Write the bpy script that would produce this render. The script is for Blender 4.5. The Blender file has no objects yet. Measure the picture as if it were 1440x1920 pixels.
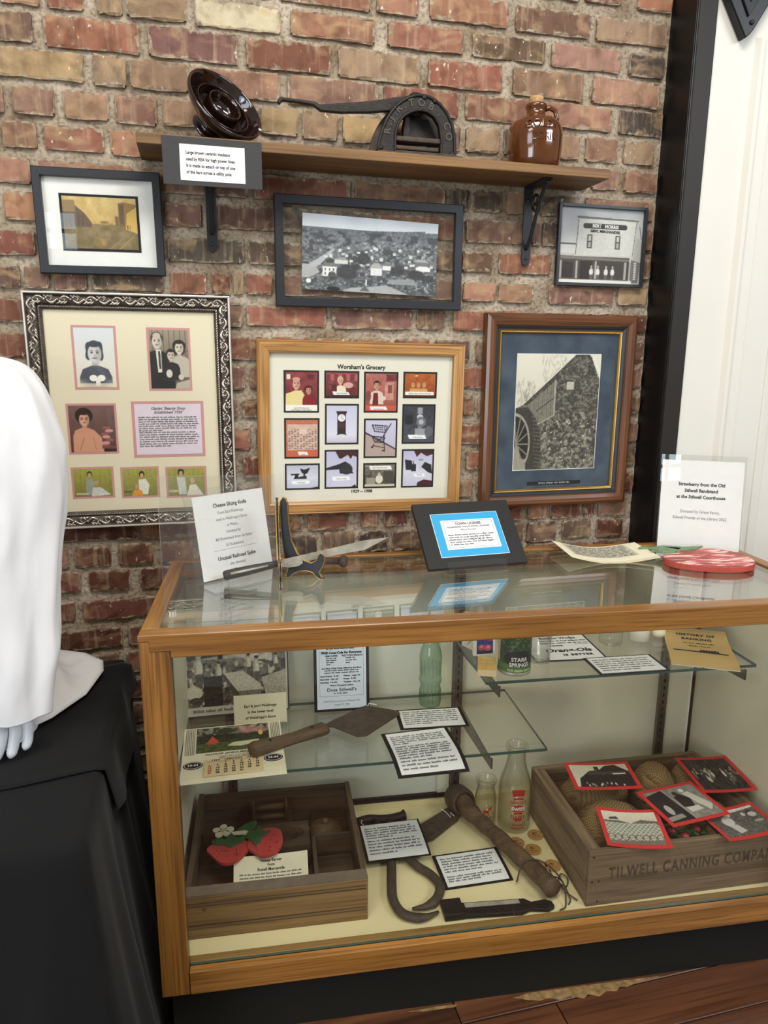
import bpy, bmesh, math, random
import numpy as np
from mathutils import Vector, Matrix, noise as mnoise

S = bpy.context.scene
C = S.collection
R = math.radians
PI = math.pi
random.seed(7)
rng = np.random.default_rng(7)

# ------------------------------------------------------------------ camera
cam_d = bpy.data.cameras.new('camera')
cam_d.sensor_fit = 'VERTICAL'
cam_d.sensor_height = 36.0
cam_d.lens = 36.0 * 1342.7 / 1920.0
cam_d.clip_start = 0.02
cam = bpy.data.objects.new('camera', cam_d)
C.objects.link(cam)
_a, _b, _c = R(14.38), R(12.16), R(0.463)
_f = Vector((math.sin(_a) * math.cos(_b), math.cos(_a) * math.cos(_b), -math.sin(_b)))
_r = Vector((math.cos(_a), -math.sin(_a), 0))
_u = _r.cross(_f)
_r2 = _r * math.cos(_c) + _u * math.sin(_c)
_u2 = -_r * math.sin(_c) + _u * math.cos(_c)
mw = Matrix((_r2, _u2, -_f)).transposed().to_4x4()
mw.translation = Vector((0.0, -1.985, 1.553))
cam.matrix_world = mw
S.camera = cam

S.cycles.transparent_max_bounces = 32
# ------------------------------------------------------------------ view, world, lights
S.view_settings.view_transform = 'Standard'
S.view_settings.look = 'None'
S.view_settings.gamma = 1.0
S.view_settings.use_curve_mapping = False
S.view_settings.exposure = 0.0

W = bpy.data.worlds.new('room_ambient')
S.world = W
W.use_nodes = True
W.node_tree.nodes['Background'].inputs[0].default_value = (1.0, 0.96, 0.9, 1)
W.node_tree.nodes['Background'].inputs[1].default_value = 0.30

def area_light(name, loc, target, sx, sy, power, col):
    d = bpy.data.lights.new(name, 'AREA')
    d.shape = 'RECTANGLE'; d.size = sx; d.size_y = sy
    d.energy = power; d.color = col
    o = bpy.data.objects.new(name, d)
    C.objects.link(o)
    o.location = loc
    o.rotation_euler = (Vector(target) - Vector(loc)).to_track_quat('-Z', 'Y').to_euler()
    return o
area_light('ceiling_light', (0.35, -1.75, 3.55), (0.35, -1.2, 0), 1.3, 0.7, 66, (1.0, 0.94, 0.85))
area_light('ceiling_light', (-1.6, -2.6, 3.55), (-1.6, -2.2, 0), 1.2, 0.6, 26, (1.0, 0.94, 0.85))
area_light('window_fill_light', (3.2, -3.2, 3.2), (0.4, -0.2, 1.0), 1.8, 0.8, 75, (0.86, 0.93, 1.0))
area_light('window_fill_light', (-2.4, -3.4, 3.1), (0.0, -0.3, 1.0), 1.6, 0.8, 22, (0.86, 0.93, 1.0))
area_light('window_fill_light', (-3.2, -4.8, 1.5), (0.6, -0.4, 0.5), 1.8, 1.8, 75, (0.93, 0.96, 1.0))  # unseen low fill, added to brighten the inside of the case

# ------------------------------------------------------------------ helpers
def lin(v):
    v = v / 255.0
    return v / 12.92 if v <= 0.04045 else ((v + 0.055) / 1.055) ** 2.4
def rgb(r, g, b):
    return (lin(r), lin(g), lin(b), 1.0)

class MB:
    """collects geometry for one mesh object"""
    def __init__(s):
        s.v = []; s.f = []
    def add(s, vs, fs):
        n = len(s.v)
        s.v += [tuple(p) for p in vs]
        s.f += [tuple(i + n for i in f) for f in fs]
        return s
    def box(s, x0, x1, y0, y1, z0, z1):
        vs = [(x0,y0,z0),(x1,y0,z0),(x1,y1,z0),(x0,y1,z0),(x0,y0,z1),(x1,y0,z1),(x1,y1,z1),(x0,y1,z1)]
        fs = [(3,2,1,0),(4,5,6,7),(0,1,5,4),(1,2,6,5),(2,3,7,6),(3,0,4,7)]
        return s.add(vs, fs)
    def obox(s, M, sx, sy, sz):
        n0 = len(s.v)
        s.box(-sx/2, sx/2, -sy/2, sy/2, -sz/2, sz/2)
        for i in range(n0, len(s.v)):
            s.v[i] = tuple(M @ Vector(s.v[i]))
        return s
    def prism(s, pts, z0, z1):
        n = len(pts)
        a = sum(pts[i][0]*pts[(i+1)%n][1]-pts[(i+1)%n][0]*pts[i][1] for i in range(n))
        if a < 0: pts = pts[::-1]
        vs = [(x,y,z0) for x,y in pts] + [(x,y,z1) for x,y in pts]
        fs = [tuple(range(n-1,-1,-1)), tuple(range(n,2*n))]
        fs += [(i,(i+1)%n,(i+1)%n+n,i+n) for i in range(n)]
        return s.add(vs, fs)
    def lathe(s, prof, seg=32, cap0=False, cap1=False, M=None):
        vs = []; fs = []
        for r, z in prof:
            for k in range(seg):
                a = 2*PI*k/seg
                vs.append((r*math.cos(a), r*math.sin(a), z))
        for i in range(len(prof)-1):
            for k in range(seg):
                k2 = (k+1) % seg
                fs.append((i*seg+k, i*seg+k2, (i+1)*seg+k2, (i+1)*seg+k))
        if cap0: fs.append(tuple(range(seg-1,-1,-1)))
        if cap1: fs.append(tuple((len(prof)-1)*seg+k for k in range(seg)))
        if M: vs = [M @ Vector(p) for p in vs]
        return s.add(vs, fs)
    def tube(s, pts, rad, seg=8, closed=False, caps=True, flat=1.0):
        pts = [Vector(p) for p in pts]; n = len(pts)
        rads = rad if isinstance(rad, (list, tuple)) else [rad]*n
        vs = []; fs = []
        up = None
        for i in range(n):
            if closed: t = pts[(i+1)%n]-pts[i-1]
            else: t = pts[min(i+1,n-1)]-pts[max(i-1,0)]
            t.normalize()
            if up is None:
                up = Vector((0,0,1)) if abs(t.z) < .9 else Vector((0,1,0))
            sd = t.cross(up)
            if sd.length < 1e-4: sd = t.cross(Vector((1,0,0)))
            sd.normalize(); up = sd.cross(t).normalized()
            for k in range(seg):
                a = 2*PI*k/seg
                vs.append(pts[i] + (sd*math.cos(a) + up*(flat*math.sin(a)))*rads[i])
        m = n if closed else n-1
        for i in range(m):
            j = (i+1) % n
            for k in range(seg):
                k2 = (k+1) % seg
                fs.append((i*seg+k, i*seg+k2, j*seg+k2, j*seg+k))
        if caps and not closed:
            fs.append(tuple(range(seg-1,-1,-1)))
            fs.append(tuple((n-1)*seg+k for k in range(seg)))
        return s.add(vs, fs)
    def grid(s, fn, nu, nv):
        vs = [fn(i/nu, j/nv) for j in range(nv+1) for i in range(nu+1)]
        fs = [(j*(nu+1)+i, j*(nu+1)+i+1, (j+1)*(nu+1)+i+1, (j+1)*(nu+1)+i) for j in range(nv) for i in range(nu)]
        return s.add(vs, fs)
    def slab(s, fn, nu, nv, th):
        """a sheet with thickness: fn(u,v)->Vector, thickened along -z of fn's frame"""
        top = [Vector(fn(i/nu, j/nv)) for j in range(nv+1) for i in range(nu+1)]
        w = nu+1
        bot = [p - Vector((0,0,th)) for p in top]
        fs = [(j*w+i, j*w+i+1, (j+1)*w+i+1, (j+1)*w+i) for j in range(nv) for i in range(nu)]
        N = len(top)
        fs += [tuple(N+q for q in reversed(f)) for f in fs]
        ring = [i for i in range(w)] + [j*w+nu for j in range(1,nv+1)] + [nv*w+i for i in range(nu-1,-1,-1)] + [j*w for j in range(nv-1,0,-1)]
        for a in range(len(ring)):
            b = ring[(a+1) % len(ring)]
            fs.append((ring[a], ring[a]+N, b+N, b))
        return s.add(top+bot, fs)
    def mesh(s, name, smooth=False):
        me = bpy.data.meshes.new(name)
        me.from_pydata([tuple(p) for p in s.v], [], s.f)
        if smooth:
            me.polygons.foreach_set('use_smooth', [True]*len(me.polygons))
        me.update()
        return me

def obj(name, mb, mat, parent=None, smooth=False, bevel=0, seg=2, loc=None, rot=None, sub=0, label=None, kind=None, autos=False):
    me = mb if isinstance(mb, bpy.types.Mesh) else mb.mesh(name, smooth)
    if mat is not None and len(me.materials) == 0: me.materials.append(mat)
    o = bpy.data.objects.new(name, me)
    C.objects.link(o)
    if parent: o.parent = parent
    if loc: o.location = loc
    if rot: o.rotation_euler = rot
    if bevel:
        m = o.modifiers.new('bevel', 'BEVEL'); m.width = bevel; m.segments = seg; m.limit_method = 'ANGLE'
        m.angle_limit = R(40)
    if sub:
        m = o.modifiers.new('sub', 'SUBSURF'); m.levels = sub; m.render_levels = sub
    if label: o['label'] = label
    if kind: o['kind'] = kind
    return o
def tag(o, label, cat, group=None):
    o['label'] = label; o['category'] = cat
    if group: o['group'] = group
    return o
def thing(name, label, cat, loc=(0,0,0), rot=(0,0,0), group=None):
    o = bpy.data.objects.new(name, None)
    o.empty_display_size = 0.05
    C.objects.link(o)
    o.location = loc; o.rotation_euler = rot
    return tag(o, label, cat, group)
def setm(o, M):
    o.matrix_world = M
    return o

# text -> mesh, lies in the local XY plane of its parent sheet (x right, y up, normal +z)
def text(body, size, mat, parent, x, y, z=0.0006, align='CENTER', bold=0.0, name='lettering', ext=0.0, sx=1.0, rot=0, label=None, spacing=1.0, line=1.0, zfn=None, shear=0):
    cu = bpy.data.curves.new('t', 'FONT')
    cu.body = body; cu.size = size; cu.align_x = align; cu.align_y = 'CENTER'
    cu.offset = bold; cu.extrude = ext; cu.resolution_u = 2; cu.space_character = spacing; cu.space_line = line
    cu.shear = shear
    ob = bpy.data.objects.new('t', cu)
    me = bpy.data.meshes.new_from_object(ob)
    bpy.data.objects.remove(ob); bpy.data.curves.remove(cu)
    n = len(me.vertices)
    co = np.empty(n*3, np.float32); me.vertices.foreach_get('co', co); co = co.reshape(-1,3)
    co[:,0] *= sx
    ca, sa = math.cos(rot), math.sin(rot)
    px = co[:,0]*ca - co[:,1]*sa + x; py = co[:,0]*sa + co[:,1]*ca + y
    co[:,0] = px; co[:,1] = py; co[:,2] += z
    if zfn is not None: co[:,2] += np.array([zfn(a,b) for a,b in zip(px,py)], np.float32)
    me.vertices.foreach_set('co', co.ravel())
    me.materials.clear(); me.materials.append(mat); me.update()
    o = bpy.data.objects.new(name, me); C.objects.link(o); o.parent = parent
    if label: o['label'] = label
    return o
def wordlines(mat, parent, x0, x1, y_top, y_bot, nlines, h, z=0.0006, seed=1, ragged=0.0, zfn=None, name='printed_lines', xshift=None):
    """lines of type too small to read: word-length dashes of ink"""
    rr = random.Random(seed); mb = MB()
    for i in range(nlines):
        y = y_top + (y_bot-y_top)*i/max(1,nlines-1)
        xe = x1 - (x1-x0)*ragged*rr.random()
        if i == nlines-1 and ragged: xe = x0 + (x1-x0)*(.3+.4*rr.random())
        x = x0
        while x < xe - h:
            w = min(rr.uniform(1.2, 5.0)*h, xe-x)
            # one dash per letter-ish piece
            xx = x
            while xx < x+w-1e-6:
                lw = min(h*rr.uniform(.35,.7), x+w-xx)
                hh = h*rr.choice((.62,.62,.62,.9,.85))
                xs = xshift(y) if xshift else 0
                def zz(a,b): return z + (zfn(a,b) if zfn else 0)
                q = [(xx+xs,y-h*.31),(xx+xs+lw*.8,y-h*.31),(xx+xs+lw*.8,y-h*.31+hh),(xx+xs,y-h*.31+hh)]
                mb.add([(a,b,zz(a,b)) for a,b in q], [(0,1,2,3)])
                xx += lw
            x += w + h*.55
    return obj(name, mb, mat, parent)

# ------------------------------------------------------------------ printed pictures (vertex colours on a grid)
class Cv:
    def __init__(s, w, h, col):
        s.w, s.h = w*2, h*2
        s.a = np.empty((s.h, s.w, 3)); s.a[:] = np.array(col, float)
        s.U, s.V = np.meshgrid((np.arange(s.w)+.5)/s.w, (np.arange(s.h)+.5)/s.h)
    def mix(s, m, col, al=1.0):
        m = np.clip(m*al, 0, 1)[..., None]
        s.a = s.a*(1-m) + np.array(col, float)*m
        return s
    def rect(s, x0, y0, x1, y1, col, al=1.0):
        return s.mix(((s.U>=x0)&(s.U<x1)&(s.V>=y0)&(s.V<y1)).astype(float), col, al)
    def ell(s, cx, cy, rx, ry, col, al=1.0, soft=0.08, rot=0):
        dx, dy = s.U-cx, (s.V-cy)
        if rot:
            asp = s.h/s.w
            dyy = dy*asp; c, n = math.cos(rot), math.sin(rot)
            dx, dyy = dx*c+dyy*n, -dx*n+dyy*c
            dy = dyy/asp
        d = np.sqrt((dx/rx)**2+(dy/ry)**2)
        return s.mix(np.clip((1-d)/soft+.5, 0, 1), col, al)
    def poly(s, pts, col, al=1.0):
        m = np.zeros((s.h, s.w), bool); n = len(pts)
        for i in range(n):
            x0,y0 = pts[i]; x1,y1 = pts[(i+1)%n]
            if y0 == y1: continue
            c = ((y0 > s.V) != (y1 > s.V)) & (s.U < (x1-x0)*(s.V-y0)/(y1-y0)+x0)
            m ^= c
        return s.mix(m.astype(float), col, al)
    def line(s, p, q, w, col, al=1.0):
        asp = s.h/s.w
        px,py,qx,qy = p[0],p[1]*asp,q[0],q[1]*asp
        dx,dy = qx-px,qy-py; L2 = dx*dx+dy*dy+1e-12
        t = np.clip(((s.U-px)*dx+(s.V*asp-py)*dy)/L2, 0, 1)
        d = np.hypot(s.U-px-t*dx, s.V*asp-py-t*dy)
        return s.mix((d < w/2).astype(float), col, al)
    def grad(s, y0, y1, c0, c1, al=1.0):
        t = np.clip((s.V-y0)/(y1-y0), 0, 1)[..., None]
        col = np.array(c0,float)*(1-t)+np.array(c1,float)*t
        m = (((s.V>=y0)&(s.V<=y1))*al)[..., None]
        s.a = s.a*(1-m)+col*m
        return s
    def vn(s, cx, cy, seed):
        r = np.random.default_rng(seed)
        g = r.random((cy+2, cx+2))
        x = s.U*cx; y = s.V*cy; i = x.astype(int); j = y.astype(int); fx = x-i; fy = y-j
        fx = fx*fx*(3-2*fx); fy = fy*fy*(3-2*fy)
        return (g[j,i]*(1-fx)+g[j,i+1]*fx)*(1-fy)+(g[j+1,i]*(1-fx)+g[j+1,i+1]*fx)*fy
    def noise(s, amp, cx, cy, seed, mask=None):
        n = (s.vn(cx,cy,seed)-.5)*2*amp
        if mask is not None: n = n*mask
        s.a = np.clip(s.a + n[...,None], 0, 255)
        return s
    def blotch(s, col, cx, cy, seed, thr, mask, al=1.0, soft=.1):
        n = s.vn(cx,cy,seed)
        return s.mix(np.clip((n-thr)/soft,0,1)*mask, col, al)
    def region(s, x0, y0, x1, y1):
        return ((s.U>=x0)&(s.U<x1)&(s.V>=y0)&(s.V<y1)).astype(float)
    def band(s, fn0, fn1):
        return ((s.V>=fn0(s.U))&(s.V<fn1(s.U))).astype(float)
    def out(s):
        return s.a.reshape(s.h//2,2,s.w//2,2,3).mean((1,3))
def picture(name, cv, w, h, mat, parent, x=0, y=0, z=0.0, zfn=None, rot=0, label=None):
    """a printed sheet centred on x,y in the parent's XY plane"""
    a = np.clip(cv.out()/255.0, 0, 1)
    a = np.where(a <= .04045, a/12.92, ((a+.055)/1.055)**2.4)
    H, Wd = a.shape[:2]
    xs = np.linspace(-w/2, w/2, Wd); ys = np.linspace(h/2, -h/2, H)
    X, Y = np.meshgrid(xs, ys)
    ca, sa = math.cos(rot), math.sin(rot)
    X, Y = X*ca-Y*sa+x, X*sa+Y*ca+y
    Z = np.full_like(X, z)
    if zfn is not None: Z = Z + zfn(X, Y)
    co = np.stack([X,Y,Z],-1).reshape(-1,3).astype(np.float32)
    n = H*Wd
    idx = np.arange(n).reshape(H,Wd)
    q = np.stack([idx[1:,:-1], idx[1:,1:], idx[:-1,1:], idx[:-1,:-1]], -1).reshape(-1,4)
    me = bpy.data.meshes.new(name)
    me.vertices.add(n); me.vertices.foreach_set('co', co.ravel())
    me.loops.add(q.size); me.loops.foreach_set('vertex_index', q.ravel().astype(np.int32))
    me.polygons.add(len(q)); me.polygons.foreach_set('loop_start', np.arange(0,q.size,4,dtype=np.int32))
    me.polygons.foreach_set('loop_total', np.full(len(q),4,np.int32))
    at = me.color_attributes.new('Col','FLOAT_COLOR','POINT')
    at.data.foreach_set('color', np.concatenate([a.reshape(-1,3), np.ones((n,1))],1).astype(np.float32).ravel())
    me.update(); me.validate()
    me.materials.append(mat)
    o = bpy.data.objects.new(name, me); C.objects.link(o)
    if parent: o.parent = parent
    if label: o['label'] = label
    return o

# ------------------------------------------------------------------ materials
def newmat(name):
    m = bpy.data.materials.new(name); m.use_nodes = True
    nt = m.node_tree; b = nt.nodes['Principled BSDF']
    return m, nt, b
def N(nt, t, **k):
    n = nt.nodes.new(t)
    for a, v in k.items(): setattr(n, a, v)
    return n
def plain(name, col, rough=.5, metal=0, spec=.5, var=0.0, scale=20, bump=0, bscale=80, coat=0, sheen=0):
    m, nt, b = newmat(name)
    b.inputs['Base Color'].default_value = col
    b.inputs['Roughness'].default_value = rough; b.inputs['Metallic'].default_value = metal
    b.inputs['Specular IOR Level'].default_value = spec
    if coat: b.inputs['Coat Weight'].default_value = coat; b.inputs['Coat Roughness'].default_value = .05
    if sheen: b.inputs['Sheen Weight'].default_value = sheen
    if var or bump:
        tc = N(nt,'ShaderNodeTexCoord')
    if var:
        n = N(nt,'ShaderNodeTexNoise'); n.inputs['Scale'].default_value = scale; n.inputs['Detail'].default_value = 6
        nt.links.new(tc.outputs['Object'], n.inputs['Vector'])
        mx = N(nt,'ShaderNodeMix', data_type='RGBA'); mx.blend_type = 'MULTIPLY'
        r = N(nt,'ShaderNodeMapRange'); r.inputs['From Min'].default_value=.3; r.inputs['From Max'].default_value=.7
        r.inputs['To Min'].default_value = 1-var; r.inputs['To Max'].default_value = 1+var*.6
        nt.links.new(n.outputs['Fac'], r.inputs['Value'])
        mx.inputs['Factor'].default_value = 1
        mx.inputs['A'].default_value = col
        nt.links.new(r.outputs['Result'], mx.inputs['B'])
        nt.links.new(mx.outputs['Result'], b.inputs['Base Color'])
    if bump:
        n2 = N(nt,'ShaderNodeTexNoise'); n2.inputs['Scale'].default_value = bscale; n2.inputs['Detail'].default_value = 5
        nt.links.new(tc.outputs['Object'], n2.inputs['Vector'])
        bp = N(nt,'ShaderNodeBump'); bp.inputs['Strength'].default_value = bump; bp.inputs['Distance'].default_value = .002
        nt.links.new(n2.outputs['Fac'], bp.inputs['Height']); nt.links.new(bp.outputs['Normal'], b.inputs['Normal'])
    return m
def wood(name, c0, c1, axis='X', scale=1.0, rough=.45, bump=.15, dark=None, coat=0):
    """long grain along one object axis"""
    m, nt, b = newmat(name)
    tc = N(nt,'ShaderNodeTexCoord'); mp = N(nt,'ShaderNodeMapping')
    sc = {'X':(1.2,22,22),'Y':(22,1.2,22),'Z':(22,22,1.2)}[axis]
    mp.inputs['Scale'].default_value = tuple(v*scale for v in sc)
    oi = N(nt,'ShaderNodeObjectInfo'); ad = N(nt,'ShaderNodeVectorMath', operation='SCALE')
    ad.inputs[0].default_value = (13,29,17)
    nt.links.new(oi.outputs['Random'], ad.inputs['Scale']); nt.links.new(ad.outputs[0], mp.inputs['Location'])
    nt.links.new(tc.outputs['Object'], mp.inputs['Vector'])
    n1 = N(nt,'ShaderNodeTexNoise'); n1.inputs['Scale'].default_value=1.0; n1.inputs['Detail'].default_value=8; n1.inputs['Distortion'].default_value=.6
    nt.links.new(mp.outputs[0], n1.inputs['Vector'])
    mp2 = N(nt,'ShaderNodeMapping'); mp2.inputs['Scale'].default_value = tuple(v*scale*9 if v>2 else v*scale*4 for v in sc)
    nt.links.new(tc.outputs['Object'], mp2.inputs['Vector'])
    n2 = N(nt,'ShaderNodeTexNoise'); n2.inputs['Scale'].default_value=1.0; n2.inputs['Detail'].default_value=4
    nt.links.new(mp2.outputs[0], n2.inputs['Vector'])
    cr = N(nt,'ShaderNodeValToRGB')
    cr.color_ramp.elements[0].position=.32; cr.color_ramp.elements[0].color=c0
    cr.color_ramp.elements[1].position=.66; cr.color_ramp.elements[1].color=c1
    nt.links.new(n1.outputs['Fac'], cr.inputs['Fac'])
    cr2 = N(nt,'ShaderNodeValToRGB')
    cr2.color_ramp.elements[0].position=.36; cr2.color_ramp.elements[0].color=(.36,.29,.22,1)
    cr2.color_ramp.elements[1].position=.5; cr2.color_ramp.elements[1].color=(1,1,1,1)
    nt.links.new(n2.outputs['Fac'], cr2.inputs['Fac'])
    mx = N(nt,'ShaderNodeMix', data_type='RGBA'); mx.blend_type='MULTIPLY'; mx.inputs['Factor'].default_value=.55
    nt.links.new(cr.outputs[0], mx.inputs['A']); nt.links.new(cr2.outputs[0], mx.inputs['B'])
    nt.links.new(mx.outputs['Result'], b.inputs['Base Color'])
    b.inputs['Roughness'].default_value = rough
    if coat: b.inputs['Coat Weight'].default_value = coat; b.inputs['Coat Roughness'].default_value=.15
    bp = N(nt,'ShaderNodeBump'); bp.inputs['Strength'].default_value=bump; bp.inputs['Distance'].default_value=.001
    nt.links.new(n2.outputs['Fac'], bp.inputs['Height']); nt.links.new(bp.outputs['Normal'], b.inputs['Normal'])
    return m
def clear(name, tint=(1,1,1,1), rough=0.0, ior=1.45, extra=0.0, dens=0.0):
    """clear sheet glass / acrylic: see-through tint plus mirror by Fresnel"""
    m, nt, b = newmat(name)
    nt.nodes.remove(b)
    out = nt.nodes['Material Output']
    tr = N(nt,'ShaderNodeBsdfTransparent'); tr.inputs[0].default_value = tint
    gl = N(nt,'ShaderNodeBsdfGlossy'); gl.inputs['Roughness'].default_value = rough
    gl.inputs[0].default_value = (1,1,1,1)
    fr = N(nt,'ShaderNodeFresnel'); fr.inputs['IOR'].default_value = ior
    geo = N(nt,'ShaderNodeNewGeometry')
    # Fresnel of the outer face on both sides of the sheet
    mixn = N(nt,'ShaderNodeMath', operation='ADD'); mixn.inputs[1].default_value = extra
    lw = N(nt,'ShaderNodeLayerWeight'); lw.inputs['Blend'].default_value = .5
    # schlick from facing
    p = N(nt,'ShaderNodeMath', operation='POWER'); p.inputs[1].default_value = 5
    f0 = ((ior-1)/(ior+1))**2
    nt.links.new(lw.outputs['Facing'], p.inputs[0])
    ml = N(nt,'ShaderNodeMath', operation='MULTIPLY_ADD'); ml.inputs[1].default_value = 1-f0; ml.inputs[2].default_value = f0
    nt.links.new(p.outputs[0], ml.inputs[0]); nt.links.new(ml.outputs[0], mixn.inputs[0])
    nt.nodes.remove(fr); nt.nodes.remove(geo)
    mx = N(nt,'ShaderNodeMixShader')
    nt.links.new(mixn.outputs[0], mx.inputs[0]); nt.links.new(tr.outputs[0], mx.inputs[1]); nt.links.new(gl.outputs[0], mx.inputs[2])
    last = mx
    nt.links.new(last.outputs[0], out.inputs['Surface'])
    return m
def bottle_glass(name, tint, rim):
    """hollow-ware glass: clear face-on, denser tint where seen edge-on, shiny"""
    m, nt, b = newmat(name); nt.nodes.remove(b); out = nt.nodes['Material Output']
    lw = N(nt,'ShaderNodeLayerWeight'); lw.inputs['Blend'].default_value=.5
    p = N(nt,'ShaderNodeMath', operation='POWER'); p.inputs[1].default_value = 2.2
    nt.links.new(lw.outputs['Facing'], p.inputs[0])
    mc = N(nt,'ShaderNodeMix', data_type='RGBA'); mc.inputs['A'].default_value = tint; mc.inputs['B'].default_value = rim
    nt.links.new(p.outputs[0], mc.inputs['Factor'])
    tr = N(nt,'ShaderNodeBsdfTransparent'); nt.links.new(mc.outputs['Result'], tr.inputs[0])
    gl = N(nt,'ShaderNodeBsdfGlossy'); gl.inputs['Roughness'].default_value=.04
    p5 = N(nt,'ShaderNodeMath', operation='POWER'); p5.inputs[1].default_value = 4
    nt.links.new(lw.outputs['Facing'], p5.inputs[0])
    ma = N(nt,'ShaderNodeMath', operation='MULTIPLY_ADD'); ma.inputs[1].default_value=.6; ma.inputs[2].default_value=.05
    nt.links.new(p5.outputs[0], ma.inputs[0])
    mx = N(nt,'ShaderNodeMixShader'); nt.links.new(ma.outputs[0], mx.inputs[0]); nt.links.new(tr.outputs[0], mx.inputs[1]); nt.links.new(gl.outputs[0], mx.inputs[2])
    nt.links.new(mx.outputs[0], out.inputs['Surface'])
    return m
def printmat(name, rough=.5, spec=.3):
    m, nt, b = newmat(name)
    a = N(nt,'ShaderNodeVertexColor'); a.layer_name = 'Col'
    nt.links.new(a.outputs['Color'], b.inputs['Base Color'])
    b.inputs['Roughness'].default_value = rough; b.inputs['Specular IOR Level'].default_value = spec
    return m

M = {}
M['print'] = printmat('printed_photo', .45)
M['paper'] = plain('white_paper', rgb(230,230,228), .8, spec=.2, var=.03, scale=40)
M['cream_paper'] = plain('cream_paper', rgb(232,224,196), .8, spec=.2, var=.05, scale=30)
M['card_black'] = plain('black_card', rgb(30,29,29), .75, spec=.2)
M['card_grey'] = plain('charcoal_card', rgb(66,66,67), .8, spec=.2)
M['ink'] = plain('black_ink', rgb(38,38,42), .8, spec=.1)
M['ink_grey'] = plain('grey_ink', rgb(110,110,114), .8, spec=.1)
M['ink_red'] = plain('red_ink', rgb(178,52,40), .8, spec=.1)
M['ink_white'] = plain('white_ink', rgb(228,226,218), .7, spec=.1)
M['black_metal'] = plain('black_iron', rgb(30,31,35), .5, spec=.4, bump=.15, bscale=150)
M['black_frame'] = plain('black_satin_frame', rgb(36,38,44), .42, spec=.45)
M['pane'] = clear('picture_glass', (.985,.99,.985,1), ior=1.42)
M['acrylic'] = clear('clear_acrylic', (.992,.994,.992,1), ior=1.45, extra=.008)
M['acrylic_edge'] = clear('acrylic_edge', (.86,.88,.87,1), ior=1.6, extra=.22, rough=.15)
M['case_glass'] = clear('case_glass', (.972,.978,.962,1), ior=1.5)
M['top_glass'] = clear('case_top_glass', (.955,.968,.945,1), ior=1.6, extra=.09)
M['glass_edge'] = plain('green_glass_edge', rgb(58,84,76), .15, spec=.6)
OAK0, OAK1 = rgb(114,74,28), rgb(162,112,52)
for ax in 'XYZ':
    M['oak'+ax] = wood('oak_'+ax, OAK0, OAK1, ax, 1.0, .38, .12, coat=.15)
M['fr_oakX'] = wood('frame_oak_X', rgb(152,108,58), rgb(190,142,82), 'X', 1.3, .4, .12, coat=.1)
M['fr_oakY'] = wood('frame_oak_Y', rgb(152,108,58), rgb(190,142,82), 'Y', 1.3, .4, .12, coat=.1)
M['walnutX'] = wood('walnut_X', rgb(80,48,28), rgb(118,74,44), 'X', 1.2, .3, .06, coat=.35)
M['walnutY'] = wood('walnut_Y', rgb(80,48,28), rgb(118,74,44), 'Y', 1.2, .3, .06, coat=.35)
M['shelf_wood'] = wood('shelf_wood', rgb(86,60,31), rgb(134,98,54), 'X', .8, .55, .15)
M['crate_wood'] = wood('weathered_crate_wood', rgb(98,80,58), rgb(142,120,92), 'X', 1.0, .75, .3)
M['crate_woodY'] = wood('weathered_crate_wood_Y', rgb(98,80,58), rgb(142,120,92), 'Y', 1.0, .75, .3)
M['drawer_front'] = wood('drawer_pine', rgb(108,82,48), rgb(140,110,68), 'X', .8, .6, .15)
M['drawer_dark'] = wood('drawer_dark_wood', rgb(62,50,38), rgb(94,76,56), 'X', 1.0, .7, .25)
M['drawer_darkY'] = wood('drawer_dark_wood_Y', rgb(62,50,38), rgb(94,76,56), 'Y', 1.0, .7, .25)
M['old_wood'] = wood('old_handle_wood', rgb(62,48,32), rgb(106,84,58), 'X', 1.3, .65, .3)
M['rust'] = plain('brown_rusty_iron', rgb(78,66,56), .7, metal=.25, var=.35, scale=40, bump=.5, bscale=120)
M['dark_iron'] = plain('dark_worn_iron', rgb(42,38,35), .5, metal=.5, var=.3, scale=50, bump=.4, bscale=150)
M['steel'] = plain('old_steel', rgb(178,172,158), .45, metal=.35, var=.3, scale=30, bump=.2, bscale=100)
M['cream_paint'] = plain('cream_paint', rgb(232,218,170), .6, spec=.3, var=.03, scale=8)
M['white_panel'] = plain('white_case_panel', rgb(220,214,190), .5, spec=.3)
M['alu'] = plain('grey_metal_standard', rgb(116,108,100), .35, metal=.8)
M['gold'] = plain('gold_edge', rgb(196,160,92), .3, metal=.9)
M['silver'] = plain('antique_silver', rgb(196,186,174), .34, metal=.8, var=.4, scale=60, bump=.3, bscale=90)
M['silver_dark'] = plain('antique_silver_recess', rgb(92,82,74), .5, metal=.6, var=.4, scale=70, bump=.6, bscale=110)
M['silver_rim'] = plain('bright_silver_rim', rgb(222,218,210), .3, metal=.6)
M['white_fabric'] = plain('white_cotton', rgb(224,224,226), .85, spec=.15, bump=.15, bscale=300, sheen=.1)
M['black_cloth'] = plain('black_cloth', rgb(15,15,16), .85, spec=.2, bump=.1, bscale=400, sheen=.05)
M['manikin'] = plain('white_manikin_plastic', rgb(214,217,222), .35)
M['black_paint'] = plain('black_paint', rgb(9,9,11), .4, spec=.4, bump=.06, bscale=18)
M['brown_black_lit'] = plain('brown_black_paint_lit', rgb(36,32,28), .55, spec=.35, var=.1, scale=5)  # post front: window light put into the colour as a lighter, browner black
M['white_wall'] = plain('white_wall_paint', rgb(222,219,210), .55, spec=.3, var=.02, scale=6, bump=.05, bscale=60)
M['kick'] = plain('black_kickboard', rgb(24,25,22), .55, spec=.3)
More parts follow.
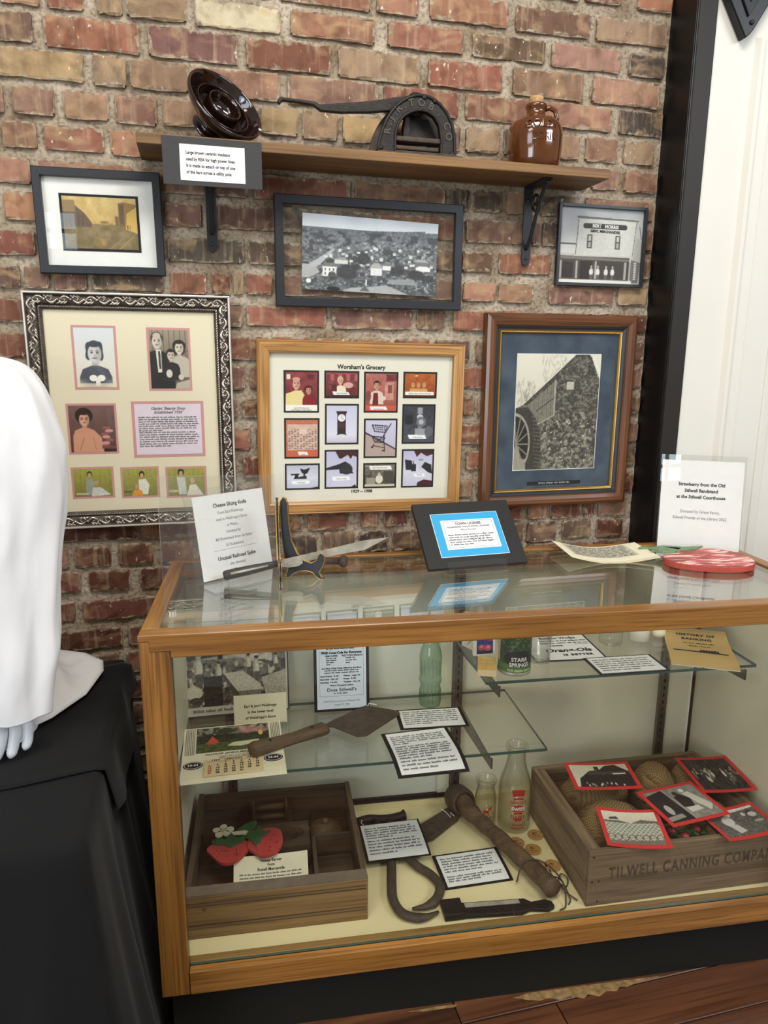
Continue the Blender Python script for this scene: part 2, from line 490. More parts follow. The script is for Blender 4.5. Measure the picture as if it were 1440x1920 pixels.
# ================================================================== THE SETTING
# ---- brick material: colour of each brick comes from the brick object
def brick_material():
    m, nt, b = newmat('old_brick')
    tc = N(nt,'ShaderNodeTexCoord'); oi = N(nt,'ShaderNodeObjectInfo')
    off = N(nt,'ShaderNodeVectorMath', operation='SCALE'); off.inputs[0].default_value = (31,57,83)
    nt.links.new(oi.outputs['Random'], off.inputs['Scale'])
    ad = N(nt,'ShaderNodeVectorMath', operation='ADD')
    nt.links.new(tc.outputs['Object'], ad.inputs[0]); nt.links.new(off.outputs[0], ad.inputs[1])
    def noise(scale, det, sc=(1,1,1), dist=0):
        mp = N(nt,'ShaderNodeMapping'); mp.inputs['Scale'].default_value = sc
        nt.links.new(ad.outputs[0], mp.inputs['Vector'])
        n = N(nt,'ShaderNodeTexNoise'); n.inputs['Scale'].default_value=scale; n.inputs['Detail'].default_value=det
        n.inputs['Distortion'].default_value = dist
        nt.links.new(mp.outputs[0], n.inputs['Vector']); return n
    def ramp(src, a, ca, bb, cb):
        r = N(nt,'ShaderNodeValToRGB'); e = r.color_ramp.elements
        e[0].position=a; e[0].color=ca; e[1].position=bb; e[1].color=cb
        nt.links.new(src, r.inputs['Fac']); return r
    def mix(kind, fac, a, bcol):
        x = N(nt,'ShaderNodeMix', data_type='RGBA'); x.blend_type = kind
        if isinstance(fac,float): x.inputs['Factor'].default_value = fac
        else: nt.links.new(fac, x.inputs['Factor'])
        nt.links.new(a, x.inputs['A'])
        if isinstance(bcol, tuple): x.inputs['B'].default_value = bcol
        else: nt.links.new(bcol, x.inputs['B'])
        return x.outputs['Result']
    W_, K_ = (1,1,1,1), (0,0,0,1)
    col = oi.outputs['Color']
    # blocks of different burn along the length of the brick
    n0 = noise(1.0, 1, (22,0,5))
    r0 = ramp(n0.outputs['Fac'], .38, (.8,.78,.77,1), .62, (1.0,1.0,1.0,1))
    col = mix('MULTIPLY', .8, col, r0.outputs[0])
    # lime wash stain
    n1 = noise(14, 7, (1,1,1.6), .8)
    r1 = ramp(n1.outputs['Fac'], .5, K_, .68, (.62,.62,.62,1))
    col = mix('MIX', r1.outputs[0], col, rgb(176,146,112))
    # vertical runs
    n2 = noise(1.0, 5, (70,10,7))
    r2 = ramp(n2.outputs['Fac'], .55, K_, .75, (.42,.42,.42,1))
    col = mix('MIX', r2.outputs[0], col, rgb(186,164,134))
    # soot
    n3 = noise(26, 6)
    r3 = ramp(n3.outputs['Fac'], .3, (.5,.48,.46,1), .5, W_)
    col = mix('MULTIPLY', .7, col, r3.outputs[0])
    # mortar smeared over the arrises
    sg_ = N(nt,'ShaderNodeSeparateXYZ'); nt.links.new(tc.outputs['Generated'], sg_.inputs[0])
    def edge(sock, k):
        a = N(nt,'ShaderNodeMath', operation='SUBTRACT'); nt.links.new(sock, a.inputs[0]); a.inputs[1].default_value=.5
        b_ = N(nt,'ShaderNodeMath', operation='ABSOLUTE'); nt.links.new(a.outputs[0], b_.inputs[0])
        c_ = N(nt,'ShaderNodeMath', operation='SUBTRACT'); c_.inputs[0].default_value=.5; nt.links.new(b_.outputs[0], c_.inputs[1])
        d_ = N(nt,'ShaderNodeMath', operation='MULTIPLY'); nt.links.new(c_.outputs[0], d_.inputs[0]); d_.inputs[1].default_value=k
        return d_.outputs[0]
    mn = N(nt,'ShaderNodeMath', operation='MINIMUM'); nt.links.new(edge(sg_.outputs[0], .21), mn.inputs[0]); nt.links.new(edge(sg_.outputs[2], .06), mn.inputs[1])
    ne = noise(32, 6, (1,1,1), 1.0)
    na = N(nt,'ShaderNodeMath', operation='MULTIPLY_ADD'); nt.links.new(ne.outputs['Fac'], na.inputs[0]); na.inputs[1].default_value=-.034; na.inputs[2].default_value=.0135
    nsum = N(nt,'ShaderNodeMath', operation='ADD'); nt.links.new(mn.outputs[0], nsum.inputs[0]); nt.links.new(na.outputs[0], nsum.inputs[1])
    mr = N(nt,'ShaderNodeMapRange'); mr.inputs['From Min'].default_value=-.001; mr.inputs['From Max'].default_value=.0035; mr.inputs['To Min'].default_value=.85; mr.inputs['To Max'].default_value=0
    nt.links.new(nsum.outputs[0], mr.inputs['Value'])
    nm = noise(70, 5); rm = ramp(nm.outputs['Fac'], .35, rgb(112,94,76), .62, rgb(172,158,138))
    col = mix('MIX', mr.outputs['Result'], col, rm.outputs[0])
    # white flecks
    n4 = noise(95, 3, (1,1,.6))
    r4 = ramp(n4.outputs['Fac'], .66, K_, .7, (.75,.75,.75,1))
    n5 = noise(9, 2); r5 = ramp(n5.outputs['Fac'], .48, K_, .62, W_)
    ff = mix('MULTIPLY', 1.0, r4.outputs[0], r5.outputs[0])
    col = mix('MIX', ff, col, rgb(222,210,190))
    nt.links.new(col, b.inputs['Base Color'])
    b.inputs['Roughness'].default_value=.88; b.inputs['Specular IOR Level'].default_value=.2
    bp = N(nt,'ShaderNodeBump'); bp.inputs['Strength'].default_value=.55; bp.inputs['Distance'].default_value=.003
    nb = noise(60, 8); nt.links.new(nb.outputs['Fac'], bp.inputs['Height']); nt.links.new(bp.outputs['Normal'], b.inputs['Normal'])
    return m
M['brick'] = brick_material()
def mortar_material():
    m, nt, b = newmat('old_lime_mortar')
    tc = N(nt,'ShaderNodeTexCoord')
    n = N(nt,'ShaderNodeTexNoise'); n.inputs['Scale'].default_value=9; n.inputs['Detail'].default_value=8
    nt.links.new(tc.outputs['Object'], n.inputs['Vector'])
    r = N(nt,'ShaderNodeValToRGB'); e=r.color_ramp.elements
    e[0].position=.3; e[0].color=rgb(128,110,88); e[1].position=.66; e[1].color=rgb(184,172,154)
    nt.links.new(n.outputs['Fac'], r.inputs['Fac'])
    n2 = N(nt,'ShaderNodeTexNoise'); n2.inputs['Scale'].default_value=110; n2.inputs['Detail'].default_value=5
    nt.links.new(tc.outputs['Object'], n2.inputs['Vector'])
    r2 = N(nt,'ShaderNodeValToRGB'); e=r2.color_ramp.elements
    e[0].position=.33; e[0].color=(.3,.27,.25,1); e[1].position=.52; e[1].color=(1,1,1,1)  # dark pits put the shadows between the bricks into the mortar colour
    nt.links.new(n2.outputs['Fac'], r2.inputs['Fac'])
    x = N(nt,'ShaderNodeMix', data_type='RGBA'); x.blend_type='MULTIPLY'; x.inputs['Factor'].default_value=.65
    nt.links.new(r.outputs[0], x.inputs['A']); nt.links.new(r2.outputs[0], x.inputs['B'])
    nt.links.new(x.outputs['Result'], b.inputs['Base Color'])
    b.inputs['Roughness'].default_value=.95; b.inputs['Specular IOR Level'].default_value=.1
    bp = N(nt,'ShaderNodeBump'); bp.inputs['Strength'].default_value=.8; bp.inputs['Distance'].default_value=.004
    nt.links.new(n2.outputs['Fac'], bp.inputs['Height']); nt.links.new(bp.outputs['Normal'], b.inputs['Normal'])
    return m
M['mortar'] = mortar_material()

# ---- brick positions: (left, right, colour) per course, courses counted down from the top of the view
BC = {'r':(137,92,77),'o':(156,112,90),'t':(150,126,102),'p':(147,114,96),'b':(112,88,74),'d':(92,80,72),
      'y':(174,146,112),'m':(126,97,86),'w':(192,180,158),'k':(76,66,60),'h':(104,67,56)}
TR = {
-2:[(1.06,1.17,'r'),(1.22,1.33,'o')],
-1:[(.48,.59,'o'),(.62,.84,'o'),(.86,1.08,'b'),(1.10,1.32,'t')],
0:[(-.40,-.315,'o'),(-.30,-.22,'r'),(-.19,-.135,'t'),(-.125,.01,'t'),(.03,.235,'w'),(.26,.475,'o'),(.51,.715,'r'),(.74,.95,'b'),(.97,1.18,'p'),(1.21,1.32,'d')],
1:[(-.54,-.335,'m'),(-.31,-.10,'r'),(-.08,.13,'m'),(.15,.36,'r'),(.38,.595,'t'),(.62,.83,'r'),(.86,1.07,'p'),(1.10,1.31,'p')],
2:[(-.43,-.23,'y'),(-.21,-.135,'t'),(-.127,.01,'p'),(.02,.23,'p'),(.25,.485,'p'),(.50,.705,'r'),(.725,.93,'r'),(.955,1.165,'p'),(1.19,1.33,'d')],
3:[(-.49,-.41,'m'),(-.39,-.30,'p'),(-.28,-.18,'t'),(-.165,-.07,'m'),(-.055,.04,'t'),(.18,.275,'y'),(.285,.378,'t'),(.392,.49,'y'),(.73,.825,'t'),(1.0,1.07,'t'),(1.09,1.19,'p'),(1.21,1.31,'t')],
4:[(-.42,-.345,'p'),(-.33,-.195,'r'),(-.18,-.07,'o'),(1.115,1.20,'p'),(1.22,1.325,'p')],
5:[(-.56,-.365,'p'),(-.35,-.135,'p'),(.69,.745,'d'),(.76,.84,'d'),(.96,1.07,'d'),(1.10,1.32,'p')],
6:[(-.43,-.345,'o'),(-.065,.025,'m'),(.055,.21,'b'),(.74,.91,'b'),(.94,.966,'m'),(.972,1.02,'d')],
7:[(-.58,-.37,'r'),(-.06,.13,'d'),(.14,.29,'d'),(.73,.82,'b'),(.84,1.0,'r')],
8:[(-.60,-.41,'b'),(-.40,-.345,'m'),(-.335,-.26,'m'),(-.06,.03,'r'),(.045,.092,'h'),(.098,.125,'t'),(.132,.20,'r'),(.735,.835,'p'),(.843,.95,'p'),(1.0,1.21,'m'),(1.225,1.325,'t')],
9:[(-.10,.12,'b'),(.13,.345,'r'),(.36,.585,'m'),(.60,.68,'b'),(.71,.92,'r')],
10:[(.655,.76,'d'),(.78,.875,'d')],
11:[(-.09,.12,'m'),(.135,.345,'m'),(.68,.885,'r')],
12:[(-.10,.10,'m'),(.11,.32,'h'),(.68,.78,'h'),(.79,.99,'p')],
13:[(-.08,.13,'r'),(.73,.94,'r')],
14:[(.11,.32,'h'),(.76,.96,'r')],
15:[(.58,.78,'p')],
16:[(.06,.27,'h'),(.285,.40,'h'),(.44,.49,'h'),(.51,.58,'h'),(.74,.95,'h'),(.97,1.035,'r'),(1.045,1.15,'h'),(1.16,1.195,'h'),(1.21,1.31,'p')],
17:[(-.34,-.25,'h'),(-.23,-.14,'h'),(-.12,-.035,'h'),(.22,.31,'k'),(.325,.42,'b'),(.435,.52,'k'),(.535,.63,'b'),(.87,.955,'b'),(.97,1.07,'b'),(1.09,1.19,'b'),(1.21,1.305,'h')],
18:[(-.54,-.33,'h'),(-.31,-.205,'h'),(-.18,.03,'h')],
19:[(-.56,-.35,'h'),(-.33,-.135,'h')],
20:[(-.44,-.235,'h')],
22:[(-.25,-.05,'h')],
}
ZC = {-2:(2.5,2.557),-1:(2.41,2.472),0:(2.334,2.393),1:(2.254,2.321),2:(2.181,2.246),3:(2.103,2.166),4:(2.03,2.087),5:(1.951,2.007),6:(1.871,1.932),
      7:(1.79,1.846),8:(1.711,1.764),9:(1.631,1.686),10:(1.545,1.605),11:(1.467,1.528),12:(1.39,1.441),13:(1.304,1.362),14:(1.227,1.284),15:(1.144,1.2),16:(1.067,1.12),17:(.995,1.056),
      18:(.926,.986),19:(.847,.902),20:(.764,.82)}
XL, XR = -2.2, 1.335
def brick_mesh(L, H, seed, nx=9, nz=4):
    rr = random.Random(seed); mb = MB()
    vs = []; ex_ = .0055/L; ez_ = .0055/H
    gx = [0,ex_]+[ex_+(1-2*ex_)*k/(nx-2) for k in range(1,nx-2)]+[1-ex_,1]
    gz = [0,ez_]+[ez_+(1-2*ez_)*k/(nz-2) for k in range(1,nz-2)]+[1-ez_,1]
    for j in range(nz+1):
        for i in range(nx+1):
            e = min(i, nx-i, j, nz-j) == 0
            x = -L/2+L*gx[i]; z = -H/2+H*gz[j]
            cut = 0.003*rr.random()-.001 if e else 0
            corner = (i in (0,nx)) and (j in (0,nz))
            if corner: cut = rr.uniform(.002,.007)
            x += (-cut if i > nx/2 else cut) * (1 if (i in (0,nx)) else 0) + (rr.uniform(-.002,.002) if not e else 0)
            z += (-cut if j > nz/2 else cut) * (1 if (j in (0,nz)) else 0)
            y = rr.uniform(-.0018,.0018) + (rr.uniform(.0,.0022) if e else 0) + (.002 if corner else 0)
            vs.append((x,y,z))
    w = nx+1
    fs = [(j*w+i, j*w+i+1, (j+1)*w+i+1, (j+1)*w+i) for j in range(nz) for i in range(nx)]
    ring = list(range(w))+[j*w+nx for j in range(1,nz+1)]+[nz*w+i for i in range(nx-1,-1,-1)]+[j*w for j in range(nz-1,0,-1)]
    n0 = len(vs)
    for k in ring:
        x,y,z = vs[k]; vs.append((x*1.006, .022, z*1.012))
    m = len(ring)
    for a in range(m):
        b2 = (a+1)%m
        fs.append((ring[a], n0+a, n0+b2, ring[b2]))
    mb.add(vs, fs)
    return mb
mort = MB()
def mort_fn(u, v):
    x = XL+(XR+.02-XL)*u; z = -.02+3.12*v
    n = mnoise.noise((x*14,z*14,3.1))*.0035 + mnoise.noise((x*45,z*45,9.7))*.003 + mnoise.noise((x*110,z*110,1.7))*.0014
    return (x, .0098+n, z)
mort.grid(mort_fn, 320, 290)
wall_back = obj('wall_back', mort, M['mortar'], smooth=False, kind='structure')
variants_s = [brick_mesh(.21,.06,i).mesh('brick_stretcher') for i in range(12)]
variants_h = [brick_mesh(.1,.06,40+i,6,4).mesh('brick_header') for i in range(8)]
for me in variants_s+variants_h: me.materials.append(M['brick'])
rest = MB(); nb = 0
br = random.Random(3)
for c in range(-9, 30):
    if c in ZC: z0, z1 = ZC[c]
    else:
        z0 = 2.334-.0785*c; z1 = z0+.058
    if z0 < 0 or z1 > 3.1: continue
    header = (c % 7 == 3)
    tr = sorted(TR.get(c, []))
    spans = []; cur = XL
    def fill(a, b2):
        out = []
        pitch = .115 if header else .232
        x = a
        if not tr and not header: x = a - (.116 if c % 2 else 0)
        while x < b2-.03:
            e = min(x+pitch-.018-br.uniform(0,.006), b2)
            s0 = max(x, a)
            if e-s0 > .03: out.append((s0, e, None))
            x += pitch
        return out
    for t in tr:
        if t[0]-cur > .06:
            g = t[0]-.016-cur
            n = max(1, round(g/(.115 if header else .232)))
            for k in range(n):
                spans.append((cur+g*k/n+(.012 if k else 0), cur+g*(k+1)/n, None))
        spans.append(t); cur = t[1]+.016
    if cur < XR-.04: spans += fill(cur, XR-.006)
    for x0, x1, code in spans:
        if x1-x0 < .02: continue
        zz0, zz1 = z0+br.uniform(-.002,.002), z1+br.uniform(-.002,.002)
        if code is None:
            up = 'rropptmbd' if z0 > 1.7 else 'hhrrmbbd'
            code = br.choice(up)
        base = BC[code]; j = br.uniform(.9,1.1)
        colr = [max(0,min(255,v*j*br.uniform(.97,1.03))) for v in base]
        hidden = (z1 < .93 and x0 > -.08) or x1 < -.66 or z0 > 2.6 or z1 < .28
        L, Hh = x1-x0, zz1-zz0
        long = L > .14
        if hidden or nb >= 300:
            b2 = brick_mesh(L, Hh, br.randint(0,9999), 4, 3)
            rest.add([(p[0]+(x0+x1)/2, p[1], p[2]+(zz0+zz1)/2) for p in b2.v], b2.f)
            continue
        me = br.choice(variants_s if long else variants_h)
        o = bpy.data.objects.new('brick', me); C.objects.link(o); o.parent = wall_back
        o.location = ((x0+x1)/2, br.uniform(-.0015,.0015), (zz0+zz1)/2)
        o.scale = (L/(.21 if long else .1), 1, Hh/.06)
        o.rotation_euler = (0, br.uniform(-.008,.008), 0)
        o.color = (lin(colr[0]), lin(colr[1]), lin(colr[2]), 1)
        nb += 1
ro = obj('brick_remainder', rest, M['brick'], wall_back, kind='stuff')
ro.color = rgb(126,78,64)

# ---- floor boards
def floor_mat():
    m = wood('floor_boards', rgb(56,32,20), rgb(104,64,40), 'X', .5, .32, .2, coat=.2)
    return m
M['floor'] = floor_mat()
fb = MB().box(-2.4, 2.4, -2.4, .02, -.06, -.022)
floor = obj('floor', fb, M['kick'], kind='structure')
pr = random.Random(5)
yy = -2.4
while yy < .0:
    w = .124; x = -2.4 - pr.random()*.8
    while x < 2.4:
        L = pr.uniform(.9,1.5); a, b2 = max(x,-2.4), min(x+L,2.4)
        if b2-a > .05:
            mb = MB().box(a+.0012, b2-.0012, yy+.0014, min(yy+w-.0014,.018), -.022, pr.uniform(-.0018,0))
            obj('floorboard', mb, M['floor'], floor, bevel=.0015, seg=1)
        x += L
    yy += w
# worn pale patch of old paint on the boards in front of the case
M['old_paint'] = plain('old_yellow_floor_paint', rgb(138,110,66), .85, var=.5, scale=60)
def patch(pts, z, name='paint_remnant'):
    mb = MB(); mb.add([(x,y,z) for x,y in pts], [tuple(range(len(pts)))])
    return obj(name, mb, M['old_paint'], floor)

patch([(.690,-.628),(.735,-.624),(.80,-.631),(.90,-.640),(1.0,-.650),(1.07,-.657),(1.09,-.660),(1.05,-.663),(1.02,-.661),(.985,-.668),(.965,-.663),(.95,-.673),(.925,-.667),(.90,-.676),(.875,-.664),(.86,-.672),(.83,-.659),(.80,-.662),(.775,-.650),(.75,-.652),(.715,-.640)], .0009)
patch([(.42,-.602),(.50,-.606),(.55,-.612),(.54,-.618),(.46,-.611)], .0009)

# ---- black post and white wall on the right
post = MB().box(1.338, 1.394, -.112, .03, 0, 3.1)
tp = obj('trim_1', post, M['brown_black_lit'], bevel=.003, kind='structure')
post2 = MB().box(1.3365, 1.3385, -.108, .02, .0, 3.1)
fc = obj('post_side_face', MB().box(1.3335,1.338,-.110,.02,.01,3.09).box(1.3305,1.3335,-.108,-.088,.01,3.09), M['black_paint'], tp, bevel=.001)  # blacker skin paints in the shade on the side turned from the windows
ww = MB().box(1.392, 2.3, -.10, -.03, 0, 3.1)
wr = obj('wall_right', ww, M['white_wall'], kind='structure')
obj('wall_moulding', MB().add([(1.530,-.1,0),(1.530,-.1,2.425),(1.541,-.116,2.42),(1.541,-.116,0),(1.553,-.116,0),(1.553,-.116,2.42),(1.557,-.1,2.425),(1.557,-.1,0)],[(0,3,2,1),(3,4,5,2),(4,7,6,5),(1,2,5,6)]), M['white_wall'], wr, bevel=.003)
obj('wall_moulding', MB().box(1.60,1.604,-.102,-.098,.0,3.1), M['white_wall'], wr, bevel=.001)
obj('wall_moulding', MB().box(1.69,1.72,-.105,-.098,.0,3.1), M['white_wall'], wr, bevel=.003)
# black pointed ornament hanging at the top right
orn = thing('wall_ornament', 'black pointed ornament hanging on the white wall at the top right corner', 'wall ornament', (0,-.10,0), (R(90),0,0))
V_ = [(1.345,2.60),(1.407,2.502),(1.474,2.405),(1.487,2.416),(1.497,2.428),(1.553,2.518),(1.60,2.60)]
obj('plate', MB().prism(V_, .002, .03), M['black_paint'], orn, bevel=.003)
obj('rim', MB().prism([(1.385,2.60),(1.474,2.455),(1.565,2.60),(1.545,2.60),(1.474,2.49),(1.405,2.60)], .03, .036), M['black_metal'], orn, bevel=.002)
obj('bolt', MB().lathe([(.006,.0),(.006,.004),(.003,.006)],12,cap1=True,M=Matrix.Translation((1.488,2.444,.03))), M['black_metal'], orn, smooth=True)

# ---- far wall behind the viewer with its daylight window (seen in the picture glass)
rear = obj('wall_rear', MB().box(-4.2,4.2,-6.1,-6.0,0,3.6), M['white_wall'], kind='structure')
wm, wnt, wb = newmat('daylight_pane')
wb.inputs['Base Color'].default_value=(.6,.75,.9,1); wb.inputs['Emission Color'].default_value=(.75,.9,1,1); wb.inputs['Emission Strength'].default_value=3.0
for n_, (xa, xb, za, zb) in enumerate(((-1.42,-1.08,2.55,2.92),(-3.4,-2.2,.9,2.8))):
    wn = obj('window_%d'%(n_+1), MB().box(xa-.09,xb+.09,-6.0,-5.96,za-.09,za).box(xa-.09,xb+.09,-6.0,-5.96,zb,zb+.09).box(xa-.09,xa,-6.0,-5.96,za,zb).box(xb,xb+.09,-6.0,-5.96,za,zb)
             .box((xa+xb)/2-.02,(xa+xb)/2+.02,-6.0,-5.97,za,zb).box(xa,xb,-6.0,-5.972,(za+zb)/2-.02,(za+zb)/2+.02), M['white_wall'], kind='structure')
    for i in range(2):
        for j in range(2):
            obj('pane', MB().box(xa+(xb-xa)*i/2+.02,xa+(xb-xa)*(i+1)/2-.02,-5.998,-5.99,za+(zb-za)*j/2+.02,za+(zb-za)*(j+1)/2-.02), wm, wn)

# ================================================================== DISPLAY CASE
CO = Vector((-0.1408, -0.5729, 0)); CR = R(-5.05)
CM = Matrix.Translation(CO) @ Matrix.Rotation(CR, 4, 'Z')
def CW(x, y, z):
    return CM @ Vector((x, y, z))
def cthing(name, label, cat, x, y, z, rz=0, tilt=0, group=None, roll=0):
    """thing placed in the case's frame; tilt leans it about its own x axis"""
    o = thing(name, label, cat, group=group)
    o.matrix_world = CM @ Matrix.Translation((x,y,z)) @ Matrix.Rotation(rz,4,'Z') @ Matrix.Rotation(tilt,4,'X') @ Matrix.Rotation(roll,4,'Y')
    return o
L_, D_, H_ = 1.625, .56, 1.01
case = thing('display_case', 'oak framed glass display case with black kickboard standing against the brick wall', 'display case', CO, (0,0,CR))
def glass_sheet(name, x0,x1,y0,y1,z0,z1, mat, edge, parent, thin):
    mb = MB().box(x0,x1,y0,y1,z0,z1)
    me = mb.mesh(name); me.materials.append(mat); me.materials.append(edge)
    # faces order: bottom, top, front, right, back, left
    for i, p in enumerate(me.polygons):
        n = p.normal
        ax = max(range(3), key=lambda k: abs(n[k]))
        p.material_index = 0 if ax == thin else 1
    o = bpy.data.objects.new(name, me); C.objects.link(o); o.parent = parent
    return o
# top frame
prof = [(0,1.01),(0,.996),(.021,.996),(.021,.974),(.062,.974),(.062,.960),(L_-.062,.960),(L_-.062,.974),(L_-.021,.974),(L_-.021,.996),(L_,.996),(L_,1.01)]
fr = MB(); n_ = len(prof)
fr.add([(x,0,z) for x,z in prof]+[(x,.040,z) for x,z in prof], [tuple(range(n_)), tuple(range(2*n_-1,n_-1,-1))]+[((i+1)%n_,i,i+n_,(i+1)%n_+n_) for i in range(n_)])
obj('front_top_rail', fr, M['oakX'], case, bevel=.0015, seg=1)
obj('side_top_rail', MB().box(.0005,.035,.040,D_-.028,.962,1.0098), M['oakY'], case, bevel=.0015, seg=1)
obj('side_top_rail', MB().box(L_-.035,L_-.0005,.040,D_-.028,.962,1.0098), M['oakY'], case, bevel=.0015, seg=1)
obj('back_top_rail', MB().box(.0005,L_-.0005,D_-.028,D_,.962,1.0098), M['oakX'], case, bevel=.0015, seg=1)
for px in (0, L_-.062):
    obj('post', MB().box(px+.001,px+.061,.0015,.040,.150,.9955), M['oakZ'], case, bevel=.002)
    obj('post', MB().box((.001 if px==0 else L_-.029),(.029 if px==0 else L_-.001),D_-.02,D_-.001,.150,.961), M['oakZ'], case, bevel=.002)
obj('bottom_rail', MB().box(.0625,L_-.0625,.0005,.0205,.150,.2085), M['oakX'], case, bevel=.0015)
obj('inner_rail', MB().box(.035,L_-.035,.0285,.048,.190,.2095), wood('inner_rail_oak', rgb(128,98,52), rgb(160,126,74), 'X', 1, .5), case, bevel=.001)
obj('kickboard', MB().box(.018,L_-.018,.030,D_-.01,0,.150), M['kick'], case)
obj('deck', MB().box(.03,L_-.03,.048,D_-.02,.150,.205), M['cream_paint'], case)
obj('side_panel', MB().box(.004,.030,.040,D_-.02,.150,.962), M['white_panel'], case)
obj('side_panel', MB().box(L_-.030,L_-.004,.040,D_-.02,.150,.962), M['white_panel'], case)
glass_sheet('top_glass', .034,L_-.034,.0405,D_-.0285,.9995,1.0055, M['top_glass'], M['glass_edge'], case, 2)
glass_sheet('front_glass', .0625,L_-.0625,.0215,.0275,.2088,.962, M['case_glass'], M['glass_edge'], case, 1)
# sliding back doors
d1 = obj('sliding_door', MB().box(.03,.774,.545,.552,.237,.955), plain('door_panel_pale', rgb(210,212,198), .45, spec=.35), case)
obj('door_stile', MB().box(.756,.792,.538,.5455,.222,.955), M['white_panel'], d1)
d2 = obj('sliding_door', MB().box(.79,L_-.03,.552,.558,.222,.955), M['white_panel'], case)
obj('door_stile', MB().box(1.500,1.576,.540,.552,.222,.955), M['white_panel'], d2)
obj('door_edge', MB().box(1.5762,1.5805,.536,.552,.222,.955), plain('door_edge_white', rgb(240,240,234), .4), d2)
obj('dark_gap', MB().box(1.581,1.5945,.545,.553,.206,.955), plain('shadow_gap_brown', rgb(48,38,30), .7), case)
obj('door_track', MB().box(.03,.790,.536,.5449,.226,.237).box(.03,.79,.530,.536,.226,.230), M['black_metal'], case)
obj('track_base', MB().box(.03,L_-.03,.526,.555,.2052,.224), M['cream_paint'], case)
# slotted shelf standards with brackets
for sx in (.140, .808, 1.478):
    st = obj('shelf_standard', MB().box(sx-.013,sx+.013,.522,.5375,.226,.955), M['alu'], case, bevel=.001)
    sl = MB()
    z = .25
    while z < .94:
        sl.box(sx-.003,sx+.003,.5215,.5222,z,z+.012); z += .024
    obj('slots', sl, M['card_black'], st, kind='stuff')
def bracket(x, z, tip):
    pts = [(.522,z-.055),(.522,z-.0005),(tip,z-.0005),(tip-.006,z+.006),(tip-.012,z+.006),(tip-.012,z-.022),(tip+.03,z-.026)]
    mb = MB(); n = len(pts)
    mb.add([(x-.002,a,b) for a,b in pts]+[(x+.002,a,b) for a,b in pts], [tuple(range(n-1,-1,-1)),tuple(range(n,2*n))]+[(i,(i+1)%n,(i+1)%n+n,i+n) for i in range(n)])
    obj('shelf_bracket', mb, M['alu'], case)
for bx in (.140, .800): bracket(bx, .566, .176)
for bx in (.812, 1.478): bracket(bx, .761, .176)
glass_sheet('glass_shelf', .034,.955,.187,.528,.567,.575, M['case_glass'], M['glass_edge'], case, 2)
glass_sheet('glass_shelf', .784,1.524,.187,.528,.762,.770, M['case_glass'], M['glass_edge'], case, 2)
# ================================================================== WALL SHELF
M['brown_glaze'] = plain('brown_glaze', rgb(30,14,10), .08, spec=.6, coat=.6)
M['amber_glaze'] = plain('amber_glaze', rgb(90,48,16), .12, spec=.6, var=.35, scale=14, coat=.6)
M['cork'] = plain('cork', rgb(186,148,100), .85, var=.3, scale=160, bump=.4, bscale=200)
shelf = thing('wall_shelf', 'brown stained plank shelf on two black iron brackets fixed to the brick wall', 'shelf')
SZ = 2.0435
obj('board', MB().box(-.112,1.079,-.156,-.003,2.0205,SZ), M['shelf_wood'], shelf, bevel=.002)
def shelf_bracket(x):
    w = .013
    st = [(x-w,2.02),(x+w,2.02),(x+w,1.83),(x+w*.75,1.817),(x,1.811),(x-w*.75,1.817),(x-w,1.83)]
    b = MB(); n = len(st)
    b.add([(a,-.0075,z) for a,z in st]+[(a,-.0035,z) for a,z in st], [tuple(range(n)),tuple(range(2*n-1,n-1,-1))]+[((i+1)%n,i,i+n,(i+1)%n+n) for i in range(n)])
    b.box(x-w,x+w,-.125,-.0035,2.0155,2.0203)
    br_ = obj('bracket', b, M['black_metal'], shelf, bevel=.001)
    arc = []
    for k in range(22):
        t = k/21
        arc.append((x, -.118*(1-t)**1.25-.009, 2.012-.155*t+.012*math.sin(t*PI*2)))
    obj('scroll_brace', MB().tube(arc, .005, 8), M['black_metal'], br_, smooth=True)
    cur = []
    for k in range(26):
        t = k/25; a = -PI*.5+t*PI*2.3; r = .024*(1-.72*t)
        cur.append((x, -.055+r*math.cos(a), 1.975+r*math.sin(a)))
    obj('scroll_curl', MB().tube(cur, .004, 8), M['black_metal'], br_, smooth=True)
    for z in (1.985,1.832):
        obj('screw', MB().lathe([(.0045,.0),(.0045,.0015),(.002,.0028)],10,cap1=True,M=Matrix.Translation((x,-.0075,z))@Matrix.Rotation(R(90),4,'X')), M['black_frame'], br_, smooth=True)
shelf_bracket(.050); shelf_bracket(.917)

# ---- ceramic insulator lying on its side
ins_c = Vector((.091,-.108,2.131)); ax = Vector((.489,-.686,.533)).normalized()
ins = thing('ceramic_insulator', 'large dark brown glazed ceramic insulator with ringed underside on the shelf', 'insulator')
ins.matrix_world = Matrix.Translation(ins_c) @ ax.to_track_quat('Z','Y').to_matrix().to_4x4() @ Matrix.Scale(.87,4)
outer = [(.0,-.098),(.046,-.098),(.052,-.092),(.050,-.086),(.036,-.080),(.034,-.074),(.060,-.060),(.092,-.034),(.109,-.012),(.1125,-.002),(.111,.003),(.107,.004),(.103,.0),(.098,-.014),(.086,-.034),(.070,-.044),(.0,-.046)]
obj('bell', MB().lathe(outer,48), M['brown_glaze'], ins, smooth=True, sub=1)
obj('inner_ring', MB().lathe([(.081,-.042),(.079,-.014),(.076,-.009),(.073,-.014),(.070,-.046)],48), M['brown_glaze'], ins, smooth=True, sub=1)
obj('inner_ring', MB().lathe([(.051,-.046),(.049,-.004),(.046,.001),(.042,-.004),(.039,-.036),(.02,-.04),(.0,-.04)],48), M['brown_glaze'], ins, smooth=True, sub=1)
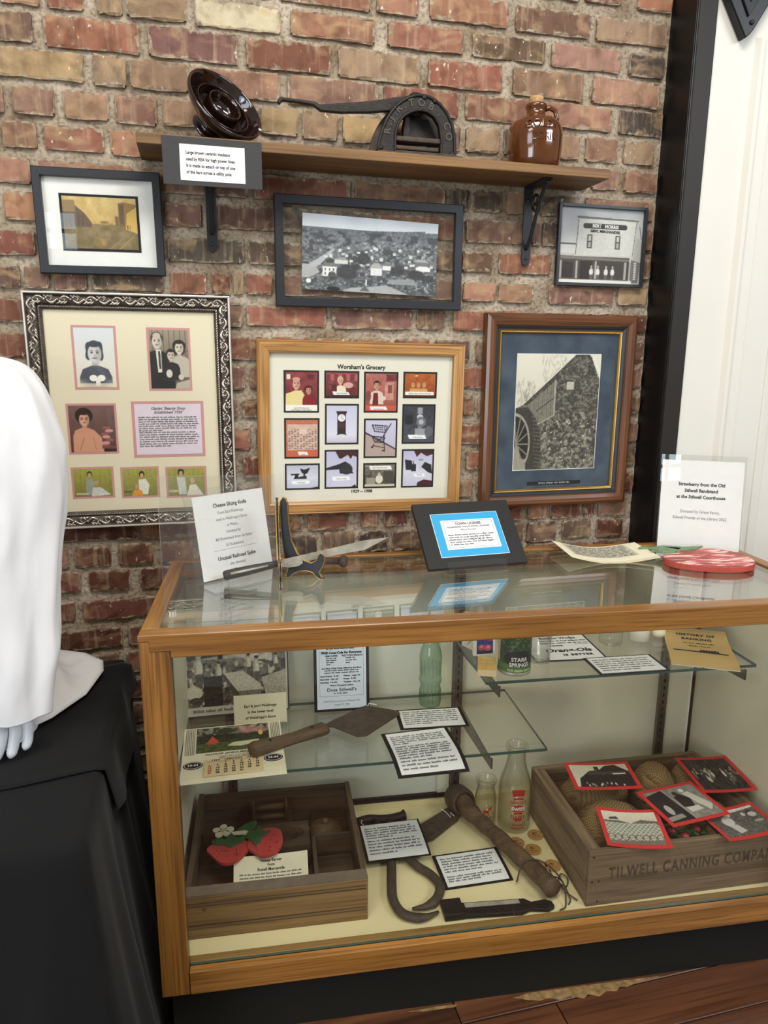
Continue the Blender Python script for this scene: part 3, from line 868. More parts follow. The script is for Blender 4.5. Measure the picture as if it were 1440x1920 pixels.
obj('maker_sticker', MB().box(-.004,.004,-.003,.003,-.0005,.0008), M['paper'], ins, loc=(.085,-.063,.004))

# ---- card about the insulator, fixed to the shelf edge
pc = thing('insulator_card', 'charcoal card with white typed note hanging from the shelf edge', 'card', (.0545,-.1585,1.9885), (R(90),0,0))
obj('backing', MB().box(-.1115,.1115,-.051,.051,-.0008,.0012), M['card_grey'], pc)
obj('paper', MB().box(-.0735,.0725,-.041,.036,.0012,.0018), M['paper'], pc)
for i, t in enumerate(('Large brown ceramic insulator','used by REA for high power lines.','It is made to attach on top of one','of the bars across a utility pole.')):
    text(t, .0098, M['ink'], pc, -.060, .0185-.0138*i, .0023, 'LEFT', bold=.0002, sx=.82)

# ---- cast iron tobacco cutter
tcx = thing('tobacco_cutter', 'black cast iron tobacco cutter with long lever handle and lettered arch', 'tobacco cutter', (0,0,0), (R(90),0,0))
def archpoly(off=0, base=2.052):
    o = [(.4585,base),(.460,2.075),(.470,2.109),(.483,2.135),(.500,2.158),(.520,2.175),(.545,2.188),(.572,2.1925),(.598,2.187),(.620,2.174),(.638,2.155),(.651,2.132),(.658,2.105),(.660,2.075),(.660,base)]
    i = [(.623,base),(.624,2.095),(.618,2.128),(.603,2.147),(.583,2.157),(.563,2.158),(.541,2.152),(.522,2.140),(.508,2.120),(.502,2.095),(.502,base)]
    return o, i
ao, ai = archpoly()
def ringmesh(o, i, z0, z1):
    mb = MB(); poly = o+i
    # split into quads between outer and inner outlines
    m = 16
    def samp(p, t):
        d = [0]
        for a,b in zip(p,p[1:]): d.append(d[-1]+math.dist(a,b))
        s = t*d[-1]
        for k in range(len(p)-1):
            if s <= d[k+1]+1e-9:
                u = (s-d[k])/(d[k+1]-d[k]); return (p[k][0]+(p[k+1][0]-p[k][0])*u, p[k][1]+(p[k+1][1]-p[k][1])*u)
        return p[-1]
    ii = i[::-1]; n = 28
    A = [samp(o,k/n) for k in range(n+1)]; B = [samp(ii,k/n) for k in range(n+1)]
    vs = [(x,y,z1) for x,y in A]+[(x,y,z1) for x,y in B]+[(x,y,z0) for x,y in A]+[(x,y,z0) for x,y in B]
    w = n+1; fs = []
    for k in range(n):
        fs += [(k+1,k,w+k,w+k+1),(2*w+k,2*w+k+1,3*w+k+1,3*w+k),(k,k+1,2*w+k+1,2*w+k),(w+k+1,w+k,3*w+k,3*w+k+1)]
    fs += [(0,2*w,3*w,w),(n,w+n,3*w+n,2*w+n)]
    return mb.add(vs, fs), A, B
am, A_, B_ = ringmesh(ao, ai, .088, .108)
obj('arch', am, M['dark_iron'], tcx)
obj('arch_rim', MB().tube([(x,y,.108) for x,y in A_], .0042, 8), M['dark_iron'], tcx, smooth=True)
obj('arch_rim', MB().tube([(x,y,.108) for x,y in B_], .0035, 8), M['dark_iron'], tcx, smooth=True)
am2, A2, B2 = ringmesh([(x-.012,y-.004) for x,y in ao], [(x-.012,y-.004) for x,y in ai], .045, .058)
obj('rear_arch', am2, M['rust'], tcx)
obj('base_plate', MB().box(.452,.675,SZ+.0005,2.0535,.032,.130).box(.500,.66,2.0535,2.0575,.096,.126), M['rust'], tcx, bevel=.002)
obj('cross_bar', MB().box(.500,.626,2.085,2.097,.07,.104).box(.505,.62,2.066,2.076,.07,.102), M['rust'], tcx, bevel=.003)
obj('blade', MB().prism([(.525,2.098),(.535,2.15),(.60,2.15),(.62,2.10)], .064, .07).prism([(.53,2.100),(.536,2.155),(.545,2.158),(.546,2.106),(.60,2.100)], .075,.085), M['dark_iron'], tcx)
hup = [(.213,2.153),(.215,2.160),(.222,2.164),(.262,2.163),(.306,2.161),(.317,2.156),(.383,2.165),(.450,2.175),(.511,2.189),(.560,2.199),(.60,2.19)]
hdn = [(.60,2.165),(.512,2.158),(.437,2.147),(.369,2.141),(.319,2.141),(.311,2.146),(.301,2.152),(.262,2.155),(.226,2.156),(.218,2.147)]
obj('lever_handle', MB().prism(hup+hdn, .076, .090), M['dark_iron'], tcx, bevel=.003)
obj('lever_rib', MB().tube([(x,y-.003,.083) for x,y in hup[2:9]], .0045, 8), M['dark_iron'], tcx, smooth=True)
obj('pivot_boss', MB().lathe([(.0,.0),(.028,.0),(.028,.012),(.022,.016),(.0,.016)],24,M=Matrix.Translation((.563,2.178,.072))), M['dark_iron'], tcx, smooth=True)
for x, y in ((.465,2.064),(.652,2.062),(.604,2.181),(.576,2.187)):
    obj('bolt', MB().lathe([(.006,.0),(.006,.003),(.003,.005)],12,cap1=True,M=Matrix.Translation((x,y,.108))), M['dark_iron'], tcx, smooth=True)
M['iron_letter'] = plain('worn_raised_iron', rgb(74,68,60), .5, metal=.4)
cxa, cya, ra = .562, 2.098, .0785
for ch, deg in (('R',176),('.',163),('J',152),('.',141),('R',130),('.',118),('T',104),('O',85),('B',66),('.',46),('C',22),('O',3)):
    a = R(deg)
    text(ch, .024, M['iron_letter'], tcx, cxa+ra*math.cos(a)*(1.02), cya+ra*.97*math.sin(a), .1085, 'CENTER', bold=.0006, ext=.0012, rot=a-PI/2, name='raised_letter')

# ---- glazed jug
def wraptext(body, size, mat, parent, rad, zc, a0, ext=.0012, sx=1.0, bold=.0003, name='raised_lettering', rfn=None):
    cu = bpy.data.curves.new('t','FONT'); cu.body=body; cu.size=size; cu.align_x='CENTER'; cu.align_y='CENTER'; cu.extrude=ext; cu.offset=bold; cu.resolution_u=3
    ob = bpy.data.objects.new('t',cu); me = bpy.data.meshes.new_from_object(ob); bpy.data.objects.remove(ob); bpy.data.curves.remove(cu)
    for v in me.vertices:
        x,y,z = v.co; a = a0 + x*sx/rad; r = (rfn(zc+y) if rfn else rad)+z
        v.co = (r*math.cos(a), r*math.sin(a), zc+y)
    me.materials.clear(); me.materials.append(mat); me.update()
    o = bpy.data.objects.new(name, me); C.objects.link(o); o.parent = parent; return o
jug = thing('glazed_jug', 'small amber brown glazed jug with cork and loop handle on the shelf', 'jug', (.893,-.080,SZ+.0005))
obj('body', MB().lathe([(.0,.0),(.058,.0),(.064,.004),(.069,.02),(.072,.05),(.073,.08),(.0715,.098),(.066,.112),(.052,.123),(.034,.129),(.0255,.134),(.0245,.150),(.028,.153),(.0285,.160),(.025,.163),(.019,.163)],40), M['amber_glaze'], jug, smooth=True)
obj('cork', MB().lathe([(.0,.155),(.0165,.155),(.0185,.178),(.016,.181),(.0,.181)],16), M['cork'], jug, smooth=True)
obj('handle', MB().tube([(.020,0,.152),(.038,-.004,.157),(.052,-.006,.150),(.058,-.006,.134),(.056,-.005,.118)], [.0065,.007,.0065,.0065,.008], 10), M['amber_glaze'], jug, smooth=True)
wraptext('GOLDY', .027, M['amber_glaze'], jug, .0725, .098, R(-100), ext=.0016, rfn=lambda z: .0725 if z<.098 else .0725-(z-.098)*.42)
wraptext('CORN', .024, M['amber_glaze'], jug, .073, .068, R(-96), ext=.0016)

# ================================================================== FRAMED PICTURES
def frame_rails(root, w, h, prof, mats, name='frame_rail', labels=None):
    """four mitred rails; prof = [(inset from outer edge, height above wall), ...]"""
    out = []
    def loop(t): return [(-w/2+t,-h/2+t),(w/2-t,-h/2+t),(w/2-t,h/2-t),(-w/2+t,h/2-t)]
    for i in range(4):
        vs = []; fs = []
        for t, z in prof:
            lp = loop(t); a, b = lp[i], lp[(i+1)%4]
            vs += [(a[0],a[1],z),(b[0],b[1],z)]
        n = len(prof)
        for k in range(n-1):
            fs.append((2*k,2*k+1,2*k+3,2*k+2))
        fs.append(tuple(2*k for k in range(n-1,-1,-1)))
        fs.append(tuple(2*k+1 for k in range(n)))
        o = obj(name, MB().add(vs,fs), mats[i%2], root)
        out.append(o)
    return out
def wallframe(name, label, cx, cz, rz=0):
    o = thing(name, label, 'picture frame')
    o.matrix_world = Matrix.Translation((cx,-.0045,cz)) @ Matrix.Rotation(R(90),4,'X') @ Matrix.Rotation(rz,4,'Z')
    return o
def quad(mb, x, y, w, h, z): 
    return mb.add([(x-w/2,y-h/2,z),(x+w/2,y-h/2,z),(x+w/2,y+h/2,z),(x-w/2,y+h/2,z)], [(0,1,2,3)])
def pane(root, w, h, z):
    return obj('glass_pane', MB().box(-w/2,w/2,-h/2,h/2,z,z+.0018), M['pane'], root)

BW = [(16,15,14),(60,56,52),(110,105,98),(165,160,150),(225,220,208)]
# ---------- 1 street scene
f1 = wallframe('framed_photograph', 'black framed sepia photograph of a dirt street with wide white mat', -.2145, 1.8685, R(.6))
frame_rails(f1, .291, .241, [(0,0),(0,.018),(.002,.020),(.0185,.020),(.0195,.018),(.0195,.006)], [M['black_frame'],M['black_frame']])
obj('mat_board', MB().box(-.128,.128,-.103,.103,.002,.006), M['paper'], f1)
obj('black_mat_border', MB().box(-.0905,.0905,-.0655,.0655,.006,.0068), M['card_black'], f1)
cv = Cv(120,84,(190,166,112))
cv.grad(0,.52,(202,178,120),(194,164,102)).grad(.52,1,(138,120,84),(120,106,76)).noise(14,14,10,3).noise(8,60,44,4)
cv.poly([(0,.08),(.13,.1),(.17,.17),(.28,.30),(.38,.50),(.38,.58),(0,.60)],(104,92,76))
cv.poly([(0,.08),(.17,.08),(.17,.30),(0,.30)],(146,122,88)); cv.poly([(.18,.30),(.30,.33),(.38,.5),(.38,.56),(.18,.56)],(104,88,70))
for k in range(5): cv.rect(.03+.055*k,.36,.055+.055*k,.56,(92,78,64))
cv.poly([(1,.12),(.80,.08),(.75,.2),(.75,.56),(1,.66)],(150,118,72)); cv.poly([(1,.16),(.86,.30),(.84,.60),(1,.68)],(206,172,94))
cv.rect(.75,.1,.83,.56,(122,98,70)); cv.rect(.70,.36,.745,.54,(116,98,74))
for k in range(3): cv.rect(.765+.02*k,.15,.775+.02*k,.5,(92,78,60))
cv.rect(.86,.52,.87,.60,(60,50,40)); cv.rect(.89,.53,.90,.61,(60,50,40)); cv.ell(.55,.48,.06,.03,(130,108,72),.8)
cv.line((.72,1),(.95,.72),.01,(176,142,84)); cv.line((.6,1),(.8,.76),.008,(172,138,82)); cv.ell(.48,.88,.08,.1,(186,150,84),.6,.6)
cv.blotch((112,94,62),9,7,11,.55,cv.region(0,.56,1,1),.5)
picture('photograph', cv, .169, .119, M['print'], f1, 0, 0, .0072)
pane(f1, .252, .202, .0085)
# ---------- 2 wide aerial view floating between glass
f2 = wallframe('framed_photograph', 'wide black frame with black-and-white town view floating between clear glass', .4635, 1.8225, 0)
frame_rails(f2, .5135, .277, [(0,0),(0,.017),(.002,.019),(.0215,.019),(.0225,.017),(.0225,.004)], [M['black_frame'],M['black_frame']])
cv = Cv(230,118,(128,130,134))
cv.grad(0,.17,(206,214,224),(226,230,234)).noise(8,8,4,2)
hz_ = lambda u: .155+.035*np.sin(u*3+1.2)*(u<.9)-.02*(u>.75)*(u-.75)*4
m_ = cv.band(lambda u:hz_(u), lambda u:u*0+1)
cv.mix(m_,(112,116,122))
cv.grad(.2,1,(120,124,130),(92,95,98),.8)
cv.noise(22,70,40,5,m_).noise(16,160,90,6,m_)
cv.blotch((70,74,78),30,26,8,.56,cv.region(0,.2,1,1),.8)
cv.blotch((176,178,180),60,50,9,.74,cv.region(0,.3,1,1),.8)
cv.poly([(0,.70),(.10,.60),(.22,.44),(.24,.44),(.13,.66),(.02,.80),(0,.8)],(178,180,182)); cv.poly([(0,.72),(.1,.68),(.13,.76),(.05,.84),(0,.84)],(170,170,172))
def house(x,y,w,h,wall=(226,226,226),roof=(120,120,122)):
    cv.rect(x,y,x+w,y+h,wall); cv.poly([(x-.01,y),(x+w*.25,y-h*.7),(x+w*.75,y-h*.7),(x+w+.01,y)],roof)
rr = random.Random(4)
for k in range(34):
    x=rr.uniform(.12,.98); y=rr.uniform(.38,.62); s=.5+y
    house(x,y,.022*s,.028*s,(214,214,214),rr.choice([(90,92,94),(150,150,150),(200,200,202)]))
house(.15,.68,.10,.13); 
for k in range(3):
    for j in range(2): cv.rect(.165+.03*k,.70+.055*j,.175+.03*k,.735+.055*j,(90,90,90))
house(.50,.66,.085,.10,(220,220,220),(170,170,172)); house(.59,.62,.06,.06); house(.24,.58,.09,.05,(210,210,210),(150,150,150))
house(.83,.54,.10,.06,(120,120,122),(170,172,172)); house(.84,.62,.11,.04,(230,230,230),(226,226,228)); house(.76,.80,.07,.05,(200,200,200),(150,150,150)); house(.0,.66,.05,.04,(170,170,170),(70,70,74))
for x,y,rx,ry in ((.33,.74,.075,.10),(.45,.55,.05,.07),(.70,.68,.05,.07),(.84,.72,.06,.07),(.22,.80,.03,.06),(.93,.76,.05,.05),(.40,.66,.03,.04),(.2,.6,.03,.03)):
    cv.ell(x,y,rx,ry,(62,64,66),.85,.3)
cv.poly([(.30,.98),(.36,.94),(.48,.92),(.62,.88),(.8,1),(.3,1)],(170,172,176)); cv.poly([(.62,.86),(.64,.80),(.82,.78),(.86,.86)],(150,152,156))
cv.poly([(.42,.98),(.46,.90),(.50,.98)],(100,100,102)); cv.rect(.465,.82,.475,.90,(230,230,230)); cv.ell(.05,.88,.018,.03,(232,232,232)); cv.ell(.23,.97,.05,.03,(40,40,42))
cv.noise(10,200,110,12,cv.region(0,.25,1,1))
picture('photograph', cv, .3715, .190, M['print'], f2, 0, -.003, .010, rot=R(-1.6))
pane(f2, .4705, .2335, .0115)
# ---------- 3 shop front
f3 = wallframe('framed_photograph', 'small thin black frame with black-and-white photograph of a general merchandise store', 1.1515, 1.874, R(.1))
frame_rails(f3, .283, .222, [(0,0),(0,.014),(.0075,.014),(.0085,.010),(.0085,.004)], [M['black_frame'],M['black_frame']])
cv = Cv(150,130,(190,188,184))
cv.grad(0,.6,(170,172,176),(206,204,198)).noise(8,6,5,3)
cv.rect(.22,.12,.92,.66,(206,204,198)); cv.poly([(.20,.11),(.94,.13),(.94,.15),(.20,.14)],(96,94,90))
cv.line((.22,.14),(.20,.62),.008,(90,88,84)); cv.line((.92,.15),(.89,.66),.008,(110,108,104)); cv.noise(6,40,40,8,cv.region(.22,.15,.9,.66))
cv.rect(0,.47,.2,.49,(70,68,66)); cv.line((.96,.22),(.99,.38),.008,(70,70,70)); cv.poly([(.92,.36),(1,.40),(1,.70),(.9,.66)],(176,174,168))
cv.ell(.30,.235,.025,.035,(44,40,38)); cv.ell(.78,.235,.025,.035,(44,40,38)); cv.rect(.30,.20,.78,.27,(44,40,38))
for x in (.36,.70):
    cv.rect(x-.03,.345,x+.03,.53,(66,62,58)); cv.rect(x-.018,.36,x+.018,.43,(196,192,186)); cv.rect(x-.018,.445,x+.018,.515,(170,166,160))
cv.rect(0,.62,.9,.66,(196,194,188)); cv.rect(0,.64,.86,.95,(72,64,60)); cv.poly([(0,.63),(.86,.66),(.86,.69),(0,.68)],(120,114,108))
for x in (.0,.19,.42,.78,.84): cv.rect(x+.02,.70,x+.045,.94,(172,166,158))
cv.rect(.05,.72,.18,.93,(46,38,34)); cv.rect(.26,.70,.41,.94,(40,32,30)); cv.rect(.50,.70,.78,.92,(62,56,52))
for x in (.40,.48,.58,.66):
    cv.ell(x,.845,.024,.05,(222,220,214),1,.3); cv.ell(x,.775,.011,.018,(196,180,164)); cv.rect(x-.016,.88,x+.016,.95,(96,90,88))
cv.poly([(.88,.66),(1,.70),(.98,.98),(.88,.98)],(110,110,108)); cv.rect(.0,.95,.9,1,(226,224,218))
for k in range(8): cv.rect(.92,.70+.03*k,.95,.72+.03*k,(210,208,200))
picture('photograph', cv, .266, .205, M['print'], f3, 0, 0, .0045)
text('BERT   MORRIS', .0125, M['ink_white'], f3, .011, .0545, .005, bold=.0005, sx=1.02, rot=R(-1.2))
text("GEN'L MERCHANDISE,", .0098, M['ink'], f3, .012, .0405, .005, bold=.0004, sx=1.0, rot=R(-1.2))
pane(f3, .266, .205, .0065)
# ---------- 4 ornate silver frame
f4 = wallframe('framed_collage', 'ornate carved silver frame with beauty shop portraits and story in pink openings', -.1595, 1.408, 0)
pf = [(0,0),(0,.024),(.004,.027),(.0065,.024),(.010,.018),(.018,.020),(.026,.017),(.030,.013),(.032,.016),(.036,.016),(.041,.010),(.041,.004)]
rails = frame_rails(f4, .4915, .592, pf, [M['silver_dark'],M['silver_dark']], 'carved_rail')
rim = MB()
for i,(x0,x1,y0,y1) in enumerate(((-.2457,.2457,-.296,-.2912),(-.2457,.2457,.2912,.296),(-.2457,-.2409,-.2912,.2912),(.2409,.2457,-.2912,.2912))):
    obj('silver_rim', MB().box(x0,x1,y0,y1,.0235,.029), M['silver_rim'], f4, bevel=.0012)
def ornament(p0, p1, nrm, reps):
    """scrolling acanthus along a rail: p0->p1 centre line, nrm points to the frame's inside"""
    mb = MB(); p0 = Vector(p0); p1 = Vector(p1); d = (p1-p0)/reps; t = d.normalized(); nv = Vector(nrm)
    L = d.length
    for k in range(reps):
        o = p0+d*k; s = 1 if k % 2 else -1
        pts = []
        for q in range(9):
            u = q/8; pts.append(o+t*(L*(.02+.95*u))+nv*(s*.0085*math.sin(u*PI*1.15)*(1-.25*u))+Vector((0,0,.0215-.004*u)))
        mb.tube(pts, [.0012+.0024*math.sin(PI*min(1,q/8+.12)) for q in range(9)], 6)
        pts = []
        for q in range(8):
            u = q/7; a = u*4.6; r = .0085*(1-.75*u)
            pts.append(o+t*(L*.55+r*math.cos(a)*1.1)+nv*(s*(-.001)+s*r*math.sin(a)*-1)+Vector((0,0,.0205)))
        mb.tube(pts, [.0021-.001*q/7 for q in range(8)], 6)
        for q in range(3):
            u = .2+.25*q; b = o+t*(L*u)+nv*(-s*.003)
            mb.tube([b+Vector((0,0,.019)), b+t*.006+nv*(-s*.0055)+Vector((0,0,.0215)), b+t*.0125+nv*(-s*.0075)+Vector((0,0,.0185))], [.0011,.0023,.0007], 6)
        c = o+t*(L*.98)+Vector((0,0,.0215))
        mb.lathe([(.0,-.003),(.0032,-.001),(.0034,.001),(.002,.0028),(.0,.0032)],8,M=Matrix.Translation(c))
    return mb
def beads(p0, p1, n):
    mb = MB(); p0=Vector(p0); p1=Vector(p1)
    t = (p1-p0).normalized()
    for k in range(n):
        c = p0+(p1-p0)*((k+.5)/n)
        mb.tube([c-t*.0022-t.cross(Vector((0,0,1)))*.001, c+t*.0022+t.cross(Vector((0,0,1)))*.001], [.0016,.0010], 5)
    return mb
hx, hy = .2457-.0175, .296-.0175
ends = [((-hx,-hy),(hx,-hy),(0,1)),((hx,-hy),(hx,hy),(-1,0)),((hx,hy),(-hx,hy),(0,-1)),((-hx,hy),(-hx,-hy),(1,0))]
for i,(a,b,nv) in enumerate(ends):
    reps = 15 if i%2==0 else 18
    obj('carved_leaves', ornament((*a,0),(*b,0),(*nv,0),reps), M['silver'], rails[i], smooth=True, kind='stuff')
    k = .0165
    a2 = (a[0]+(k if a[0]<0 else -k), a[1]+(k if a[1]<0 else -k)); b2 = (b[0]+(k if b[0]<0 else -k), b[1]+(k if b[1]<0 else -k))
    obj('beading', beads((*a2,.017),(*b2,.017),70 if i%2==0 else 85), M['silver'], rails[i], kind='stuff')
M['mat_cream'] = plain('cream_mat_board', rgb(226,216,190), .85, spec=.2)
M['mat_pink'] = plain('pink_mat_board', rgb(200,148,146), .85, spec=.2)
M['lilac_paper'] = plain('lilac_paper', rgb(222,208,220), .8, spec=.2, var=.04, scale=60)
obj('mat_board', MB().box(-.205,.205,-.255,.255,.002,.006), M['mat_cream'], f4)
def person(cv, x, y, s, asp, hair, skin, cloth, hairr=1.0, long=0):
    """bust seen from the front: x,y = face centre, s = face half height (v units), asp = picture w/h"""
    rx = s*.74/asp
    cv.ell(x, y-.32*s, rx*1.25*hairr, s*1.02, hair, 1, .1)
    if long: cv.ell(x, y+.5*s, rx*1.35, s*.8, hair, 1, .12)
    cv.poly([(x-rx*.45,y+.6*s),(x+rx*.45,y+.6*s),(x+rx*.5,y+1.8*s),(x-rx*.5,y+1.8*s)], tuple(v*.85 for v in skin))
    cv.poly([(x-rx*.5,y+1.35*s),(x+rx*.5,y+1.35*s),(x+rx*1.9,y+1.75*s),(x+rx*2.4,y+2.6*s),(x+rx*2.5,y+5*s),(x-rx*2.5,y+5*s),(x-rx*2.4,y+2.6*s),(x-rx*1.9,y+1.75*s)], cloth)
    cv.ell(x, y+.08*s, rx, s, skin, 1, .1)
    cv.ell(x+rx*.62, y+.15*s, rx*.45, s*.8, tuple(v*.78 for v in skin), .5, .6)
    cv.ell(x-rx*.25, y+.2*s, rx*.4, s*.3, tuple(min(255,v*1.08) for v in skin), .5, .6)
    cv.ell(x, y-.86*s, rx*.85, s*.24, hair, 1, .3)
    dk = tuple(v*.35 for v in skin)
    for e in (-1,1):
        cv.ell(x+e*rx*.42, y-.02*s, rx*.2, s*.1, dk, .9, .4); cv.ell(x+e*rx*.42, y-.22*s, rx*.28, s*.05, dk, .7, .5)
    cv.ell(x, y+.28*s, rx*.14, s*.1, tuple(v*.72 for v in skin), .8, .5)
    cv.ell(x, y+.56*s, rx*.38, s*.09, tuple(v*.5 for v in skin), .9, .4)
    return cv
def opening(x, y, w, h, cv, b=.006):
    q = obj('pink_mat', MB().box(x-w/2,x+w/2,y-h/2,y+h/2,.006,.0064), M['mat_pink'], f4)
    picture('photograph', cv, w-2*b, h-2*b, M['print'], q, x, y, .0068)
    return q
cv = Cv(80,118,(226,224,218)); cv.grad(0,1,(214,218,224),(228,220,200))
cv.ell(.48,.29,.16,.06,(58,64,78)); cv.ell(.35,.32,.08,.08,(66,72,86)); cv.ell(.62,.32,.08,.09,(58,64,78)); cv.ell(.33,.46,.07,.08,(62,68,82)); cv.ell(.65,.46,.06,.09,(56,62,74))
person(cv,.49,.42,.155,.68,(60,66,80),(206,204,200),(78,82,94))
cv.ell(.42,.84,.10,.055,(240,238,230)); cv.ell(.62,.84,.10,.055,(240,238,230)); cv.poly([(.48,.84),(.58,.84),(.6,.97),(.47,.97)],(236,232,222))
cv.mix(np.clip((cv.V-.84)/.12,0,1)*np.clip(np.abs(cv.U-.5)*3.2-.5,0,1),(228,218,192)); cv.grad(.93,1,(226,216,190),(228,220,196),.8)
opening(-.091,.139,.106,.159,cv)
cv = Cv(82,118,(150,140,122)); cv.grad(0,1,(158,146,126),(90,82,72))
for k in range(7): cv.rect(.08+.14*k,0,.10+.14*k,.6,(96,88,76))
cv.rect(0,.35,1,.37,(110,100,86))
person(cv,.20,.19,.115,.68,(60,54,48),(206,196,180),(32,32,34)); cv.ell(.20,.10,.10,.05,(196,186,170)); cv.poly([(.16,.34),(.30,.34),(.30,.74),(.20,.74)],(222,216,204)); cv.poly([(.22,.36),(.27,.36),(.28,.66),(.23,.66)],(50,48,50))
person(cv,.76,.30,.10,.68,(40,38,38),(210,198,180),(190,182,168),1.25,1)
cv.rect(0,.72,.42,1,(30,30,32)); person(cv,.54,.43,.085,.68,(40,38,36),(204,192,174),(36,36,40)); cv.ell(.48,.74,.08,.07,(214,204,190)); cv.ell(.78,.80,.07,.05,(206,196,180)); cv.poly([(.66,.9),(1,.84),(1,1),(.62,1)],(186,176,158)); cv.rect(.42,.86,.62,1,(26,26,28))
opening(.089,.136,.108,.160,cv)
cv = Cv(92,98,(112,84,78)); cv.grad(0,1,(118,90,86),(86,58,52)); cv.noise(6,8,8,3)
cv.ell(.33,.22,.19,.17,(44,28,24)); person(cv,.33,.29,.135,.92,(48,30,26),(216,166,140),(206,148,120)); cv.poly([(.12,.62),(.55,.55),(.68,.68),(.72,1),(.06,1)],(208,152,124)); cv.line((.3,.7),(.2,.95),.02,(178,120,98)); cv.line((.5,.68),(.55,.95),.02,(184,126,102))
for e in (-1,1): cv.ell(.33+e*.055,.285,.045,.035,(150,90,80),.5)
for k in range(7): cv.ell(.80+.06*math.sin(k*2),.48+.065*k,.09,.035,(206,150,146) if k%2 else (150,90,88))
cv.rect(.68,.88,1,.93,(120,70,52)); cv.rect(.72,.93,1,1,(50,30,26))
opening(-.110,-.040,.121,.130,cv,.0055)
q = obj('pink_mat', MB().box(.078-.091,.078+.091,-.044-.0735,-.044+.0735,.006,.0064), M['mat_pink'], f4)
obj('story_sheet', MB().box(.078-.0835,.078+.0835,-.044-.066,-.044+.066,.0064,.0068), M['lilac_paper'], q)
text("Gladys' Beauty Shop", .0105, M['ink'], f4, .078, .0105, .0072, shear=.3, bold=.0001)
text('Established 1950', .0105, M['ink'], f4, .078, .0005, .0072, shear=.3, bold=.0001)
wordlines(M['ink_grey'], f4, .003, .155, -.0125, -.047, 7, .0042, .0072, 5, .06)
wordlines(M['ink_grey'], f4, .003, .155, -.052, -.088, 7, .0042, .0072, 9, .06)
for n,(x,y,w,h) in enumerate(((-.119,-.180,.104,.083),(-.002,-.183,.097,.083),(.116,-.186,.106,.084))):
    cv = Cv(74,58,(150,146,66)); cv.grad(0,1,(168,164,78),(128,126,54))
    for k in range(8): cv.rect(.06+.125*k,0,.07+.125*k,.85,(120,116,48),.6)
    if n==0: cv.ell(.42,.2,.07,.11,(60,52,40)); cv.ell(.42,.24,.05,.09,(190,160,120)); cv.poly([(.32,.36),(.5,.36),(.54,.95),(.30,.95)],(150,158,140)); cv.ell(.58,.52,.07,.1,(180,150,110)); cv.poly([(.48,.68),(.68,.66),(.95,.95),(.44,1)],(206,206,196)); cv.rect(.05,.86,.35,.92,(196,196,180))
    if n==1: cv.ell(.55,.22,.08,.13,(54,40,30)); cv.ell(.55,.26,.05,.09,(196,164,126)); cv.poly([(.45,.40),(.66,.38),(.76,.6),(.70,.95),(.45,.95)],(222,220,206)); cv.ell(.40,.66,.06,.09,(190,150,110)); cv.poly([(.30,.78),(.52,.78),(.58,1),(.24,1)],(220,146,40)); cv.rect(.02,.8,.25,.86,(90,84,60)); 
    if n==2: cv.ell(.36,.14,.09,.12,(60,48,40)); cv.ell(.36,.19,.05,.09,(196,164,130)); cv.poly([(.24,.32),(.46,.32),(.50,.95),(.30,.95)],(206,210,206)); cv.ell(.66,.46,.06,.12,(200,166,130)); cv.poly([(.58,.62),(.74,.58),(.95,1),(.5,1)],(226,224,206)); cv.rect(.02,.78,.28,.86,(196,190,150))
    cv.noise(9,24,20,n+3)
    opening(x,y,w,h,cv,.0052)
pane(f4, .409, .509, .0085)
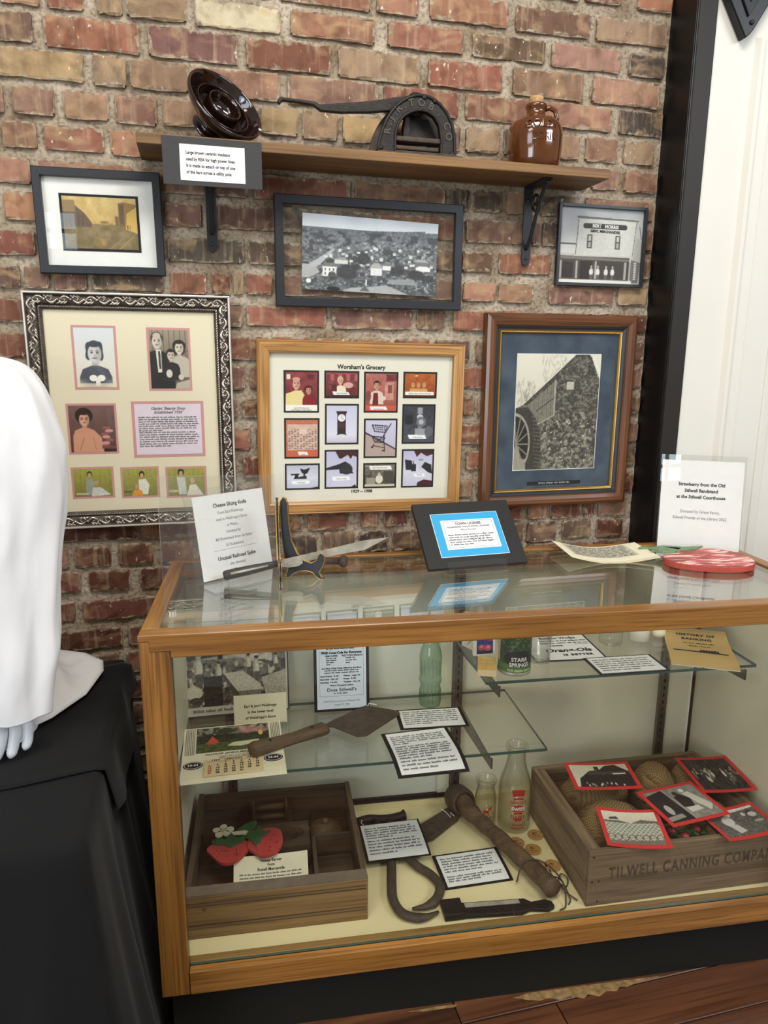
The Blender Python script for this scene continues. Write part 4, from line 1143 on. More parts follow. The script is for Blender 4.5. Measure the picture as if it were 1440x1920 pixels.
# ---------- 5 oak frame with the grocery photographs
f5 = wallframe('framed_collage', 'golden oak frame with twelve grocery store snapshots in a cream mat', .4425, 1.3565, R(-.75))
frame_rails(f5, .587, .477, [(0,0),(0,.016),(.003,.020),(.006,.0185),(.007,.020),(.012,.021),(.028,.021),(.033,.018),(.0345,.014),(.0345,.004)], [M['fr_oakX'],M['fr_oakY']])
obj('mat_board', MB().box(-.26,.26,-.206,.206,.002,.006), plain('ivory_mat_board', rgb(222,218,203), .85, spec=.2), f5)
text("Worsham's Grocery", .0165, M['ink'], f5, -.006, .170, .0066, bold=.0005, sx=.98)
text('1929 \u2013 1988', .0125, M['ink'], f5, -.001, -.1785, .0066, bold=.0004)
RD=(150,66,70)
def snap(kind):
    w,h = (70,82) if kind not in ('a3','b1','c3','d1') else (70,52)
    cv = Cv(w,h,(200,196,214)); asp=w/h
    if kind=='a1':
        cv.grad(0,1,(140,58,64),(104,34,40)); cv.rect(.04,.06,.16,.18,(226,206,190)); cv.rect(.68,.06,.9,.2,(96,40,46)); cv.noise(14,10,10,2)
        person(cv,.34,.30,.13,asp,(80,50,46),(214,160,140),(222,200,140)); cv.poly([(.02,.55),(.5,.46),(.58,.6),(.56,.86),(0,.86)],(224,206,146)); cv.ell(.34,.19,.12,.06,(206,150,132)); person(cv,.72,.46,.09,asp,(56,26,26),(206,140,124),(130,22,32),1.3); cv.rect(0,.84,1,1,(236,230,224))
    elif kind=='a2':
        cv.grad(0,1,(190,112,84),(176,96,70)); cv.poly([(.04,.12),(.98,.12),(.98,.80),(.06,.82)],(206,176,160)); cv.noise(12,20,24,3)
        for j in range(12):
            for i in range(10):
                if (i*7+j*3)%4: cv.rect(.08+.09*i,.26+.045*j,.08+.09*i+.06,.26+.045*j+.022,(90,60,56),.8)
        cv.rect(.42,.25,.66,.38,(222,196,184)); cv.rect(0,.82,1,1,(196,98,70)); cv.poly([(.36,.85),(.66,.86),(.7,.95),(.4,.95)],(236,230,224))
    elif kind=='a3':
        cv.grad(0,.6,(184,184,204),(214,214,228)).grad(.6,1,(206,208,222),(190,192,212)); k=(28,28,34)
        cv.poly([(.12,.38),(.40,.36),(.40,.42),(.16,.44)],k); cv.poly([(.28,.42),(.36,.42),(.40,.6),(.22,.6)],k); cv.poly([(.40,.50),(.62,.46),(.64,.6),(.38,.6)],k); cv.poly([(.42,.14),(.56,.2),(.74,.12),(.66,.34),(.58,.40),(.48,.34)],k); cv.rect(.53,.36,.58,.5,k); cv.poly([(.14,.68),(.70,.66),(.74,.80),(.18,.82)],(240,240,242)); cv.poly([(.75,1),(1,.94),(1,1)],(60,20,26))
    elif kind=='b1':
        cv.grad(0,1,(150,72,76),(96,36,40)); cv.noise(16,14,12,2)
        for i in range(8): cv.rect(.03+.125*i,.08,.12+.125*i,.34,(176,96,92) if i%2 else (116,52,56))
        person(cv,.45,.34,.14,asp,(200,170,140),(222,170,150),(226,216,190)); cv.rect(.18,.5,.34,.9,(88,30,36)); cv.ell(.7,.52,.16,.12,(226,196,180),.8); cv.poly([(.20,.78),(.70,.80),(.76,.92),(.24,.92)],(240,236,230)); cv.rect(0,.92,1,1,(70,30,34))
    elif kind=='b2':
        cv.grad(0,.76,(196,196,218),(214,214,230)).grad(.76,1,(222,220,228),(190,186,206)); k=(44,32,34)
        cv.poly([(.32,.15),(.66,.15),(.66,.20),(.63,.22),(.63,.72),(.35,.72),(.35,.22),(.32,.20)],k); cv.ell(.49,.33,.125,.10,(226,224,226)); cv.rect(.37,.47,.61,.60,(70,48,46)); cv.poly([(.36,.72),(.62,.72),(.66,.79),(.5,.76),(.33,.79)],k); cv.line((.49,.33),(.49,.26),.012,k); cv.line((.49,.33),(.54,.36),.012,k)
    elif kind=='b3':
        cv.grad(0,1,(188,186,212),(206,204,224)); cv.poly([(.30,0),(1,0),(1,.16),(.86,.12),(.80,.22),(.7,.10),(.5,.20),(.42,.20)],(66,26,30)); k=(34,34,40)
        cv.poly([(0,.46),(.40,.36),(.62,.28),(.80,.38),(.86,.58),(.9,.62),(.45,.62),(.42,.50),(0,.52)],k); cv.ell(.66,.5,.2,.15,(46,44,50)); cv.poly([(.18,.70),(.74,.70),(.80,.80),(.22,.82)],(240,240,242)); cv.poly([(.8,1),(.95,.93),(1,1)],(60,24,28)); cv.line((.2,.8),(.05,1),.02,(178,176,200))
    elif kind=='c1':
        cv.grad(0,1,(176,108,100),(150,76,66)); cv.rect(.66,.02,1,.2,(110,50,50)); cv.rect(.62,.24,.9,.7,(196,140,126)); cv.rect(.72,.30,.86,.52,(130,70,64)); cv.noise(14,12,14,5)
        person(cv,.36,.32,.10,asp,(60,34,30),(206,150,128),(216,196,184)); cv.poly([(.26,.52),(.40,.52),(.42,.88),(.22,.88)],(112,22,30)); cv.ell(.58,.66,.08,.06,(220,196,184)); cv.ell(.1,.6,.08,.14,(126,70,66)); cv.rect(0,.84,1,1,(196,86,64)); cv.poly([(.14,.88),(.66,.88),(.72,.97),(.18,.97)],(240,236,230))
    elif kind=='c2':
        cv.grad(0,1,(200,198,218),(186,182,206)); cv.poly([(0,.32),(1,.78),(1,.82),(0,.37)],(60,44,50)); cv.poly([(0,.37),(1,.82),(1,1),(0,1)],(176,156,148)); k=(40,40,46)
        for y0 in (.13,.44):
            s=1 if y0<.3 else .85; x0=.22
            cv.line((x0,y0),(x0+.5*s,y0+.04),.03,k); cv.line((x0,y0),(x0+.08,y0+.18*s),.025,k); cv.line((x0+.08,y0+.18*s),(x0+.42*s,y0+.21*s),.03,k); cv.line((x0+.5*s,y0+.04),(x0+.42*s,y0+.21*s),.025,k)
            for q in range(6): cv.line((x0+.02+.08*q*s,y0),(x0+.09+.06*q*s,y0+.18*s),.012,k)
            for q in range(3): cv.line((x0+.02*q,y0+.05*q),(x0+.48*s-.02*q,y0+.04+.05*q),.012,k)
        cv.line((.84,.10),(.60,.42),.03,k); cv.line((.60,.42),(.64,.86),.03,k); cv.line((.28,.66),(.24,.76),.03,k); cv.line((.26,.70),(.62,.76),.025,k); cv.line((.64,.42),(.34,.62),.025,k); cv.ell(.585,.84,.035,.025,k); cv.ell(.22,.74,.03,.025,k)
    elif kind=='c3':
        cv.grad(0,1,(120,116,104),(60,56,50)); cv.noise(26,14,12,7); cv.ell(.48,.66,.12,.2,(216,212,196)); cv.ell(.48,.44,.05,.08,(190,176,156)); cv.rect(.05,.6,.35,.9,(150,146,130)); cv.rect(.62,.3,.95,.8,(70,66,60)); cv.poly([(.14,.06),(.86,.06),(.90,.24),(.18,.24)],(236,234,226)); cv.rect(0,.88,1,1,(196,190,170))
    elif kind=='d1':
        cv.grad(0,1,(176,96,40),(140,62,26)); cv.noise(14,10,8,3)
        for x in (.27,.45,.63): cv.ell(x,.50,.06,.12,(196,140,96)); cv.poly([(x-.1,.64),(x+.1,.64),(x+.12,.86),(x-.12,.86)],(206,156,90))
        cv.ell(.38,.1,.05,.03,(226,196,150)); cv.rect(.02,.78,.95,.92,(240,236,228)); cv.rect(0,.92,1,1,(90,40,20))
    elif kind=='d2':
        cv.grad(0,1,(54,56,64),(74,76,86)); cv.noise(12,12,14,4); g=(150,152,158)
        cv.rect(.46,.05,.62,.22,g); cv.ell(.54,.30,.10,.07,(196,198,204)); cv.rect(.48,.3,.60,.7,(126,128,134)); cv.ell(.58,.44,.16,.14,(110,112,118)); cv.ell(.58,.44,.08,.07,(176,178,184)); cv.rect(.38,.62,.8,.84,(150,152,158)); cv.ell(.84,.7,.14,.14,(96,98,104)); cv.rect(.04,.25,.3,.5,(34,36,42)); cv.poly([(.14,.79),(.70,.80),(.78,.90),(.2,.90)],(240,240,242))
    else:
        cv.grad(0,.5,(184,180,208),(206,204,224)).grad(.5,1,(214,212,226),(196,194,214)); cv.poly([(.36,0),(1,0),(1,.1),(.8,.16),(.6,.06),(.46,.18)],(66,26,30)); k=(36,36,42)
        cv.poly([(.06,.24),(.30,.28),(.32,.54),(.10,.54)],k); cv.poly([(.28,.38),(.44,.38),(.44,.58),(.28,.58)],k); cv.line((.34,.3),(.36,.38),.03,k); cv.rect(.53,.24,.68,.54,(196,198,206)); cv.rect(.53,.24,.68,.28,(130,132,140)); cv.poly([(.62,.46),(.74,.32),(.96,.40),(1,.66),(.86,.62)],k); cv.poly([(.5,.90),(.72,.82),(1,.86),(1,1),(.48,1)],(70,28,32)); cv.poly([(.36,.65),(.72,.65),(.76,.74),(.40,.74)],(240,240,242))
    return cv
SN = [('a1',-.173,.102,.097,.114),('a2',-.172,-.026,.098,.112),('a3',-.171,-.133,.098,.074),('b1',-.061,.122,.098,.075),('b2',-.060,.013,.096,.113),('b3',-.060,-.114,.097,.111),
 ('c1',.051,.102,.099,.113),('c2',.052,-.027,.098,.112),('c3',.052,-.134,.098,.073),('d1',.165,.123,.100,.074),('d2',.164,.013,.099,.113),('d3',.165,-.115,.098,.112)]
cap = {'a1':('Bob Ed Worsham and\nGranddaughter Angie Hopkins',.0,-.047),'b1':('Opal Worsham',.0,-.0235),'c1':('Opal Worsham',-.006,-.0465),'d1':('Bob Ed, Opal, and Tina Worsham',0,-.0235),'a2':('1978',.003,-.045),
       'd2':('Coffee Grinder',-.002,-.0375),'a3':('Candy Scale',-.004,-.0165),'b3':('Tobacco Cutter',.0,-.027),'c3':('Bob & Opal Worsham',.0,.0225),'d3':('Brooms',.006,-.019)}
for k,x,y,w,h in SN:
    q = obj('snapshot_border', MB().box(x-w/2,x+w/2,y-h/2,y+h/2,.006,.0065), M['card_black'], f5)
    picture('snapshot', snap(k), w-.010, h-.010, M['print'], q, x, y, .0068)
    if k in cap:
        t, dx, dy = cap[k]
        text(t, .0052 if '\n' in t else .0056, M['ink'], q, x+dx, y+dy, .0071, sx=.86, name='caption')
pane(f5, .519, .409, .0085)
# ---------- 6 water mill
f6 = wallframe('framed_photograph', 'dark walnut frame with gold lip and blue mat around an old water mill photograph', 1.041, 1.3965, R(.1))
frame_rails(f6, .488, .569, [(0,0),(0,.016),(.004,.024),(.012,.029),(.022,.028),(.031,.023),(.034,.018)], [M['walnutX'],M['walnutY']])
frame_rails(f6, .420, .501, [(0,.004),(0,.018),(.004,.0175),(.010,.013),(.0125,.013)], [M['black_frame'],M['black_frame']], 'dark_step_rail')
frame_rails(f6, .396, .477, [(0,.004),(0,.0125),(.0015,.0150),(.004,.0135),(.0055,.0150),(.008,.012),(.0085,.006)], [M['gold'],M['gold']], 'gold_lip_rail')
def bluemat():
    m, nt, b = newmat('blue_suede_mat'); tc=N(nt,'ShaderNodeTexCoord'); n=N(nt,'ShaderNodeTexNoise'); n.inputs['Scale'].default_value=14; n.inputs['Detail'].default_value=6
    nt.links.new(tc.outputs['Object'],n.inputs['Vector']); r=N(nt,'ShaderNodeValToRGB'); e=r.color_ramp.elements
    e[0].position=.3; e[0].color=rgb(54,64,78); e[1].position=.7; e[1].color=rgb(80,92,106)
    nt.links.new(n.outputs['Fac'],r.inputs['Fac']); nt.links.new(r.outputs[0],b.inputs['Base Color']); b.inputs['Roughness'].default_value=.95; b.inputs['Specular IOR Level'].default_value=.1
    return m
obj('mat_board', MB().box(-.192,.192,-.2325,.2325,.002,.0055), bluemat(), f6)
obj('mat_bevel', MB().box(-.137,.137,-.174,.172,.0055,.0058), M['paper'], f6)
cv = Cv(150,196,(226,222,206)); cv.grad(0,.5,(222,218,202),(206,202,186))
# bare branches
rr = random.Random(8)
for k in range(70):
    x=rr.uniform(.3,.62); y=rr.uniform(.0,.28); a=rr.uniform(-2.2,-.6); l=rr.uniform(.03,.1)
    cv.line((x,y),(x+l*math.cos(a),y+l*math.sin(a)*.75),.005,(150,146,132),.7)
for k in range(80):
    x=rr.uniform(.0,.22); y=rr.uniform(.26,.46); a=rr.uniform(-2.0,-1.0); l=rr.uniform(.03,.1)
    cv.line((x,y),(x+l*math.cos(a),y+l*math.sin(a)*.75),.005,(140,136,122),.75)
mill = [(.10,.43),(.70,0),(.88,0),(1,.13),(1,1),(0,1),(0,.46)]
cv.poly(mill,(96,92,82)); 
mk = Cv(150,196,(0,0,0)); mk.poly(mill,(255,255,255)); mkm = mk.a[...,0]/255.
cv.noise(40,60,80,3,mkm).noise(26,140,180,4,mkm)
cv.blotch((150,146,130),30,40,6,.58,mkm*cv.region(.3,.5,1,1),.8); cv.blotch((52,50,46),22,30,7,.55,mkm,.6); cv.blotch((206,200,184),60,80,14,.8,mkm*cv.region(.35,.55,1,1),.9)
cv.line((.10,.43),(.72,0),.014,(70,66,58)); cv.poly([(.88,0),(1,.13),(1,.22),(.9,.05)],(226,222,206)); cv.poly([(.86,0),(1,0),(1,.14)],(222,218,202))
cv.poly([(.10,.46),(.47,.22),(.47,.52),(.27,.60)],(128,124,112))
for k in range(14):
    t=k/14; cv.line((.12+.35*t,.455-.235*t),(.12+.35*t,.50+.05*t+.06*(t<.5)),.006,(84,80,72))
cv.line((.25,.485),(.47,.365),.012,(70,66,60)); cv.line((.27,.6),(.47,.52),.012,(170,164,150)); cv.rect(.455,.22,.475,.52,(160,156,144)); cv.rect(.60,.235,.69,.30,(186,180,166))
# wheel
cv.poly([(0,.46),(.15,.45),(.25,.55),(.31,.7),(.33,.85),(.28,1),(0,1)],(60,57,52))
for k in range(15):
    y=.50+.033*k; cv.line((.20+.004*k,y),(.31+.002*k,y+.01),.009,(104,100,90))
cv.ell(.0,.77,.19,.27,(36,34,32)); 
th = np.hypot((cv.U-0)/.19,(cv.V-.77)/.27); cv.mix(((th>.9)&(th<1.0)).astype(float),(160,154,140))
for k in range(9):
    a=-PI/2+k*PI/8; cv.line((.02,.77),(.0+.18*math.cos(a),.77+.26*math.sin(a)),.013,(136,130,118))
cv.poly([(0,.80),(.06,.79),(.08,.9),(.14,.9),(.15,1),(0,1)],(150,146,132)); cv.noise(18,130,170,21,mkm)
picture('photograph', cv, .270, .342, M['print'], f6, .0, -.001, .0062)
obj('caption_strip', MB().box(-.087,.093,-.2205,-.2095,.0055,.0062), M['card_black'], f6)
text('SITTING  SPRINGS  OLD  WATER  MILL', .0062, M['ink_white'], f6, .003, -.215, .0066, sx=.98, name='caption')
pane(f6, .378, .459, .008)
# ================================================================== ON TOP OF THE CASE
TT = 1.0062
def sheetroot(name, label, cat, x, y, z, yaw, tilt, group=None):
    """sheet-space root: local x along the bottom edge, local y up the sheet, local z towards the viewer; tilt leans it back"""
    o = thing(name, label, cat, group=group)
    o.matrix_world = CM @ Matrix.Translation((x,y,z)) @ Matrix.Rotation(R(yaw),4,'Z') @ Matrix.Rotation(R(90)-R(tilt),4,'X')
    return o
def flatroot(name, label, cat, x, y, z, yaw, group=None):
    """sheet-space root lying flat: local x right, local y away from the viewer, local z up"""
    o = thing(name, label, cat, group=group)
    o.matrix_world = CM @ Matrix.Translation((x,y,z)) @ Matrix.Rotation(R(yaw),4,'Z')
    return o
def acrylic_sheet(name, parent, x0,x1,y0,y1,z0,z1, thin=2):
    return glass_sheet(name, x0,x1,y0,y1,z0,z1, M['acrylic'], M['acrylic_edge'], parent, thin)

# ---- slanted sign about the cheese knife
sg = sheetroot('sign_holder', 'clear acrylic sign holder leaning back with a typed cheese slicing knife notice', 'sign holder', .103, .333, TT+.001, 36.0, 11.0)
acrylic_sheet('front_panel', sg, -.022,.222,0,.232,.0014,.0032)
acrylic_sheet('back_panel', sg, -.022,.222,0,.232,-.0032,-.0014)
ft = glass_sheet('foot', -.022,.222,.0,.09,.0,.0022, M['acrylic'], M['acrylic_edge'], sg, 2)
ft.rotation_euler = (-R(90)+R(11)+R(180),0,0); ft.location = (0,.0026,-.0034)
obj('notice_sheet', MB().box(.0,.208,.004,.213,-.0008,.0003), M['paper'], sg)
cxs = .104
text('Cheese Slicing Knife', .0135, M['ink'], sg, cxs, .185, .0008, bold=.0003, sx=.9)
for i, t in enumerate(('From Earl Waldropp,',"used in Waldropp's Store",'in Watts.','Donated by','Bill Rodenbeck from his father','Ed Rodenbeck.')):
    text(t, .0105, M['ink_grey'], sg, cxs, .166-.0165*i, .0008, sx=.85)
obj('rule_line', MB().box(.04,.17,.0725,.0731,.0003,.0006), M['ink_grey'], sg)
text('Unusual Railroad Spike', .0135, M['ink'], sg, cxs, .052, .0008, bold=.0003, sx=.9)
for i, t in enumerate(('also donated','by the Rodenbecks.')): text(t, .0105, M['ink_grey'], sg, cxs, .035-.0165*i, .0008, sx=.85)

# ---- empty upright holder at the front left corner
eh = sheetroot('sign_holder', 'empty upright clear acrylic sign holder at the front left corner of the case top', 'sign holder', .046, .062, TT+.0005, 0, 0)
acrylic_sheet('front_panel', eh, 0,.232,.0,.312,.0,.0022)
acrylic_sheet('back_panel', eh, 0,.232,.0,.312,-.0062,-.004)
glass_sheet('foot', 0,.232,.0,.0022,-.070,-.0064, M['acrylic'], M['acrylic_edge'], eh, 1)
obj('barcode_label', MB().box(.010,.011,.018,.030,.0024,.0027).box(.0125,.0132,.018,.030,.0024,.0027).box(.0155,.0165,.018,.030,.0024,.0027).box(.0185,.0195,.019,.031,.0024,.0027).box(.022,.0228,.019,.031,.0024,.0027), M['paper'], eh)

# ---- black easel with gilt edges
es = thing('plate_easel', 'black wooden plate easel with gilt edges holding the cheese knife', 'easel')
es.matrix_world = CM @ Matrix.Translation((.288,.372,TT)) 
prof = [(.0,.0),(.012,.004),(.018,.022),(.010,.05),(.004,.10),(.0,.17),(.002,.196),(.008,.206),(.015,.204),(.020,.19),(.022,.14),(.028,.095),(.042,.064),(.060,.046),(.078,.040),(.090,.046),(.098,.062),(.104,.068),(.111,.062),(.113,.048),(.106,.030),(.098,.018),(.104,.006),(.112,.0),(.098,-.0),(.090,.006),(.082,.016),(.066,.020),(.045,.018),(.030,.010),(.022,.0)]
def plate(yaw, x, y):
    mb = MB(); 
    p = obj('side_plate', MB().prism(prof, -.003, .003), M['black_frame'], es)
    p.matrix_local = Matrix.Translation((x,y,0)) @ Matrix.Rotation(yaw,4,'Z') @ Matrix.Rotation(R(90),4,'X')
    g = obj('gilt_edge', MB().tube([(a,b,.003) for a,b in prof], .0011, 6, closed=True), M['gold'], p, smooth=True)
    g2 = obj('gilt_edge', MB().tube([(a,b,-.003) for a,b in prof], .0011, 6, closed=True), M['gold'], p, smooth=True)
plate(R(-18), .004, .0)
plate(R(-88), -.004, .004)

# ---- cheese knife resting across the easel
kn = thing('cheese_knife', 'old steel cheese slicing knife with rounded handle lying across the easel', 'knife')
A = Vector((.150,.325,1.0285)); B = Vector((.570,.385,1.093)); d = (B-A); Lk = d.length; xax = d.normalized()
yax = Vector((0,0,1)).cross(xax).normalized(); zax = xax.cross(yax)
kn.matrix_world = CM @ (Matrix.Translation(A) @ Matrix((xax,yax,zax)).transposed().to_4x4())
def loft(secs, n=14):
    """secs: (x, half width y, half height z, dz)"""
    mb = MB(); vs=[]; fs=[]
    for x,wy,hz,dz in secs:
        for k in range(n):
            a=2*PI*k/n; vs.append((x, wy*math.cos(a), dz+hz*math.sin(a)))
    for i in range(len(secs)-1):
        for k in range(n):
            k2=(k+1)%n; fs.append((i*n+k,(i+1)*n+k,(i+1)*n+k2,i*n+k2))
    fs.append(tuple(range(n))); fs.append(tuple((len(secs)-1)*n+k for k in range(n-1,-1,-1)))
    return mb.add(vs,fs)
obj('handle', loft([(.0,.006,.008,0),(.004,.010,.012,0),(.03,.011,.0125,0),(.08,.010,.011,0),(.12,.008,.009,0),(.145,.006,.008,0)]), M['dark_iron'], kn, smooth=True)
obj('handle_inlay', MB().tube([(.018,-.0095,.004),(.06,-.010,.0035),(.11,-.0085,.003)], [.003,.0032,.002], 8), M['steel'], kn, smooth=True)
bl = [(.14,-.008),(.16,-.016),(.185,-.018),(.20,-.012),(.23,-.010),(.30,-.012),(.36,-.015),(Lk,.004),(.36,.010),(.28,.0085),(.20,.008),(.14,.008)]
bp_ = obj('blade', MB().prism(bl,-.0012,.0012), M['steel'], kn); bp_.rotation_euler=(R(90),0,0)

# ---- railroad spike
rs = thing('railroad_spike', 'rusty brown railroad spike with round head lying behind the easel', 'spike')
A = Vector((.330,.485,TT+.0115)); B = Vector((.458,.425,TT+.0185)); xax=(B-A).normalized(); Ls=(B-A).length; yax=Vector((0,0,1)).cross(xax).normalized(); zax=xax.cross(yax)
rs.matrix_world = CM @ (Matrix.Translation(A) @ Matrix((xax,yax,zax)).transposed().to_4x4())
obj('shank', loft([(0,.001,.004,0),(.03,.008,.008,0),(Ls-.012,.0095,.0095,0)],8), M['rust'], rs, smooth=True)
obj('head', loft([(Ls-.014,.010,.010,0),(Ls-.008,.015,.015,0),(Ls,.0165,.0165,0),(Ls+.005,.014,.014,0),(Ls+.0065,.004,.004,0)],14), M['rust'], rs, smooth=True)

# ---- framed licence on an acrylic easel
lc = sheetroot('mounted_licence', 'black mounted town licence on bright blue mat leaning on the case top', 'plaque', .668, .339, TT+.012, 7.6, 45.5)
obj('black_board', MB().box(0,.284,0,.204,-.012,.002), plain('black_mount', rgb(40,39,38), .6, spec=.3), lc, bevel=.002)
obj('blue_mat', MB().box(.044,.238,.032,.165,.002,.0036), plain('bright_blue_mat', rgb(62,160,208), .8, spec=.2), lc)
obj('mat_bevel', MB().box(.0425,.2395,.0305,.1665,.002,.0030), M['paper'], lc)
obj('licence_sheet', MB().box(.066,.222,.052,.144,.0036,.0042), M['paper'], lc)
bd = MB()
for x0,x1,y0,y1 in ((.073,.216,.0565,.0572),(.073,.216,.1395,.1402),(.073,.0737,.0565,.14),(.2153,.216,.0565,.14)): bd.box(x0,x1,y0,y1,.0042,.0045)
obj('border_rule', bd, M['ink_grey'], lc)
text('TOWN LICENSE', .0105, M['ink_grey'], lc, .144, .131, .0047, bold=.0004)
text('INCORPORATED TOWN OF STILWELL, OKLAHOMA', .0056, M['ink_grey'], lc, .144, .121, .0047, bold=.0002, sx=.95)
text('Office of the Clerk', .0068, M['ink'], lc, .140, .112, .0047, sx=.9)
wordlines(M['ink_grey'], lc, .078, .212, .096, .066, 5, .0042, .0047, 21, .05)
obj('signature', MB().tube([(.125+.004*k, .083+.005*math.sin(k*1.9)+.001*k*math.sin(k), .0048) for k in range(20)], .00035, 5), M['ink'], lc)
ea = flatroot('acrylic_easel', 'small clear acrylic easel propping up the blue matted licence', 'easel', .715, .352, TT+.0005, 7.6)
g1 = glass_sheet('lip', 0,.166,-.002,.0,.0,.034, M['acrylic'], M['acrylic_edge'], ea, 1); g1.location=(0,-.030,0); g1.rotation_euler=(R(-30),0,0)
glass_sheet('base', 0,.166,-.032,.12,.0,.0022, M['acrylic'], M['acrylic_edge'], ea, 2)
g2 = glass_sheet('back', 0,.166,-.001,.001,.0,.12, M['acrylic'], M['acrylic_edge'], ea, 1); g2.location=(0,.024,.002); g2.rotation_euler=(R(-45.5),0,0)

# ---- loose printed sheets
ps = flatroot('printed_sheets', 'loose white printed sheets with curling edges lying beside the painted strawberry', 'paper', 1.205, .464, TT+.001, -3)
def curl(u,v):
    x=-.128+.256*u; y=-.083+.150*v
    z=.006+.016*(abs(u-.5)*2)**2.2*(1 if u<.5 else .55)-.0055*math.sin(u*PI)**2+.004*v*(1-u)
    return x,y,z
for k in range(3):
    obj('sheet', MB().slab(lambda u,v,k=k: (curl(u,v)[0]+.002*k, curl(u,v)[1]-.003*k, curl(u,v)[2]-.0016*k), 20, 8, .0006), M['cream_paper'], ps, smooth=False)
zf = lambda x,y: curl((x+.128)/.256,(y+.083)/.150)[2]
M['grey_print'] = plain('grey_printed_field', rgb(196,190,168), .85, spec=.1)
obj('printed_field', MB().grid(lambda u,v: (-.100+.190*u, -.048+.106*v, zf(-.100+.190*u,-.048+.106*v)+.0006),20,8), M['grey_print'], ps)
wordlines(M['ink_grey'], ps, -.092, .082, .050, -.040, 9, .0062, .0012, 31, .0, zf)

# ---- painted wooden strawberry
stw = flatroot('painted_strawberry', 'large flat wooden strawberry painted red and white with green leaves on the case top', 'strawberry sign', 1.455, .335, TT+.0005, 0)
def berrymat(name, c0, c1, c2):
    m, nt, b = newmat(name); tc=N(nt,'ShaderNodeTexCoord'); mp=N(nt,'ShaderNodeMapping'); mp.inputs['Rotation'].default_value=(0,0,R(35)); mp.inputs['Scale'].default_value=(14,60,20)
    nt.links.new(tc.outputs['Object'],mp.inputs['Vector']); n=N(nt,'ShaderNodeTexNoise'); n.inputs['Scale'].default_value=1; n.inputs['Detail'].default_value=4; n.inputs['Distortion'].default_value=.8
    nt.links.new(mp.outputs[0],n.inputs['Vector']); r=N(nt,'ShaderNodeValToRGB'); e=r.color_ramp.elements
    e[0].position=.40; e[0].color=c0; e[1].position=.52; e[1].color=c1; x=r.color_ramp.elements.new(.62); x.color=c2
    nt.links.new(n.outputs['Fac'],r.inputs['Fac']); nt.links.new(r.outputs[0],b.inputs['Base Color']); b.inputs['Roughness'].default_value=.6
    return m
bp2 = []
for k in range(40):
    a = 2*PI*k/40; r = 1-.06*math.cos(3*a); bp2.append((.122*r*math.cos(a), .094*r*math.sin(a)))
obj('berry', MB().prism(bp2,0,.016), plain('strawberry_side_red', rgb(172,66,56), .55, var=.15, scale=30), stw, bevel=.002)
obj('berry_face', MB().prism([(x*.985,y*.985) for x,y in bp2],.0155,.0168), berrymat('strawberry_paint', rgb(128,74,66), rgb(198,84,84), rgb(236,204,190)), stw)
LFm = plain('leaf_green_paint', rgb(112,142,104), .6, var=.3, scale=40)
def leaf(pts, z): return obj('leaf', MB().prism(pts, z, z+.006), LFm, stw, bevel=.001)
leaf([(-.130,.118),(-.06,.135),(-.012,.118),(-.06,.098),(-.10,.095)],.012)
leaf([(-.075,.105),(-.02,.098),(.045,.100),(.0,.072),(-.05,.07)],.0165)
leaf([(-.13,.075),(-.07,.105),(-.03,.085),(-.07,.052),(-.10,.05)],.0165)
leaf([(-.13,.128),(-.145,.118),(-.09,.09),(-.08,.11)],.014)

# ---- sign about the strawberry
s2 = sheetroot('sign_holder', 'clear acrylic sign holder with a typed strawberry notice at the right end of the case', 'sign holder', 1.403, .513, TT+.001, -25.0, 10.5)
acrylic_sheet('front_panel', s2, -.004,.228,0,.278,.0012,.003)
acrylic_sheet('back_panel', s2, -.004,.228,0,.278,-.003,-.0012)
obj('notice_sheet', MB().box(.0,.2225,.002,.262,-.0008,.0003), M['paper'], s2)
for i,t in enumerate(('Strawberry from the Old','Stilwell Bandstand','at the Stilwell Courthouse')): text(t, .0135, M['ink'], s2, .111, .192-.0185*i, .0008, bold=.0004, sx=.92)
for i,t in enumerate(('Donated by Grace Ferris,','Stilwell Friends of the Library 2022')): text(t, .0122, M['ink_grey'], s2, .111, .112-.0185*i, .0008, sx=.85)

